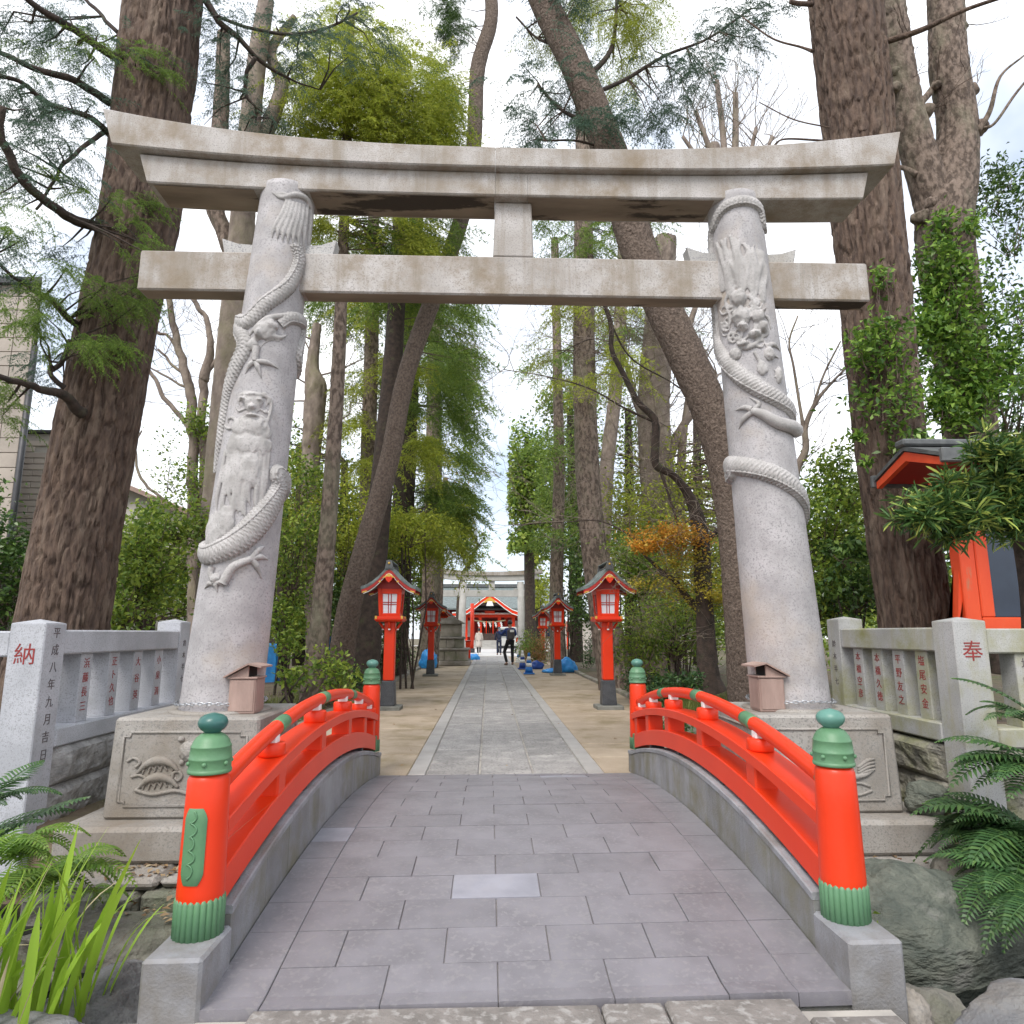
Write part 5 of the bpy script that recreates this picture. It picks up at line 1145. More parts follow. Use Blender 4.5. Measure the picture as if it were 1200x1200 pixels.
NB('tie_beam', (4.9, NBY - .06, 2.86), (7.9, NBY + .06, 3.0), 'red_old')
MB().prism([(4.72, .35), (4.86, .35), (5.085, 2.1), (5.085, 1.72)], NBY - .045, NBY + .045, 1).build('brace', 'red_old', nb)
for sg in (-1, 1):
    MB().prism([(NBY, 3.36), (NBY + sg * .62, 3.14), (NBY + sg * .62, 3.18), (NBY, 3.41)], 4.62, 8.3, 0).build('roof_slope', 'roof_dark', nb)
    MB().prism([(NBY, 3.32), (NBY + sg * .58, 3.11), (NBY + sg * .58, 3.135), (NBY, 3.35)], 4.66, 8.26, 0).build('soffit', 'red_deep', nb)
    MB().prism([(NBY, 3.24), (NBY + sg * .60, 3.05), (NBY + sg * .60, 3.13), (NBY, 3.345)], 4.64, 4.70, 0).build('bargeboard', 'red_old', nb)
    MB().box((4.60, NBY + sg * .64 - .03, 3.07), (8.3, NBY + sg * .64 + .03, 3.22), .012).build('gutter', 'roof_dark', nb)
MB().box((4.58, NBY - .09, 3.40), (8.35, NBY + .09, 3.48), .02).build('ridge', 'roof_dark', nb)

# ------------------------------------------------------------------ buildings on the left
bl = thing('tiled_building', 'tall building clad in square beige tiles beyond the cedar trunk', 'building', (-13, 17, 0))
ce = at(44, 335, 16.0); cxw = at(12, 640, 16.0)
EX = (ce[0] + cxw[0]) / 2; TOPZ = ce[2]
MB().prism([(-24, 16.05), (EX - .02, 16.05), (EX * 1.28, 20.5), (-24, 20.5)], 0, TOPZ, 2).build('wall', 'plaster', bl)
tw, th_ = .46, .36; src = MB().box((-tw / 2 + .008, 0, -th_ / 2 + .008), (tw / 2 - .008, .05, th_ / 2 - .008), .006).mesh('facade_tile', 'tile')
z = 1.6
while z < TOPZ - .1:
    for i in range(7): share('facade_tile', src, bl, (EX - .03 - tw * (i + .5), 16.0, z + th_ / 2 - .02))
    z += th_
MB().prism([(-24.2, 15.85), (EX + .12, 15.85), (EX * 1.28, 20.7), (-24.2, 20.7)], TOPZ, TOPZ + .16, 2).build('roof_edge', 'darkmetal', bl)
MB().tube([(EX + .09, 15.95, 0), (EX + .09, 15.95, TOPZ - 1.6)], .07, 12).build('downpipe', 'darkmetal', bl, True)
b2_ = thing('sided_house', 'house with pale horizontal siding behind the tiled building', 'house', (-13, 22, 0))
c0 = at(30, 508, 21.0); c1 = at(66, 520, 21.0); c2 = at(64, 560, 21.0)
HX1 = at(75, 560, 21.0)[0] + .4; HZ = c0[2]
MB().prism([(-20, 0), (HX1, 0), (HX1, HZ - .7), (HX1 - .7, HZ), (-20, HZ)], 21.05, 21.6, 1).build('wall', 'plaster', b2_)
src = MB().box((-.44, 0, -.085), (.44, .04, .085), .012).mesh('siding_brick', 'brickwall')
zi = 0; z = 2.6
while z < HZ - .12:
    x = HX1 - .5 - (.44 if zi % 2 else 0)
    while x > HX1 - 3.4:
        if not (x + .44 > HX1 - .7 and z > HZ - .85): share('siding_brick', src, b2_, (x, 21.0, z))
        x -= .895
    z += .19; zi += 1
MB().box((-20, 20.9, HZ), (HX1 - .65, 21.7, HZ + .1), .01).build('roof_edge', 'darkmetal', b2_)
MB().box((-.05, 0, -.5), (.05, .03, .5)) 
h3 = thing('far_house', 'small beige house with brown gable roof behind the bare tree', 'house', (-12.5, 27, 0))
pk = at(152, 574, 26.0); MB().box((pk[0] - 3, 26, 0), (pk[0] + 3.2, 32, pk[2] - 1.3), .02).build('wall', 'plaster', h3)
MB().prism([(pk[0] - 3.5, pk[2] - 1.5), (pk[0], pk[2]), (pk[0] + 3.6, pk[2] - 1.5), (pk[0] + 3.6, pk[2] - 1.35), (pk[0], pk[2] + .18), (pk[0] - 3.5, pk[2] - 1.35)], 25.6, 32.4, 1).build('roof', 'wood', h3)
MB().prism([(pk[0] - 3, pk[2] - 1.31), (pk[0] + 3.1, pk[2] - 1.31), (pk[0], pk[2] - .02)], 26.02, 31.9, 1).build('gable_wall', 'plaster', h3)
w_ = MB().box((pk[0] + .4, 25.97, pk[2] - 3.0), (pk[0] + 1.5, 25.995, pk[2] - 1.9), .01).build('window', 'glass', h3)
# ------------------------------------------------------------------ plants: building blocks
RS = np.random.RandomState(2024)
def unit(v): return v / (np.linalg.norm(v, axis=-1, keepdims=True) + 1e-12)
def trunk_pts(spec, Y):
    """spec (px, py, width_px[, dY]) -> points, radii"""
    P, r = [], []
    for s in spec:
        y = Y + (s[3] if len(s) > 3 else 0); p = at(s[0], s[1], y); P.append(p); r.append(.49 * s[2] * depth(p) / F)
    P, r = np.array(P), np.array(r); t = unit(np.gradient(P, axis=0)); r = r * np.sqrt(np.clip(1 - (t @ rt) ** 2, .2, 1))   # widths are read along the picture rows
    return P, r
def trunk_mesh(P, r, nu=20, step=.25, amp=.06, fx=14, fz=3.0, seed=0, ridged=True, bulge=.07):
    q = spline(np.column_stack([P, r]), 12); arc = np.concatenate([[0], np.cumsum(np.linalg.norm(np.diff(q[:, :3], axis=0), axis=1))])
    n = max(6, int(arc[-1] / step)); s = np.linspace(0, arc[-1], n); q = np.column_stack([np.interp(s, arc, q[:, i]) for i in range(4)])
    t, u, w = frames(q[:, :3]); a = np.linspace(0, 2 * np.pi, nu, endpoint=False)
    d = np.cos(a)[None, :, None] * u[:, None] + np.sin(a)[None, :, None] * w[:, None]
    base = q[:, None, :3] + d * q[:, None, 3:4]
    c = np.concatenate([d[..., :2] * q[:, None, 3:4] * fx, np.repeat(s[:, None, None], nu, 1) * fz], -1)
    c = np.concatenate([(d * q[:, None, 3:4]) * fx * [1, 1, .25], ], -1) + np.array([0, 0, 1.0]) * (s[:, None, None] * fz)
    nz = fbm(c + seed * 11.3, 3, seed)
    if ridged: nz = np.minimum(1, np.abs(nz * 2 - 1) * 5.5) * (.75 + .5 * fbm(c * 2.3 + 7, 2, seed + 5))
    big = fbm(base * 1.6, 2, seed + 3) - .5
    v = base + d * (q[:, None, 3] * (amp * (nz - .9) + bulge * big))[..., None]
    f = grid_faces(n, nu); return v.reshape(-1, 3), f
def tri(v, f): f = np.asarray(f); return v, np.vstack([f[:, [0, 1, 2]], f[:, [0, 2, 3]]]) if f.shape[1] == 4 else f
def thin_tube(p0, p1, r0, r1, mid=None, k=4):
    m = (p0 + p1) / 2 + (mid if mid is not None else 0); return tube(np.array([p0, m, p1]), np.array([r0, (r0 + r1) / 2, r1]), k, cap=False)
# templates
def leaf_tpl(l=1.0, w=.5, fold=.12):
    v = np.array([(0, 0, 0), (w / 2, .45 * l, fold * l), (0, l, -.08 * l), (-w / 2, .45 * l, fold * l)]); return v, np.array([[0, 1, 2, 3]])
def spray_tpl(seed, L=.55, droop=.45, ntw=16, nn=24, nl=.034, nw=.0042, spread=.26):
    r = np.random.RandomState(seed); V = []
    def axis(p): return np.array([p * L, 0, -droop * L * p ** 2])
    for i in range(ntw):
        p = (i + .6) / ntw; b = axis(p); sd = 1 if i % 2 else -1; ln = spread * L * (1.15 - .75 * p) * (.7 + .6 * r.rand()); a = R(58) * (.8 + .4 * r.rand())
        dirn = unit(np.array([math.cos(a), sd * math.sin(a), -.35 - .5 * r.rand()]))
        if i == ntw - 1: dirn = unit(np.array([1, 0, -.8])); ln = spread * L * .6
        s = r.rand(nn) ** .9; base = b + dirn * (s * ln)[:, None] + np.array([0, 0, -1]) * (s ** 2 * ln * .25)[:, None]
        nd = unit(dirn * .75 + r.randn(nn, 3) * .62); tip = base + nd * (nl * (.7 + .6 * r.rand(nn)))[:, None]
        wv = unit(np.cross(nd, r.randn(nn, 3))) * nw
        V.append(np.stack([base - wv, base + wv, tip], 1).reshape(-1, 3))
        V.append(np.stack([b + [0, 0, .002], b - [0, 0, .002], b + dirn * ln * .9 - [0, 0, ln * .2]], 0))
    for i in range(8): V.append(np.stack([axis(i / 8) + [0, 0, .004], axis(i / 8) - [0, 0, .004], axis((i + 1) / 8)]))
    v = np.concatenate(V); return v, np.arange(len(v)).reshape(-1, 3)
SP_NEAR = [spray_tpl(i, nn=17, nw=.0049) for i in range(4)]
SP_NEAR2 = [spray_tpl(5 + i, nn=12, nl=.042, nw=.0058) for i in range(4)]
SP_MID = [spray_tpl(10 + i, L=.8, droop=.55, ntw=14, nn=9, nl=.075, nw=.0085, spread=.3) for i in range(4)]
SP_FAR = [spray_tpl(20 + i, L=1.3, droop=.5, ntw=12, nn=6, nl=.17, nw=.02, spread=.32) for i in range(3)]
SP_PINE = [spray_tpl(30 + i, L=.4, droop=-.1, ntw=10, nn=22, nl=.10, nw=.004, spread=.35) for i in range(3)]
def place(tpls, pos, yaw, pitch, sc, rs=RS):
    """copies of needle templates joined"""
    Vs, Fs, n = [], [], 0; which = rs.randint(len(tpls), size=len(pos))
    for k, (tv, tf) in enumerate(tpls):
        m = which == k
        if not m.any(): continue
        cy, sy, cp, sp = np.cos(yaw[m]), np.sin(yaw[m]), np.cos(pitch[m]), np.sin(pitch[m]); z = 0 * cy
        Rm = np.stack([np.stack([cy * cp, -sy, cy * sp], -1), np.stack([sy * cp, cy, sy * sp], -1), np.stack([-sp, z, cp], -1)], 1)
        v = np.einsum('nij,vj->nvi', Rm, tv) * sc[m][:, None, None] + pos[m][:, None]
        f = tf[None] + (np.arange(m.sum()) * len(tv))[:, None, None] + n
        Vs.append(v.reshape(-1, 3)); Fs.append(f.reshape(-1, tf.shape[1])); n += v.shape[0] * v.shape[1]
    return np.concatenate(Vs), np.concatenate(Fs)
def leaves(pos, size, rs=RS, w=.5, up=.6, tpl=None, dirs=None):
    tv, tf = tpl or leaf_tpl(1, w); N = len(pos)
    n = unit(rs.randn(N, 3) + np.array([0, 0, up * 1.5])); d = rs.randn(N, 3) if dirs is None else dirs + .5 * rs.randn(N, 3)
    d = unit(d - n * (d * n).sum(1, keepdims=True)); b = np.cross(d, n)
    s = size * (.65 + .7 * rs.rand(N)); Rm = np.stack([b, d, n], -1)
    v = np.einsum('nij,vj->nvi', Rm, tv) * s[:, None, None] + pos[:, None]
    f = tf[None] + (np.arange(N) * len(tv))[:, None, None]
    return v.reshape(-1, 3), f.reshape(-1, tf.shape[1])
def clear(p, m=.0):
    """foliage is kept cut back over the path, low down along the lantern rows and higher up along the middle"""
    x = np.abs(p[:, 0] - .25); y = p[:, 1]; z = p[:, 2]
    return ~((y > 11) & ((x < np.where(y < 15, 2.2, 2.7) + m) & (z < .115 * y + 1.5) | (x < .45 + .012 * y + m)))
def in_ball(n, rs): d = unit(rs.randn(n, 3)); return d * (rs.rand(n, 1) ** (1 / 2.4))
def clump_points(px, py, Y, rx, ry, n, dy=None, nsub=None, flat=1.0, sig=.2, rs=RS):
    c = at(px, py, Y); k = depth(c) / F; r = np.array([rx * k, (dy if dy is not None else .6 * (rx + ry) * .5 * k * 2 * .5), ry * k])
    nsub = nsub or max(5, int(n / 70)); sub = c + in_ball(nsub, rs) * r
    which = rs.randint(nsub, size=n); sg = sig * min(rx, ry) * k * 1.6
    p = sub[which] + rs.randn(n, 3) * np.array([sg, sg, sg * flat]); return p, sub, c
def finish(o): o['kind'] = 'stuff'; return o
DENS, SDENS = 2.0, 1.5
def add_leaves(par, name, clumps, mat, size, w=.5, up=.6, flat=1.0, sig=.2, twig=None, tw_r=.006, root=None, nsub=None, cut=True):
    """leaf clumps (px, py, Y, rx, ry, n[, dy]) as one foliage part, with twigs carrying them"""
    A, tw = [], MB()
    for c in clumps:
        p, sub, ce = clump_points(*c[:5], int(c[5] * DENS), dy=c[6] if len(c) > 6 else None, flat=flat, sig=sig, nsub=nsub); A.append(p)
        if twig:
            src = ce - np.array([0, 0, c[4] * depth(ce) / F * .9])
            for s in sub[clear(sub) | (not cut)]:
                r0 = root[np.argmin(np.linalg.norm(root - s, axis=1))] if root is not None else src + RS.randn(3) * .05
                tw.add(*thin_tube(r0, s, tw_r * 1.8, tw_r * .5, RS.randn(3) * .08 * np.linalg.norm(s - r0)))
    p = np.concatenate(A); p = p[clear(p) | (not cut)]; v, f = leaves(p, size, w=w, up=up)
    if twig: finish(tw.build('twigs', twig, par))
    return finish(obj(name, v, f, mat, par))
def add_sprays(par, name, clumps, mat, tpls, sc=1.0, out=None, twig='twig', flat=.6, root=None, nsub=None):
    P, C, tw = [], [], MB()
    for c in clumps:
        p, sub, ce = clump_points(*c[:5], int(c[5] * SDENS), dy=c[6] if len(c) > 6 else None, flat=flat, nsub=nsub or max(4, c[5] // 8), sig=.22); P.append(p); C.append(np.repeat(ce[None], len(p), 0))
        for s in sub[clear(sub, .3)]:
            r0 = root[np.argmin(np.linalg.norm(root - s, axis=1))] if root is not None else ce
            tw.add(*thin_tube(r0, s, .018, .005, RS.randn(3) * .07 * np.linalg.norm(s - r0)))
    p = np.concatenate(P); ce = np.concatenate(C); kk = clear(p, .45); p = p[kk]; ce = ce[kk]; d = p - ce
    if root is not None: d = p - root[np.argmin(np.linalg.norm(p[:, None, :2] - root[None, :, :2], axis=2) , axis=1)]
    yaw = np.arctan2(d[:, 1], d[:, 0]) + RS.randn(len(p)) * .7; pit = RS.randn(len(p)) * .25 + .15; s = sc * (.6 + .7 * RS.rand(len(p)))
    v, f = place(tpls, p, yaw, pit, s)
    if tw.n: finish(tw.build('twigs', twig, par))
    return finish(obj(name, v, f, mat, par))
def tree(name, label, cat, base, group=None): return thing(name, label, cat, base, group)
def add_trunk(par, spec, Y, mat, nu=20, step=.2, amp=.06, fx=14, fz=3, seed=0, name='trunk'):
    P, r = trunk_pts(spec, Y); v, f = trunk_mesh(P, r, nu, step, amp, fx, fz, seed); obj(name, v, f, mat, par, True); return spline(P, 6)
def base_of(spec, Y): p = at(spec[0][0], spec[0][1], Y + (spec[0][3] if len(spec[0]) > 3 else 0)); return (p[0], p[1], min(p[2], .3))
def bare(par, starts, depth_n, seed, mat='twig', spread=.55, shrink=.72, minr=.0035, upb=.25, k=5, name='bare_twigs'):
    """recursive bare branching from (point, direction, length, radius)"""
    r = np.random.RandomState(seed); mb = MB(); st = [(np.array(p, float), unit(np.array(d, float)), l, q, depth_n) for p, d, l, q in starts]
    while st:
        p, d, l, q, n = st.pop(); pts = [p]; dd = d
        for _ in range(4): dd = unit(dd + r.randn(3) * .16 + [0, 0, upb * .12]); pts.append(pts[-1] + dd * l / 4)
        q1 = max(minr * .6, q * .62); mb.add(*tube(np.array(pts), np.linspace(q, q1, 5), k if q > .01 else 3, cap=False))
        if n > 0:
            for j in range(r.randint(2, 4)):
                i = r.randint(2, 5); ax = unit(dd + r.randn(3) * spread + [0, 0, upb]); st.append((pts[i], ax, l * shrink * (.7 + .5 * r.rand()), max(minr, q1 * (.85 if j == 0 else .6)), n - 1))
    return finish(mb.build(name, mat, par, True))
# ------------------------------------------------------------------ the big cedar on the left
specA = [(60, 850, 120), (66, 790, 109), (73, 735, 99), (92, 620, 92), (111, 520, 88), (139, 373, 83), (166, 240, 85), (180, 120, 84), (192, 0, 84), (200, -90, 80), (206, -200, 74)]
tA = tree('cedar_tree', 'huge brown cedar trunk behind the dated fence, long needled branches', 'tree', base_of(specA, 8.6))
rootA = add_trunk(tA, specA, 8.6, 'bark', 200, .036, .10, 15, 2.6, 1)
limbs = [[(152, 78, 13, -.2), (100, 45, 11, -.6), (55, 15, 9, -1.0), (0, -25, 8, -1.4)], [(128, 120, 10, -.1), (90, 95, 9, -.6), (40, 80, 8, -1.0), (0, 62, 7, -1.3), (-40, 50, 5, -1.5)],
         [(135, 165, 8, 0), (110, 140, 8, -.3), (60, 122, 7, -.7), (20, 95, 6, -1.0), (-20, 85, 5, -1.3)], [(118, 268, 13, -.2), (85, 256, 12, -.6), (55, 238, 11, -1.0), (25, 210, 11, -1.3), (6, 175, 10, -1.5), (0, 125, 8, -1.7)],
         [(98, 484, 14, -.4), (70, 462, 11, -.8), (45, 456, 9, -1.1), (0, 442, 7, -1.6), (-40, 430, 5, -1.8)], [(90, 380, 9, -.3), (60, 352, 7, -.6), (30, 335, 5, -.8), (-10, 300, 4, -1.1)], [(75, 455, 8, -.7), (58, 440, 6, -.8), (72, 425, 6, -.6), (84, 398, 5, -.5)],
         [(238, -5, 11, .3), (255, 22, 10, .3), (280, 45, 9, .4), (310, 75, 8, .6), (345, 95, 5, .8), (375, 105, 3, .9)], [(254, 18, 8, .2), (290, 32, 7, .4), (340, 40, 6, .7), (385, 32, 4, 1.0), (420, 15, 3, 1.2)], [(300, 68, 6, .5), (290, 85, 5, .5), (286, 108, 4, .6), (305, 130, 3, .7), (325, 145, 2, .8)],
         [(130, 150, 6, 0), (100, 170, 5, -.4), (70, 200, 4, -.6), (45, 245, 3, -.8)], [(140, 40, 7, .2), (100, 0, 6, .3), (60, -30, 5, .3)]]
rl = []
for L_ in limbs:
    P, r = trunk_pts([(a, b, c) + (d,) for a, b, c, d in L_], 8.5); q = spline(np.column_stack([P, r]), 8); MB().tube(q[:, :3] + (fbm(q[:, :3] * 5, 2, 3) - .5)[:, None] * .06, q[:, 3], 10).build('limb', 'bark_dark', tA, True); rl.append(q[::2, :3])
rootL = np.concatenate(rl)
add_sprays(tA, 'foliage', [(150, 60, 8.2, 30, 18, 22, .3), (172, 65, 8.1, 22, 22, 24, .3), (185, 85, 8.1, 14, 10, 10, .2), (130, 330, 7.9, 45, 35, 60, .5), (105, 395, 7.8, 26, 32, 40, .4), (50, 330, 7.6, 45, 20, 34, .5), (150, 230, 8.0, 22, 35, 32, .3), (160, 290, 8.0, 18, 18, 14, .3), (25, 265, 7.4, 40, 35, 30, .5),
      (195, 315, 7.9, 16, 8, 10, .2), (20, 380, 7.2, 25, 50, 34, .5), (5, 470, 7.2, 20, 40, 20, .4), (80, 50, 7.9, 60, 18, 26, .5), (75, 215, 7.8, 30, 20, 14, .4)], 'lf_cedar', SP_NEAR, .62, root=rootL, twig='bark_dark')
add_sprays(tA, 'foliage', [(60, 100, 7.9, 90, 45, 105, 1.0), (40, 180, 7.6, 60, 60, 95, .8), (40, 20, 8.0, 90, 40, 105, .9), (95, 290, 8.2, 40, 40, 24, .5), (20, 300, 7.6, 50, 40, 34, .5), (290, 60, 9.0, 70, 45, 105, .8), (270, 140, 9.2, 50, 45, 75, .7), (370, 50, 9.2, 60, 30, 50, .7), (420, 30, 9.6, 60, 30, 40, .7), (60, 430, 8.0, 40, 30, 16, .5)], 'lf_cedar_blue', SP_NEAR, .62, root=rootL, twig='bark_dark')

# ------------------------------------------------------------------ the big trunk on the right
specB = [(1088, 850, 96), (1080, 790, 86), (1073, 730, 80), (1060, 640, 77), (1047, 550, 76), (1034, 440, 76), (1024, 333, 77), (1007, 167, 78), (990, 0, 80), (982, -80, 78), (970, -200, 72)]
tB = tree('cedar_tree', 'huge dark furrowed trunk behind the mossy fence, ivy on its side', 'tree', base_of(specB, 8.5))
add_trunk(tB, specB, 8.5, 'bark', 190, .036, .12, 15, 2.4, 5)
for L_ in ([(1035, 50, 12, 0), (1080, 35, 11, -.3), (1130, 12, 9, -.6), (1190, -8, 8, -.9), (1260, -30, 6, -1.2)], [(952, 5, 12, 0), (935, 4, 12, -.1), (926, 2, 11, -.15)], [(968, 165, 6, 0), (920, 163, 5, .1), (905, 172, 3, .2)], [(952, 60, 5, -.1), (938, 55, 4, 0), (905, 45, 3, .1), (870, 20, 2, .2)], [(975, 150, 4, 0), (930, 140, 3, .1), (890, 120, 2, .2)]):
    P, r = trunk_pts(L_, 8.4); q = spline(np.column_stack([P, r]), 8); MB().tube(q[:, :3], q[:, 3], 10).build('limb', 'bark', tB, True)
for (x, y, w) in ((1006, 118, 7), (1012, 152, 8)):
    p = at(x, y, 8.10); v, f = rock_verts(p, (w * .009,) * 3, int(x), 3, .25); obj('branch_knot', v, f, 'bark', tB, True)
add_leaves(tB, 'ivy', [(1030, 395, 8.0, 36, 26, 260, .3), (1045, 450, 8.0, 40, 50, 420, .3), (1060, 510, 8.0, 30, 30, 200, .3), (1040, 330, 8.0, 14, 50, 60, .15), (1015, 420, 8.0, 18, 12, 60, .2), (1010, 510, 8.0, 14, 8, 34, .1), (1020, 540, 7.9, 10, 6, 20, .1)], 'lf_ivy', .085, .45, .5, twig='twig', tw_r=.004, sig=.22)

# ------------------------------------------------------------------ forked ivy-clad tree at the right edge
specC = [(1165, 760, 62), (1152, 640, 58), (1140, 540, 56), (1128, 430, 58), (1112, 330, 60), (1106, 262, 62), (1116, 215, 54), (1122, 150, 43), (1112, 80, 41), (1108, 0, 38), (1104, -80, 34)]
tC = tree('forked_tree', 'forked grey tree with ivy mantle and knobbly pruned stems', 'tree', base_of(specC, 9.6))
rC = add_trunk(tC, specC, 9.6, 'bark_grey', 60, .07, .11, 14, 4, 7)
rC2 = add_trunk(tC, [(1104, 268, 46), (1090, 222, 42), (1068, 150, 38), (1052, 70, 35), (1044, 0, 32), (1038, -80, 28)], 9.6, 'bark_grey', 50, .07, .11, 14, 4, 8, 'stem')
kn = []
for (x, y, w) in ((1140, 105, 13), (1148, 150, 16), (1135, 155, 12), (1048, 105, 16), (1062, 60, 14), (1086, 130, 15), (1036, 55, 12), (1046, 85, 12), (1098, 100, 9), (1040, 15, 14), (1128, 30, 11), (1092, 240, 18), (1078, 255, 16), (1135, 215, 14), (1125, 235, 15)):
    p = at(x, y, 9.5); v, f = rock_verts(p, (w * .0085,) * 3, int(x + y), 3, .35); obj('branch_knot', v, f, 'bark_grey', tC, True); kn.append(p)
for L_ in ([(1145, 155, 9, -.1), (1160, 130, 6, -.2), (1172, 90, 4, -.3), (1200, 65, 3, -.4)], [(1148, 150, 8, -.1), (1165, 145, 5, -.2), (1190, 110, 4, -.2), (1215, 80, 3, -.3)], [(1080, 120, 10, 0), (1092, 105, 10, .1), (1100, 90, 8, .1)], [(1075, 205, 9, 0), (1062, 198, 7, .1), (1050, 195, 6, .2)], [(1090, 345, 7, 0), (1080, 340, 6, 0), (1066, 345, 5, .1)]):
    P, r = trunk_pts(L_, 9.5); q = spline(np.column_stack([P, r]), 6); MB().tube(q[:, :3], q[:, 3], 8).build('limb', 'bark_grey', tC, True)
bare(tC, [(p, (RS.randn() * .8 + .3, RS.randn() * .3, .5), .55, .010) for p in kn[:11] for _ in range(2)], 2, 5, 'twig', .6, .75, .0035, .3)
add_leaves(tC, 'ivy', [(1110, 340, 9.2, 38, 60, 900, .35), (1125, 420, 9.1, 55, 50, 1000, .4), (1090, 390, 9.1, 36, 30, 360, .4), (1120, 270, 9.2, 26, 26, 200, .3), (1150, 460, 8.9, 60, 30, 500, .4), (1105, 470, 8.9, 40, 24, 300, .4), (1170, 400, 9.2, 40, 60, 360, .4)], 'lf_ivy', .10, .45, .5, twig='twig', tw_r=.005, sig=.17)
add_leaves(tC, 'side_foliage', [(1180, 260, 9.8, 40, 50, 380, .4), (1190, 340, 9.6, 35, 60, 380, .4), (1160, 230, 9.8, 26, 30, 160, .3), (1180, 200, 9.8, 24, 22, 110, .3)], 'lf_dark', .09, .42, .4, twig='twig', tw_r=.005, sig=.25)

# ------------------------------------------------------------------ leaning pine-barked tree behind the gate
specD = [(884, 830, 62), (880, 790, 56), (872, 690, 50), (861, 590, 47), (840, 503, 46), (810, 430, 47), (777, 360, 46), (747, 288, 45), (722, 200, 42), (700, 140, 40), (672, 72, 37), (641, 10, 35), (612, -60, 30), (590, -140, 26)]
tD = tree('leaning_tree', 'slanting plated trunk leaning across behind the gate', 'tree', base_of(specD, 10.2))
rD = add_trunk(tD, specD, 10.2, 'bark_plate', 76, .05, .07, 20, 12, 9)
lD = []
for L_ in ([(706, 150, 9, 0), (660, 130, 6, .2), (630, 100, 4, .3)], [(715, 175, 8, 0), (675, 165, 6, -.2), (640, 165, 5, -.3)], [(690, 90, 8, 0), (715, 60, 6, .2), (722, 20, 4, .3), (722, -20, 3, .4)], [(700, 108, 8, 0), (735, 92, 7, .2), (780, 65, 6, .4), (830, 45, 5, .5), (880, 10, 4, .6)], [(660, 55, 7, 0), (630, 45, 4, .2), (605, 20, 3, .2)]):
    P, r = trunk_pts(L_, 10.2); q = spline(np.column_stack([P, r]), 8); MB().tube(q[:, :3], q[:, 3], 8).build('limb', 'bark_dark', tD, True); lD.append(q[::2, :3])
lD = np.concatenate(lD)
add_sprays(tD, 'foliage', [(640, 110, 10.4, 55, 45, 90, .8), (620, 160, 10.4, 40, 25, 40, .6), (660, 20, 10.4, 50, 40, 60, .8), (690, 150, 10.0, 40, 20, 36, .5), (800, 80, 10.6, 60, 40, 70, .7), (840, 55, 10.6, 40, 30, 40, .5), (870, 20, 10.8, 40, 25, 30, .5), (770, 120, 10.6, 50, 25, 40, .6)], 'lf_cedar_blue', SP_NEAR2, .8, root=lD)
add_sprays(tD, 'foliage', [(720, 50, 10.8, 42, 40, 90, .7), (750, 20, 10.8, 40, 35, 70, .7), (640, 30, 10.8, 45, 30, 40, .6), (690, 10, 11, 40, 30, 50, .6)], 'lf_yellow', SP_NEAR2, .8, root=lD)

# ------------------------------------------------------------------ tall thin trunks on the left of the path
specE = [(390, 840, 37), (396, 800, 33), (408, 720, 29), (428, 640, 26), (456, 540, 24), (476, 440, 22), (506, 354, 22), (530, 290, 20), (547, 230, 19), (556, 160, 18), (560, 80, 18), (576, 20, 16), (570, -40, 14), (560, -120, 12)]
tE = tree('pine_tree', 'bent slim pine trunk slanting up beside the path', 'tree', base_of(specE, 14.0))
rE = add_trunk(tE, specE, 14.0, 'bark_plate', 44, .08, .09, 18, 8, 11)
add_sprays(tE, 'foliage', [(555, 45, 14, 34, 26, 90, .6), (590, 50, 14, 20, 22, 50, .4), (545, 20, 14, 24, 16, 40, .4), (525, 110, 14.2, 24, 16, 30, .4), (560, -40, 14, 60, 50, 120, .8)], 'lf_dark', SP_PINE, 1.0, root=rE, flat=.8)
specF = [(362, 845, 36), (367, 808, 29), (378, 700, 23), (390, 540, 18), (397, 420, 16), (400, 340, 14), (404, 240, 12), (408, 120, 10), (412, 20, 8)]
tF = tree('cedar_tree', 'straight slim grey trunk beside the coin box, with a yellow green crown', 'tree', base_of(specF, 12.6))
rF = add_trunk(tF, specF, 12.6, 'bark_grey', 44, .08, .09, 18, 5, 12)
add_sprays(tF, 'foliage', [(430, 110, 12.2, 70, 62, 380, .9), (480, 140, 12.4, 60, 55, 300, .8), (385, 130, 12.2, 45, 55, 190, .7), (430, 45, 12.4, 50, 40, 140, .8), (505, 160, 12.6, 30, 30, 110, .5), (350, 165, 12.4, 30, 25, 60, .4), (400, 275, 12.6, 40, 22, 70, .5), (480, 275, 12.6, 45, 22, 80, .5)], 'lf_yellow', SP_MID, .75, root=rF)
add_sprays(tF, 'foliage', [(440, 130, 12.9, 80, 60, 130, .8), (500, 110, 13, 40, 50, 70, .6), (470, 270, 13, 70, 26, 90, .6), (440, 280, 13, 60, 20, 70, .6)], 'lf_conifer', SP_MID, .75, root=rF)
def conifer(name, label, spec, Y, mat, bark, clumps, tpl, sc=1.0, nu=28, seed=0, clumps2=None, mat2=None, group='conifers along the path'):
    t = tree(name, label, 'tree', base_of(spec, Y), group); r = add_trunk(t, spec, Y, bark, nu, .15, .09, 16, 5, seed)
    add_sprays(t, 'foliage', clumps, mat, tpl, sc, root=r)
    if clumps2: add_sprays(t, 'foliage', clumps2, mat2, tpl, sc, root=r)
    return t
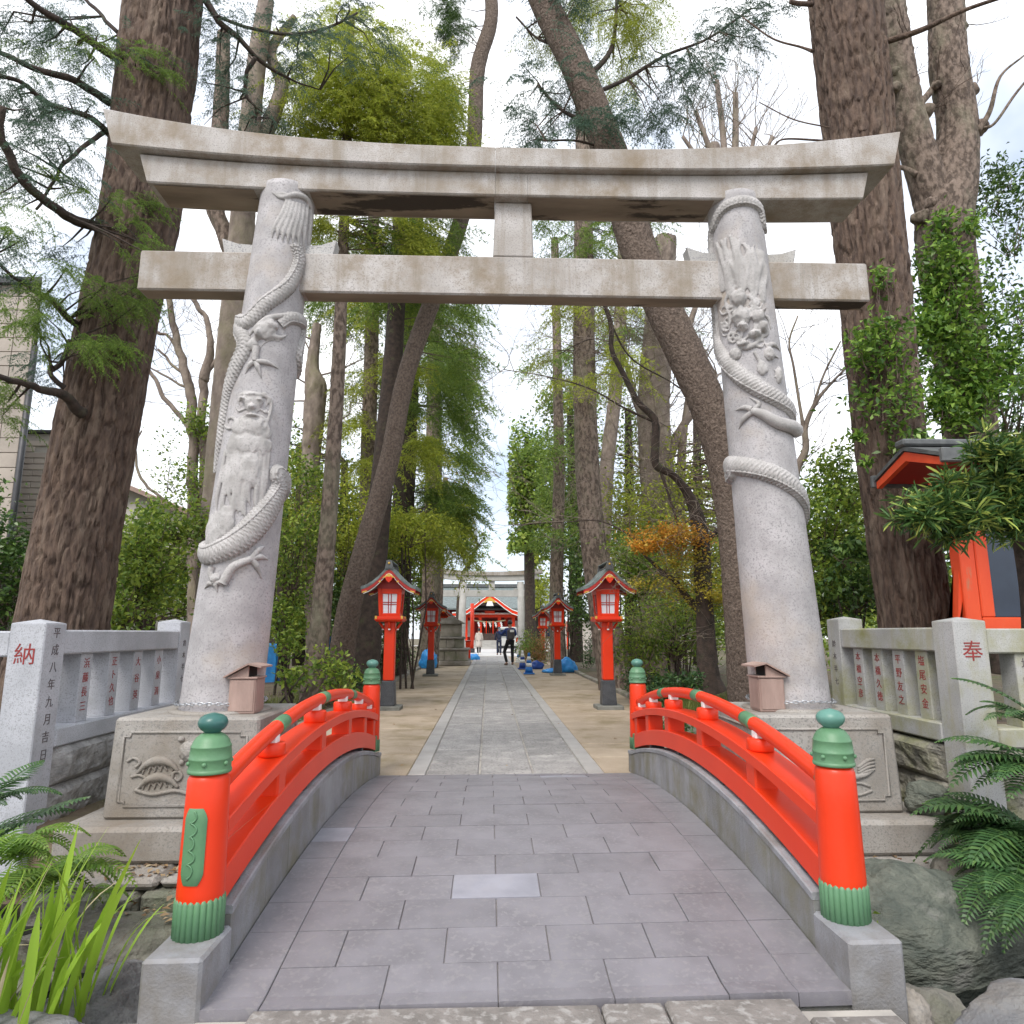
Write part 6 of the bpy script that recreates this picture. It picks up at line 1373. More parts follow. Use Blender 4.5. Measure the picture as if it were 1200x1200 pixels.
def layers(x0, x1, y0, y1, Y, n, cnt, rx=45, ry=14, seed=0, taper=0):
    r = np.random.RandomState(seed); o = []
    for i in range(n):
        u = r.rand(); y = y0 + (y1 - y0) * u; w = 1 - taper * (1 - u); cx = (x0 + x1) / 2 + (r.rand() - .5) * (x1 - x0) * w
        o.append((cx, y, Y + r.randn() * .4, rx * (.6 + .6 * r.rand()), ry * (.6 + .7 * r.rand()), cnt, .7))
    return o
conifer('conifer_tree', 'tall conifer with drooping green tiers, trunk behind the slim grey trunk', [(420, 795, 26), (428, 650, 20), (432, 520, 18), (436, 380, 16), (438, 250, 13), (440, 100, 10)], 19.0, 'lf_yellow', 'bark_grey', layers(395, 480, 340, 560, 19, 11, 20, 36, 16, 1), SP_MID, 1.15, seed=13, clumps2=layers(390, 490, 230, 480, 19.6, 9, 20, 40, 18, 2), mat2='lf_conifer')
conifer('conifer_tree', 'dark trunked conifer directly behind the bent slim pine', [(420, 815, 46), (430, 740, 38), (440, 640, 30), (450, 540, 26), (462, 400, 22), (470, 250, 18)], 16.5, 'lf_conifer', 'bark_dark', layers(430, 560, 300, 420, 17, 9, 22, 42, 18, 3), SP_MID, 1.1, seed=14)
conifer('conifer_tree', 'broad drooping conifer whose tips hang over the lantern row', [(462, 790, 30), (470, 650, 27), (477, 500, 25), (484, 350, 20), (490, 200, 15)], 22.5, 'lf_conifer', 'bark_dark', layers(470, 560, 345, 600, 22.5, 20, 26, 38, 13, 4, .5), SP_MID, 1.4, seed=15, clumps2=layers(455, 560, 585, 665, 21, 8, 26, 34, 8, 5), mat2='lf_yellow')
conifer('conifer_tree', 'thick brown trunk behind the second lantern by the platform', [(502, 782, 25), (505, 700, 23), (508, 560, 20), (509, 420, 17), (509, 300, 13)], 28.0, 'lf_conifer', 'bark_grey', layers(500, 560, 400, 640, 28, 14, 16, 30, 10, 6, .4), SP_FAR, 1.0, seed=16)
t = tree('dry_tree', 'tree with brownish dry foliage left of the far torii', 'tree', (at(512, 770, 36)[0], 36, 0), 'conifers along the path'); r_ = add_trunk(t, [(512, 775, 12), (516, 650, 9), (522, 560, 6)], 36, 'bark_grey', 16, .3, .05)
add_leaves(t, 'foliage', [(535, 590, 36, 22, 36, 700, 1.2), (545, 640, 36, 18, 30, 500, 1.2), (525, 670, 35, 22, 24, 500, 1)], 'lf_brown', .14, .35, .2, twig='twig', tw_r=.02, root=r_, sig=.28)
t = tree('sparse_pine', 'sparse flat tiered tree reaching over the far torii', 'tree', (at(540, 768, 52)[0], 52, 0), 'conifers along the path'); r_ = add_trunk(t, [(536, 768, 8), (540, 690, 7), (552, 655, 5), (560, 640, 3)], 52, 'bark_dark', 12, .3, .05)
add_leaves(t, 'foliage', [(556, 640, 52, 16, 5, 130, .8), (560, 655, 52, 14, 4, 110, .8), (552, 615, 52, 14, 5, 110, .8), (566, 628, 52, 10, 4, 70, .8), (548, 590, 52, 14, 5, 90, .8), (556, 675, 52, 18, 5, 130, .8)], 'lf_conifer', .2, .4, .3, twig='bark_dark', tw_r=.02, root=r_, sig=.5, cut=False)

# ------------------------------------------------------------------ trees right of the path
conifer('conifer_tree', 'stout brown trunk behind the lantern in front of the maple', [(728, 830, 50), (720, 790, 42), (708, 720, 36), (696, 640, 31), (689, 560, 29), (685, 450, 27), (684, 330, 24), (684, 200, 20), (682, 80, 16)], 17.0, 'lf_yellow', 'bark_grey', layers(650, 730, 340, 470, 17, 8, 12, 34, 14, 7), SP_MID, 1.1, seed=17, clumps2=layers(640, 740, 240, 340, 17, 8, 18, 36, 18, 8), mat2='lf_conifer')
conifer('conifer_tree', 'slim trunk with feathery green beside the path, behind the second lantern', [(655, 785, 20), (652, 700, 17), (655, 560, 14), (653, 420, 11), (650, 280, 9)], 27.0, 'lf_conifer', 'bark_grey', layers(635, 670, 420, 640, 27, 10, 12, 26, 14, 9), SP_FAR, .8, seed=18)
conifer('conifer_tree', 'pale straight trunk among the bare branches behind the maple', [(702, 770, 19), (707, 640, 18), (712, 540, 17), (722, 450, 16), (728, 350, 14), (732, 220, 11)], 24.0, 'lf_conifer', 'bark_pale', layers(700, 770, 330, 420, 24, 6, 14, 34, 14, 10), SP_MID, 1.4, seed=19)
specP = [(772, 800, 56), (770, 700, 48), (772, 600, 42), (766, 480, 38), (772, 380, 34), (780, 280, 26)]
tP = tree('plane_tree', 'thick pale tree with ropy bark and pruned bare limbs', 'tree', base_of(specP, 19.0)); rP = add_trunk(tP, specP, 19.0, 'bark_pale', 40, .12, .16, 16, 2, 21)
for L_ in ([(772, 560, 18), (800, 500, 12), (825, 470, 8), (840, 440, 5)], [(768, 520, 14), (745, 470, 9), (735, 430, 6)], [(770, 450, 16), (800, 400, 10), (815, 360, 7)], [(790, 700, 20), (796, 600, 14), (800, 520, 10), (810, 440, 6)]):
    P, r = trunk_pts(L_, 19); q = spline(np.column_stack([P, r]), 6); MB().tube(q[:, :3], q[:, 3], 8).build('limb', 'bark_pale', tP, True)
bare(tP, [(at(x, y, 19), (RS.randn() * .7, RS.randn() * .4, .6), 1.3, .022) for x, y in ((840, 440), (735, 430), (815, 360), (810, 440), (825, 470), (745, 470), (800, 400), (772, 560), (790, 600), (760, 640), (780, 480))for _ in range(4)], 3, 8, 'bark_pale', .6, .76, .006, .25)
# the crooked maple
specJ = [(836, 812, 34), (830, 790, 27), (827, 740, 22), (824, 680, 21), (820, 620, 19), (808, 582, 14), (790, 558, 12), (769, 545, 11), (768, 520, 10), (767, 492, 9.5), (747, 470, 8.5), (730, 437, 7), (717, 410, 6), (716, 380, 6), (708, 355, 5), (704, 330, 4)]
tJ = tree('maple_tree', 'crooked dark maple with orange young leaves beside the gate', 'tree', base_of(specJ, 12.0)); rJ = add_trunk(tJ, specJ, 12.0, 'bark_dark', 24, .06, .10, 20, 6, 22)
lJ = [rJ]
for L_ in ([(766, 494, 8), (735, 480, 6), (690, 455, 4), (640, 441, 3), (590, 433, 2, .3)], [(828, 725, 14), (805, 700, 11), (790, 680, 9), (778, 672, 8), (760, 655, 5, .2), (745, 640, 4, .3)], [(822, 640, 12), (845, 618, 9), (870, 598, 7)], [(745, 632, 7), (730, 622, 6), (700, 610, 4), (660, 612, 2.5), (600, 615, 1.5)], [(716, 400, 3.5), (690, 398, 3), (655, 415, 2)], [(770, 540, 4), (790, 600, 3), (800, 640, 2)], [(716, 380, 3), (740, 420, 3), (790, 450, 2.5), (830, 480, 2)]):
    P, r = trunk_pts(L_, 12); q = spline(np.column_stack([P, r]), 8); MB().tube(q[:, :3], q[:, 3], 7).build('limb', 'bark_dark', tJ, True); lJ.append(q[::2, :3])
lJ = np.concatenate(lJ)
add_leaves(tJ, 'orange_foliage', [(782, 632, 11.8, 42, 16, 900, .5), (755, 640, 11.7, 30, 8, 420, .4), (795, 625, 11.8, 24, 18, 260, .4), (812, 645, 12, 20, 14, 140, .4)], 'lf_maple', .05, .7, 1.2, flat=.4, sig=.4, twig='twig', tw_r=.004, root=lJ)
add_leaves(tJ, 'yellow_foliage', [(820, 690, 11.8, 40, 22, 460, .5), (845, 700, 11.8, 22, 10, 240, .4), (800, 660, 11.9, 40, 14, 260, .5), (740, 680, 12, 24, 18, 160, .4)], 'lf_maple_y', .05, .7, 1.2, flat=.4, sig=.4, twig='twig', tw_r=.004, root=lJ)
bare(tJ, [(lJ[i], (RS.randn(), RS.randn() * .5, .2 * RS.randn() + .1), .85, .008) for i in RS.randint(len(lJ), size=130)], 3, 9, 'bark_pale', .5, .78, .003, .08)

# ------------------------------------------------------------------ bare pruned trees
tK = tree('pollard_tree', 'bare pruned tree with upward knobbly limbs between cedar and gate', 'tree', (at(228, 700, 13)[0], 13, .1))
lK = []
for L_ in ([(230, 780, 20), (228, 680, 16), (226, 577, 13), (225, 483, 12), (218, 437, 11), (206, 404, 9), (200, 350, 7), (196, 300, 5)], [(240, 700, 12), (238, 577, 11), (237, 460, 10), (240, 441, 12), (247, 402, 8), (242, 378, 7), (228, 350, 6), (222, 320, 5)], [(224, 505, 8), (192, 466, 7), (176, 437, 5), (168, 420, 3)], [(222, 455, 9), (205, 448, 6), (186, 436, 5), (176, 431, 4)], [(240, 440, 7), (256, 415, 5), (262, 390, 5), (285, 368, 4)], [(220, 440, 7), (200, 425, 5), (184, 410, 4)], [(215, 425, 6), (196, 395, 5), (184, 390, 4), (180, 370, 3)], [(205, 600, 6), (190, 585, 5), (168, 560, 4), (158, 530, 3), (165, 505, 2)], [(230, 600, 7), (215, 640, 6), (190, 665, 5), (160, 720, 5)]):
    P, r = trunk_pts(L_, 13); q = spline(np.column_stack([P, r]), 8); MB().tube(q[:, :3] + (fbm(q[:, :3] * 4, 2, 1) - .5)[:, None] * .08, q[:, 3], 8).build('limb', 'bark_pale', tK, True); lK.append(q[::3, :3])
lK = np.concatenate(lK); bare(tK, [(lK[i], (RS.randn(), RS.randn() * .5, .5), .6, .007) for i in RS.randint(len(lK), size=60)], 2, 19, 'twig', .5, .75, .003, .3)
add_leaves(tK, 'climbing_leaves', [(235, 500, 12.8, 16, 40, 300, .3), (238, 570, 12.7, 20, 40, 420, .3), (200, 540, 13, 26, 40, 130, .3)], 'lf_shrub', .075, .5, .5, twig='twig', tw_r=.004, sig=.3)
tK2 = tree('pale_trunk', 'smooth pale grey trunk close behind the bearded dragon pillar', 'tree', (at(256, 700, 11)[0], 11, .1)); add_trunk(tK2, [(244, 800, 42), (250, 680, 38), (258, 560, 36), (268, 440, 34), (277, 345, 32), (283, 280, 30), (288, 200, 26), (300, 80, 22), (312, 0, 18)], 11.4, 'bark_pale', 40, .1, .05, 8, 2, 31)
add_trunk(tK2, [(272, 300, 22), (262, 270, 20), (252, 240, 22), (256, 180, 20), (260, 110, 18), (262, 40, 14)], 11.6, 'bark_grey', 24, .1, .1, 8, 2, 32, 'stem')
add_trunk(tK2, [(298, 190, 16), (318, 140, 18), (330, 100, 16), (318, 60, 12), (345, 20, 9)], 11.6, 'bark_pale', 24, .1, .1, 8, 2, 33, 'stem')
tK3 = tree('pollard_tree', 'gnarled pruned bare tree between the slim trunk and dragon pillar', 'tree', (at(365, 700, 18)[0], 18, .1)); add_trunk(tK3, [(372, 800, 24), (366, 640, 22), (364, 560, 22), (367, 500, 24), (370, 455, 26), (366, 430, 16), (372, 380, 10)], 18, 'bark_pale', 30, .1, .2, 10, 3, 34)
for p in [(370, 455), (362, 470), (375, 440), (366, 430), (378, 500), (355, 505), (370, 400)]: bare(tK3, [(at(*p, 18), (RS.randn(), RS.randn() * .5, .4), 1.0, .03)], 3, int(p[0] * 7 + p[1]), 'bark_pale', .6, .7, .006, .3)
tK4 = tree('pollard_tree', 'bare tree of many upright pruned shoots behind the crowned lintel', 'tree', (at(865, 800, 15)[0], 15, .1)); add_trunk(tK4, [(880, 800, 40), (872, 600, 34), (862, 420, 30), (850, 280, 26), (840, 210, 20), (836, 170, 14)], 15, 'bark_pale', 30, .1, .12, 10, 3, 35)
sp = []
for (x0_, y0_, x1_, y1_, w) in ((845, 230, 815, 130, 9), (850, 240, 840, 95, 10), (855, 240, 862, 110, 11), (858, 250, 886, 150, 8), (842, 230, 800, 160, 8), (860, 260, 905, 160, 7)):
    P, r = trunk_pts([(x0_, y0_, w), ((x0_ + x1_) / 2 + 3, (y0_ + y1_) / 2, w * .8), (x1_, y1_, w * .6)], 15); q = spline(np.column_stack([P, r]), 6); MB().tube(q[:, :3], q[:, 3], 8).build('limb', 'bark_pale', tK4, True); sp += list(q[6:, :3][::2])
bare(tK4, [(p, (RS.randn() * .5, RS.randn() * .4, .9), 1.2, .014) for p in sp for _ in range(2)], 2, 23, 'bark_pale', .45, .75, .005, .5)
tK5 = tree('bare_tree', 'thin bare branching tree between the tail band pillar and the dark trunk', 'tree', (at(925, 700, 11)[0], 11, .1)); lk5 = []
for L_ in ([(930, 800, 14), (926, 680, 12), (928, 590, 11), (934, 550, 10), (944, 527, 9), (944, 500, 7), (957, 470, 6), (978, 445, 4), (998, 425, 3)], [(944, 515, 6), (938, 480, 4), (930, 430, 3), (925, 400, 2.5), (935, 370, 2)], [(950, 485, 4), (965, 440, 3), (985, 400, 2)]):
    P, r = trunk_pts(L_, 11); q = spline(np.column_stack([P, r]), 8); MB().tube(q[:, :3], q[:, 3], 8).build('limb', 'bark_pale', tK5, True); lk5.append(q[::3, :3])
lk5 = np.concatenate(lk5); bare(tK5, [(lk5[i], (RS.randn(), RS.randn() * .5, .5), .7, .008) for i in RS.randint(len(lk5), size=34)], 2, 29, 'twig', .5, .75, .003, .3)

# ------------------------------------------------------------------ broadleaf trees and shrubs
def shrub(label, clumps, mat, size, w=.5, name='shrub', group='evergreen shrubs under the trees', cat='shrub', sig=.2, twr=.006):
    c = at(clumps[0][0], clumps[0][1], clumps[0][2]); t = thing(name, label, cat, (c[0], c[1], float(ground_z(np.array(c[0]), np.array(c[1])))), group)
    mb = MB(); b = BASE[t.name]
    for k in range(5):
        e = c + RS.randn(3) * np.array([.3, .2, .1]) * .6; mb = MB(); mb.add(*thin_tube(b + RS.randn(3) * [.1, .1, 0], e, .03, .012, RS.randn(3) * .1, 6)); mb.build('stem', 'bark_dark', t, True)
    add_leaves(t, 'foliage', clumps, mat, size, w, .6, twig='twig', tw_r=twr, sig=sig); return t
shrub('glossy shrub behind the dated fence beside the cedar trunk', [(180, 650, 10.6, 46, 60, 1500, .6), (150, 700, 10.2, 40, 40, 700, .5), (205, 610, 11, 40, 28, 500, .5)], 'lf_shrub', .085, sig=.17)
shrub('dark shrub in front of the pale siding', [(12, 680, 11, 30, 50, 800, .5), (30, 640, 11.4, 20, 30, 200, .4), (-30, 640, 11, 40, 80, 500, .5)], 'lf_dark', .10, sig=.2)
shrub('tall leafy shrub between dragon pillar and slim trunk', [(345, 640, 15, 36, 70, 1300, .8), (335, 730, 14.5, 26, 40, 500, .6), (350, 560, 15.5, 30, 40, 420, .6)], 'lf_shrub', .10, sig=.16)
shrub('yellow green shrub behind the slim grey trunk', [(340, 600, 17, 40, 70, 900, .8), (410, 620, 17.5, 40, 70, 1100, .8)], 'lf_yellow', .10, sig=.18)
shrub('dark green shrub behind the lantern by the coin box', [(440, 700, 18, 40, 60, 1100, .9), (480, 720, 20, 36, 50, 900, .9), (400, 720, 17, 30, 40, 500, .7)], 'lf_dark', .11, sig=.18)
shrub('layered bright green shrub above the lantern by the coin box', [(480, 620, 17.5, 46, 22, 700, .7), (500, 650, 18, 46, 14, 500, .7), (470, 650, 17, 30, 12, 260, .5)], 'lf_yellow', .10, sig=.22)
shrub('evergreen behind the moss stained fence, left of the dark trunk', [(965, 620, 10.4, 46, 70, 1700, .6), (985, 560, 10.6, 40, 40, 700, .5), (950, 690, 10, 40, 40, 700, .5)], 'lf_shrub', .085, sig=.16)
shrub('dark leafed shrub low beside the dark furrowed trunk', [(1000, 690, 9.6, 34, 34, 500, .4), (985, 650, 9.5, 30, 14, 240, .4)], 'lf_dark', .095, sig=.22)
shrub('loose shrub of long leaves behind the lantern and maple', [(790, 730, 14, 60, 46, 1300, .8), (755, 760, 13.5, 40, 30, 600, .6), (760, 660, 16, 50, 40, 800, .8)], 'lf_shrub', .10, .32, sig=.17)
shrub('yellowish shrub under the plane tree', [(800, 690, 17, 60, 50, 900, .9), (740, 610, 18, 44, 46, 900, .9)], 'lf_yellow', .11, .4, sig=.17)
shrub('bright green bush right behind the maple lantern roof', [(745, 665, 15.5, 34, 36, 900, .6), (720, 690, 15.5, 26, 30, 420, .5)], 'lf_shrub', .095, sig=.17)
shrub('evergreen mass beside the third lantern', [(665, 690, 25, 36, 60, 1500, 1.2), (640, 720, 28, 26, 40, 800, 1)], 'lf_dark', .15, sig=.18)
shrub('greyish low plants along the kerb by the maple lantern', [(752, 792, 15, 24, 26, 420, .6), (716, 772, 20, 20, 22, 420, .6), (690, 760, 25, 16, 18, 340, .7), (780, 810, 12.6, 20, 16, 180, .4)], 'lf_fern', .095, .35, sig=.2)
shrub('low leafy plants along the kerb by the coin box lantern', [(408, 798, 15, 20, 20, 360, .5), (448, 778, 20, 16, 18, 360, .6), (474, 764, 25, 12, 16, 300, .6), (385, 808, 13, 20, 16, 200, .4)], 'lf_fern', .095, .4, sig=.2)
shrub('bright seedlings beside the coin box and slim trunk', [(340, 795, 11.5, 14, 14, 120, .3), (395, 790, 11.8, 30, 24, 280, .4), (345, 755, 11.8, 14, 10, 80, .3)], 'lf_shrub', .10, .5, sig=.25)
shrub('low green plants beside the far bridge post on the maple side', [(770, 815, 9.6, 30, 12, 240, .3), (815, 800, 11, 34, 10, 260, .5), (790, 850, 8.2, 20, 14, 110, .3)], 'lf_fern', .075, .4, sig=.25)
def broad(label, spec, Y, bark, clumps, mat, size, seed, group='broadleaf trees beyond'):
    t = tree('broadleaf_tree', label, 'tree', base_of(spec, Y), group); r = add_trunk(t, spec, Y, bark, 16, .3, .06, 10, 3, seed); add_leaves(t, 'foliage', clumps, mat, size, .55, .5, twig='twig', tw_r=.02, root=r, sig=.17); return t
broad('round dense evergreen tree right of the far torii', [(622, 778, 14), (620, 650, 12), (618, 560, 8), (617, 510, 5)], 40, 'bark_dark', [(615, 545, 40, 32, 44, 1700, 2), (605, 590, 40, 26, 36, 1100, 1.8), (632, 600, 40, 30, 50, 1500, 2), (615, 650, 40, 34, 30, 1000, 1.6)], 'lf_shrub', .26, 41)
broad('yellow green tree behind the far torii pillar', [(632, 772, 12), (628, 690, 9), (622, 640, 6)], 48, 'bark_dark', [(612, 655, 48, 26, 24, 900, 2), (630, 690, 47, 24, 24, 700, 2)], 'lf_yellow', .24, 42)
broad('tall evergreen filling the gap behind the stout trunk', [(676, 780, 16), (672, 600, 13), (668, 480, 8)], 32, 'bark_dark', [(668, 470, 32, 30, 50, 800, 2), (665, 570, 32, 36, 60, 1500, 2), (690, 640, 30, 40, 50, 1300, 2)], 'lf_conifer', .20, 43)
broad('evergreen behind the plane tree', [(740, 790, 16), (738, 600, 12), (736, 480, 8)], 27, 'bark_dark', [(735, 520, 27, 44, 60, 700, 2), (750, 640, 26, 60, 60, 1500, 2)], 'lf_shrub', .17, 44)
broad('hazy green tree behind the maple and plane tree', [(820, 780, 16), (818, 600, 12), (816, 480, 8)], 24, 'bark_dark', [(830, 560, 24, 40, 50, 600, 1.6), (840, 650, 23, 60, 60, 1400, 1.6), (810, 730, 21, 50, 40, 900, 1.4)], 'lf_shrub', .15, 45)
broad('green tree beyond the tall leafy shrub', [(350, 780, 16), (352, 640, 12), (352, 520, 8)], 24, 'bark_dark', [(350, 600, 24, 46, 70, 1100, 1.6), (330, 700, 23, 40, 60, 1100, 1.6), (400, 680, 25, 50, 60, 1300, 1.6)], 'lf_shrub', .15, 46)
broad('dark evergreen beyond the cedar and bare pruned tree', [(170, 790, 18), (175, 700, 14), (178, 640, 9)], 17, 'bark_dark', [(180, 660, 17, 60, 46, 1300, 1.2), (130, 690, 17, 40, 40, 600, 1.2), (230, 680, 17, 50, 60, 1100, 1.2)], 'lf_shrub', .125, 47)
broad('evergreen beyond the dark furrowed trunk', [(1000, 790, 18), (1000, 680, 14), (998, 580, 9)], 16, 'bark_dark', [(985, 600, 16, 60, 60, 1300, 1.2), (960, 700, 15.5, 60, 50, 1100, 1.2), (1040, 680, 15, 50, 60, 900, 1.2), (900, 680, 17, 50, 60, 900, 1.2)], 'lf_shrub', .12, 48)
broad('tree beyond the notice board', [(1170, 790, 20), (1172, 650, 15), (1174, 560, 9)], 15, 'bark_dark', [(1170, 580, 15, 60, 70, 1200, 1.2), (1110, 660, 15, 40, 60, 700, 1.2), (1180, 460, 14, 50, 50, 700, 1)], 'lf_dark', .12, 49)
broad('evergreen left of the far torii behind the lanterns', [(500, 772, 16), (498, 680, 12), (496, 620, 8)], 31, 'bark_dark', [(500, 690, 31, 34, 50, 1300, 1.6), (520, 720, 32, 22, 40, 800, 1.4), (470, 660, 30, 36, 60, 1000, 1.6)], 'lf_conifer', .17, 50)
broad('leafy tree filling behind the slim grey trunk and lantern', [(400, 790, 16), (402, 640, 12), (404, 540, 8)], 21, 'bark_dark', [(385, 600, 21, 46, 60, 1300, 1.6), (430, 640, 21, 40, 70, 1500, 1.6), (400, 720, 20, 46, 50, 1300, 1.4), (345, 520, 21, 40, 40, 400, 1.4)], 'lf_shrub', .13, 51)
broad('yellowish tree filling behind the tall leafy shrub', [(330, 790, 16), (332, 640, 12), (334, 540, 8)], 19, 'bark_dark', [(335, 580, 19, 36, 60, 900, 1.4), (360, 650, 19, 40, 60, 1200, 1.4)], 'lf_yellow', .115, 52)
broad('feathery green tree behind the maple and leaning trunk', [(860, 790, 16), (858, 600, 12), (850, 480, 8)], 18, 'bark_dark', [(800, 600, 18, 46, 50, 900, 1.4), (760, 560, 19, 40, 50, 600, 1.4), (850, 680, 17, 40, 60, 900, 1.3)], 'lf_yellow', .11, 53)
# far wood at both sides that closes the view
for s in (-1, 1):
    pts = []
    for k in range(60):
        y = 20 + 45 * RS.rand(); x = s * (9 + 26 * RS.rand() + max(0, (y - 40)) * .1); pts.append((x, y, 1.2 + 2.2 * RS.rand(), 2.4))
    p = np.concatenate([np.array([x, y, z]) + RS.randn(420, 3) * [1.6, 1.2, 1.25] for x, y, z, r in pts]); p = p[p[:, 2] > .05]
    v, f = leaves(p, .26, w=.55); o = obj('far_woodland', v, f, 'lf_shrub'); tag(o, 'dense green woodland closing the view ' + ('behind the tiled building' if s < 0 else 'behind the notice board'), 'woodland', kind='stuff')

# podocarpus with strap leaves over the mossy fence
po = thing('podocarpus_bush', 'clipped evergreen with strap leaves in whorls before the notice board', 'shrub', (5.0, 5.6, .42))
P, r = trunk_pts([(1215, 790, 30), (1210, 700, 26), (1195, 620, 20), (1180, 570, 14)], 5.7); MB().tube(spline(P, 6), np.interp(np.linspace(0, 1, 19), np.linspace(0, 1, 4), r), 10).build('trunk', 'bark_dark', po, True)
cs = []
for (px, py, rx, ry, n) in ((1130, 590, 66, 34, 66), (1175, 545, 40, 42, 60), (1190, 600, 40, 34, 46), (1085, 598, 36, 18, 24), (1120, 618, 40, 16, 24), (1215, 560, 40, 60, 40), (1070, 605, 20, 10, 10)):
    c = at(px, py, 5.3); k = depth(c) / F; cs.append(c + in_ball(n, RS) * np.array([rx * k, .22, ry * k]))
cs = np.concatenate(cs); A, D = [], []
for c in cs:
    n = 26; d = unit(RS.randn(n, 3) * [1, 1, .7] + [0, -.25, .35]); A.append(np.repeat(c[None], n, 0) + d * .01 + RS.randn(n, 3) * .012); D.append(d)
tv = np.array([(0, 0, 0), (.055, .4, .02), (.05, .8, 0), (0, 1, -.06), (-.05, .8, 0), (-.055, .4, .02)]); 
def straps(pos, dirs, size):
    N = len(pos); d = unit(dirs); n = unit(np.cross(d, RS.randn(N, 3))); b = np.cross(d, n); s = size * (.7 + .5 * RS.rand(N)); Rm = np.stack([b, d, n], -1)
    v = np.einsum('nij,vj->nvi', Rm, tv) * s[:, None, None] + pos[:, None]; v[..., 2] -= (s[:, None] * .14 * tv[None, :, 1] ** 2); f = np.array([[0, 1, 2, 3, 4, 5]])[None] + (np.arange(N) * 6)[:, None, None]; return v.reshape(-1, 3), f.reshape(-1, 6)
finish(obj('foliage', *straps(np.concatenate(A), np.concatenate(D), .15), 'lf_podo', po))
tw = MB()
for c in cs: tw.add(*thin_tube(P[-1] + RS.randn(3) * .08, c, .012, .004, RS.randn(3) * .05))
finish(tw.build('twigs', 'bark_dark', po))

# ------------------------------------------------------------------ ferns, iris, grass
def frond(base, yaw, L_, rise, droop, n=20, wl=.30, twist=0):
    t = np.linspace(0, 1, n); x = L_ * t * (1 - .12 * t); z = L_ * (rise * t - droop * t ** 2); c, s = math.cos(yaw), math.sin(yaw)
    ax = np.stack([x * c, x * s, z], -1) + base; mb = MB(); mb.add(*tube(ax, np.linspace(.006, .0015, n), 4, cap=False))
    tg = unit(np.gradient(ax, axis=0)); sd = unit(np.cross(tg, [0, 0, 1.0])); up_ = np.cross(sd, tg); V = []; Fc = []; k = 0
    for i in range(2, n):
        ln = wl * L_ * math.sin(math.pi * min(1, (.12 + .88 * t[i])) ** .75) * (.9 + .2 * RS.rand()) + .012; w = L_ / n * .42
        for e in (-1, 1):
            d = unit(sd[i] * e + tg[i] * .45 + up_[i] * (.15 + twist) - np.array([0, 0, .12])); b0 = ax[i]; m = b0 + d * ln * .45 + up_[i] * .008; tip = b0 + d * ln - np.array([0, 0, ln * .12])
            V += [b0 - tg[i] * w * .45, m - tg[i] * w, tip, m + tg[i] * w, b0 + tg[i] * w * .45]; Fc.append([k, k + 1, k + 2, k + 3, k + 4]); k += 5
    mb.add(V, Fc); return mb
def fern(label, base, n, L_, mat, seed, yaw0=0, yawr=math.pi, rise=.7, droop=.75, group='ferns beside the bridge', extra=None):
    r = np.random.RandomState(seed); t = thing('fern', label, 'fern', base, group)
    for k in range(n):
        frond(np.array(base) + r.randn(3) * [.04, .04, .01], yaw0 + (r.rand() * 2 - 1) * yawr, L_ * (.65 + .6 * r.rand()), rise * (.6 + .8 * r.rand()), droop * (.7 + .5 * r.rand()), 20).build('frond', mat, t)
    return t
def pt(x, y, Y): return tuple(at(x, y, Y))
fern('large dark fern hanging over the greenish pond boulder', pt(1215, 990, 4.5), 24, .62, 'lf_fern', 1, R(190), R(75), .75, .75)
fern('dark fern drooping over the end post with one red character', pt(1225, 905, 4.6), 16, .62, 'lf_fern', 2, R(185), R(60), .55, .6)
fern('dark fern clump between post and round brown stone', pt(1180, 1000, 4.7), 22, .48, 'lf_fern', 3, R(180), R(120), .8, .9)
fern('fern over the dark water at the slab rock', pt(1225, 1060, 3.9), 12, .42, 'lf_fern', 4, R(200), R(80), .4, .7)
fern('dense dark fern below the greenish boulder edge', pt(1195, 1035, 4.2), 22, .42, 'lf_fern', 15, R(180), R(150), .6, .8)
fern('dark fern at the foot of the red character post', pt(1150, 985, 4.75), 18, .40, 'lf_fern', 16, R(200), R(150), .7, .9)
fern('small fern above the red character post', pt(1215, 850, 4.7), 5, .50, 'lf_fern', 5, R(180), R(50), .7, .6)
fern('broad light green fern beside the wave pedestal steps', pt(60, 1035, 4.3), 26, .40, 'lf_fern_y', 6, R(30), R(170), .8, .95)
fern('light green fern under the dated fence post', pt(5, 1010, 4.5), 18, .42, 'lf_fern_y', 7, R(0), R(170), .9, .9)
fern('dark fern frond arching in front of the dated post', pt(-20, 985, 3.8), 3, .52, 'lf_fern', 8, R(15), R(22), .62, .28)
fern('small dark fern beside the dated post', pt(-25, 945, 3.7), 6, .30, 'lf_fern', 9, R(20), R(60), .6, .5)
fern('tiny bright fern growing from the step joint', pt(112, 1045, 4.75), 6, .18, 'lf_fern_y', 10, R(20), R(120), .6, .8)
ir = thing('iris_clump', 'clump of bright yellow green sword leaves at the pond edge', 'plant', pt(50, 1230, 2.75)); ib = np.array(BASE[ir.name]); ib[2] = -.12
def blade(b, yaw, L_, lean, w, bend, mat):
    n = 9; t = np.linspace(0, 1, n); c, s = math.cos(yaw), math.sin(yaw); h = lean * L_ * (t + bend * t ** 3); z = L_ * t * (1 - bend * .55 * t ** 2); ax = np.stack([h * c, h * s, z], -1) + b
    side = np.array([-s * .9 + .3, c * .9, 0]); side /= np.linalg.norm(side); ww = w * np.minimum(1, (1.02 - t) * 3.2) * (.7 + .3 * np.minimum(1, t * 4)); nn = np.cross(side, [0, 0, 1.0])
    V = np.stack([ax - side * ww[:, None], ax + nn * (ww * .3)[:, None], ax + side * ww[:, None]], 1).reshape(-1, 3); return V, grid_faces(n, 3, closed=False)
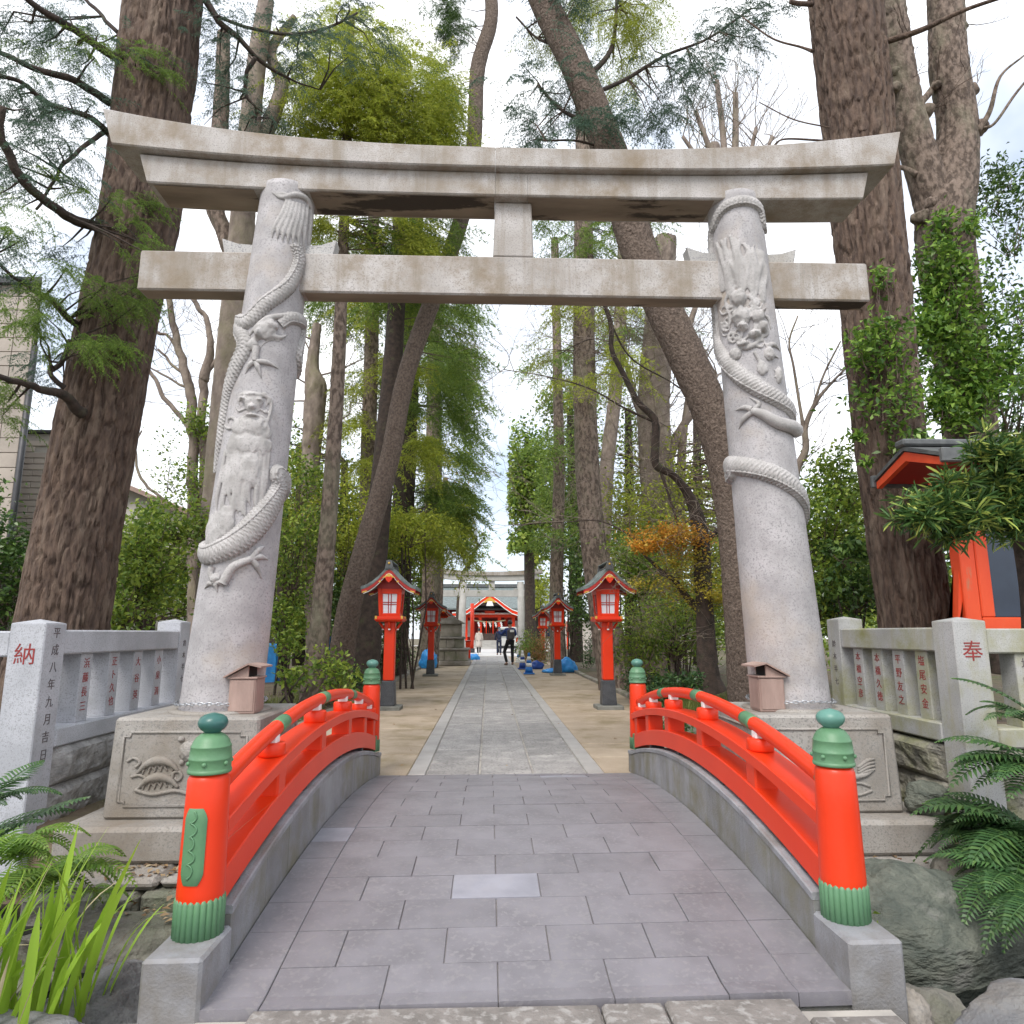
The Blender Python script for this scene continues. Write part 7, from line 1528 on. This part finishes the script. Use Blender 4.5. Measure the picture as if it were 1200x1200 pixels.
for k in range(110):
    b = ib + np.array([RS.uniform(-.75, .02), RS.uniform(-.12, .40), RS.uniform(-.05, .02)]); mt = 'lf_iris' if RS.rand() > .10 else 'dry'
    obj('blade', *blade(b, RS.uniform(-.6, 1.2) if RS.rand() > .3 else RS.uniform(0, 6.3), RS.uniform(.38, .74), RS.uniform(.03, .42), RS.uniform(.011, .019) * (1 if mt == 'lf_iris' else .4), RS.uniform(0, .75), mt), mt, ir, True)
obj('blade', *blade(ib + np.array([.0, .15, .15]), R(20), .75, 1.0, .004, .1, 'dry'), 'dry', ir)
def grassy(label, pts, n, h, mat='lf_grass'):
    p = np.concatenate([np.array([x, y, 0]) + RS.randn(n // len(pts), 3) * [sx, sy, 0] for x, y, sx, sy in pts]); p[:, 2] = ground_z(p[:, 0], p[:, 1]) - .01
    keep = (p[:, 0] < -2.85) | (p[:, 0] > 3.2); p = p[keep]; N = len(p); a = RS.rand(N) * 6.28; l = h * (.5 + RS.rand(N)); d = np.stack([np.cos(a), np.sin(a), 0 * a], -1); tip = p + d * (l * .5)[:, None] + [0, 0, 1] * l[:, None]; sd = np.stack([-np.sin(a), np.cos(a), 0 * a], -1) * .006
    V = np.stack([p - sd, p + sd, tip], 1).reshape(-1, 3); o = obj('grass', V, np.arange(3 * N).reshape(-1, 3), mat); return tag(o, label, 'grass', kind='stuff')
grassy('short grass under the maple behind the bridge', [(3.9, 10.5, .8, .9), (5.0, 11, .9, 1.0), (3.6, 12.5, .5, 1.2), (5.2, 13, 1, 1)], 9000, .14)
grassy('sparse grass under the slim trunks', [(-3.6, 11, .6, 1.2), (-4.5, 12, .8, 1.2), (-3.4, 14, .4, 1.5)], 4000, .12)
pl = []
for _ in range(900):
    s = -1 if RS.rand() < .5 else 1; x = X0 + s * (2.95 + abs(RS.randn()) * 1.2); y = RS.uniform(8, 22); pl.append((x, y, float(ground_z(np.array(x), np.array(y))) + .012))
for _ in range(160): pl.append((RS.uniform(-2.6, -1.55) if RS.rand() < .6 else RS.uniform(1.8, 3.2), RS.uniform(5.0, 5.28), -.255))
for _ in range(50): pl.append((RS.uniform(-2.3, -1.6), RS.uniform(4.5, 4.85), -.335 - .02 * RS.rand()))
for _ in range(60): x = RS.uniform(-2.5, 2.9); pl.append((x, RS.uniform(7.3, 25), .014))
v, f = leaves(np.array(pl), .05, up=3.0, w=.55); o = obj('fallen_leaves', v, f, 'lf_litter'); tag(o, 'scattered brown fallen leaves on the steps, paving and ground', 'leaves', kind='stuff')
# brushwood heap and moss
bh = thing('brushwood_heap', 'heap of cut green and brown branches beside the cones', 'brushwood', (1.95, 29, 0)); add_leaves(bh, 'foliage', [(628, 762, 29, 15, 14, 500, .6), (615, 755, 31, 10, 12, 300, .5)], 'lf_conifer', .12, .3, .2, twig='twig', tw_r=.012, sig=.3, cut=False); add_leaves(bh, 'dry_foliage', [(632, 758, 28.6, 15, 13, 420, .5), (622, 770, 28.5, 13, 7, 200, .4)], 'lf_brown', .12, .28, .2, sig=.3, cut=False)
q = np.array([1.585, 3.08, .03]) + RS.randn(260, 3) * [.035, .05, .055]; v, f = leaves(q, .028, w=.8); o = obj('moss_tuft', v, f, 'lf_moss'); tag(o, 'bright green moss tuft beside the end block of the bridge', 'moss', kind='stuff')
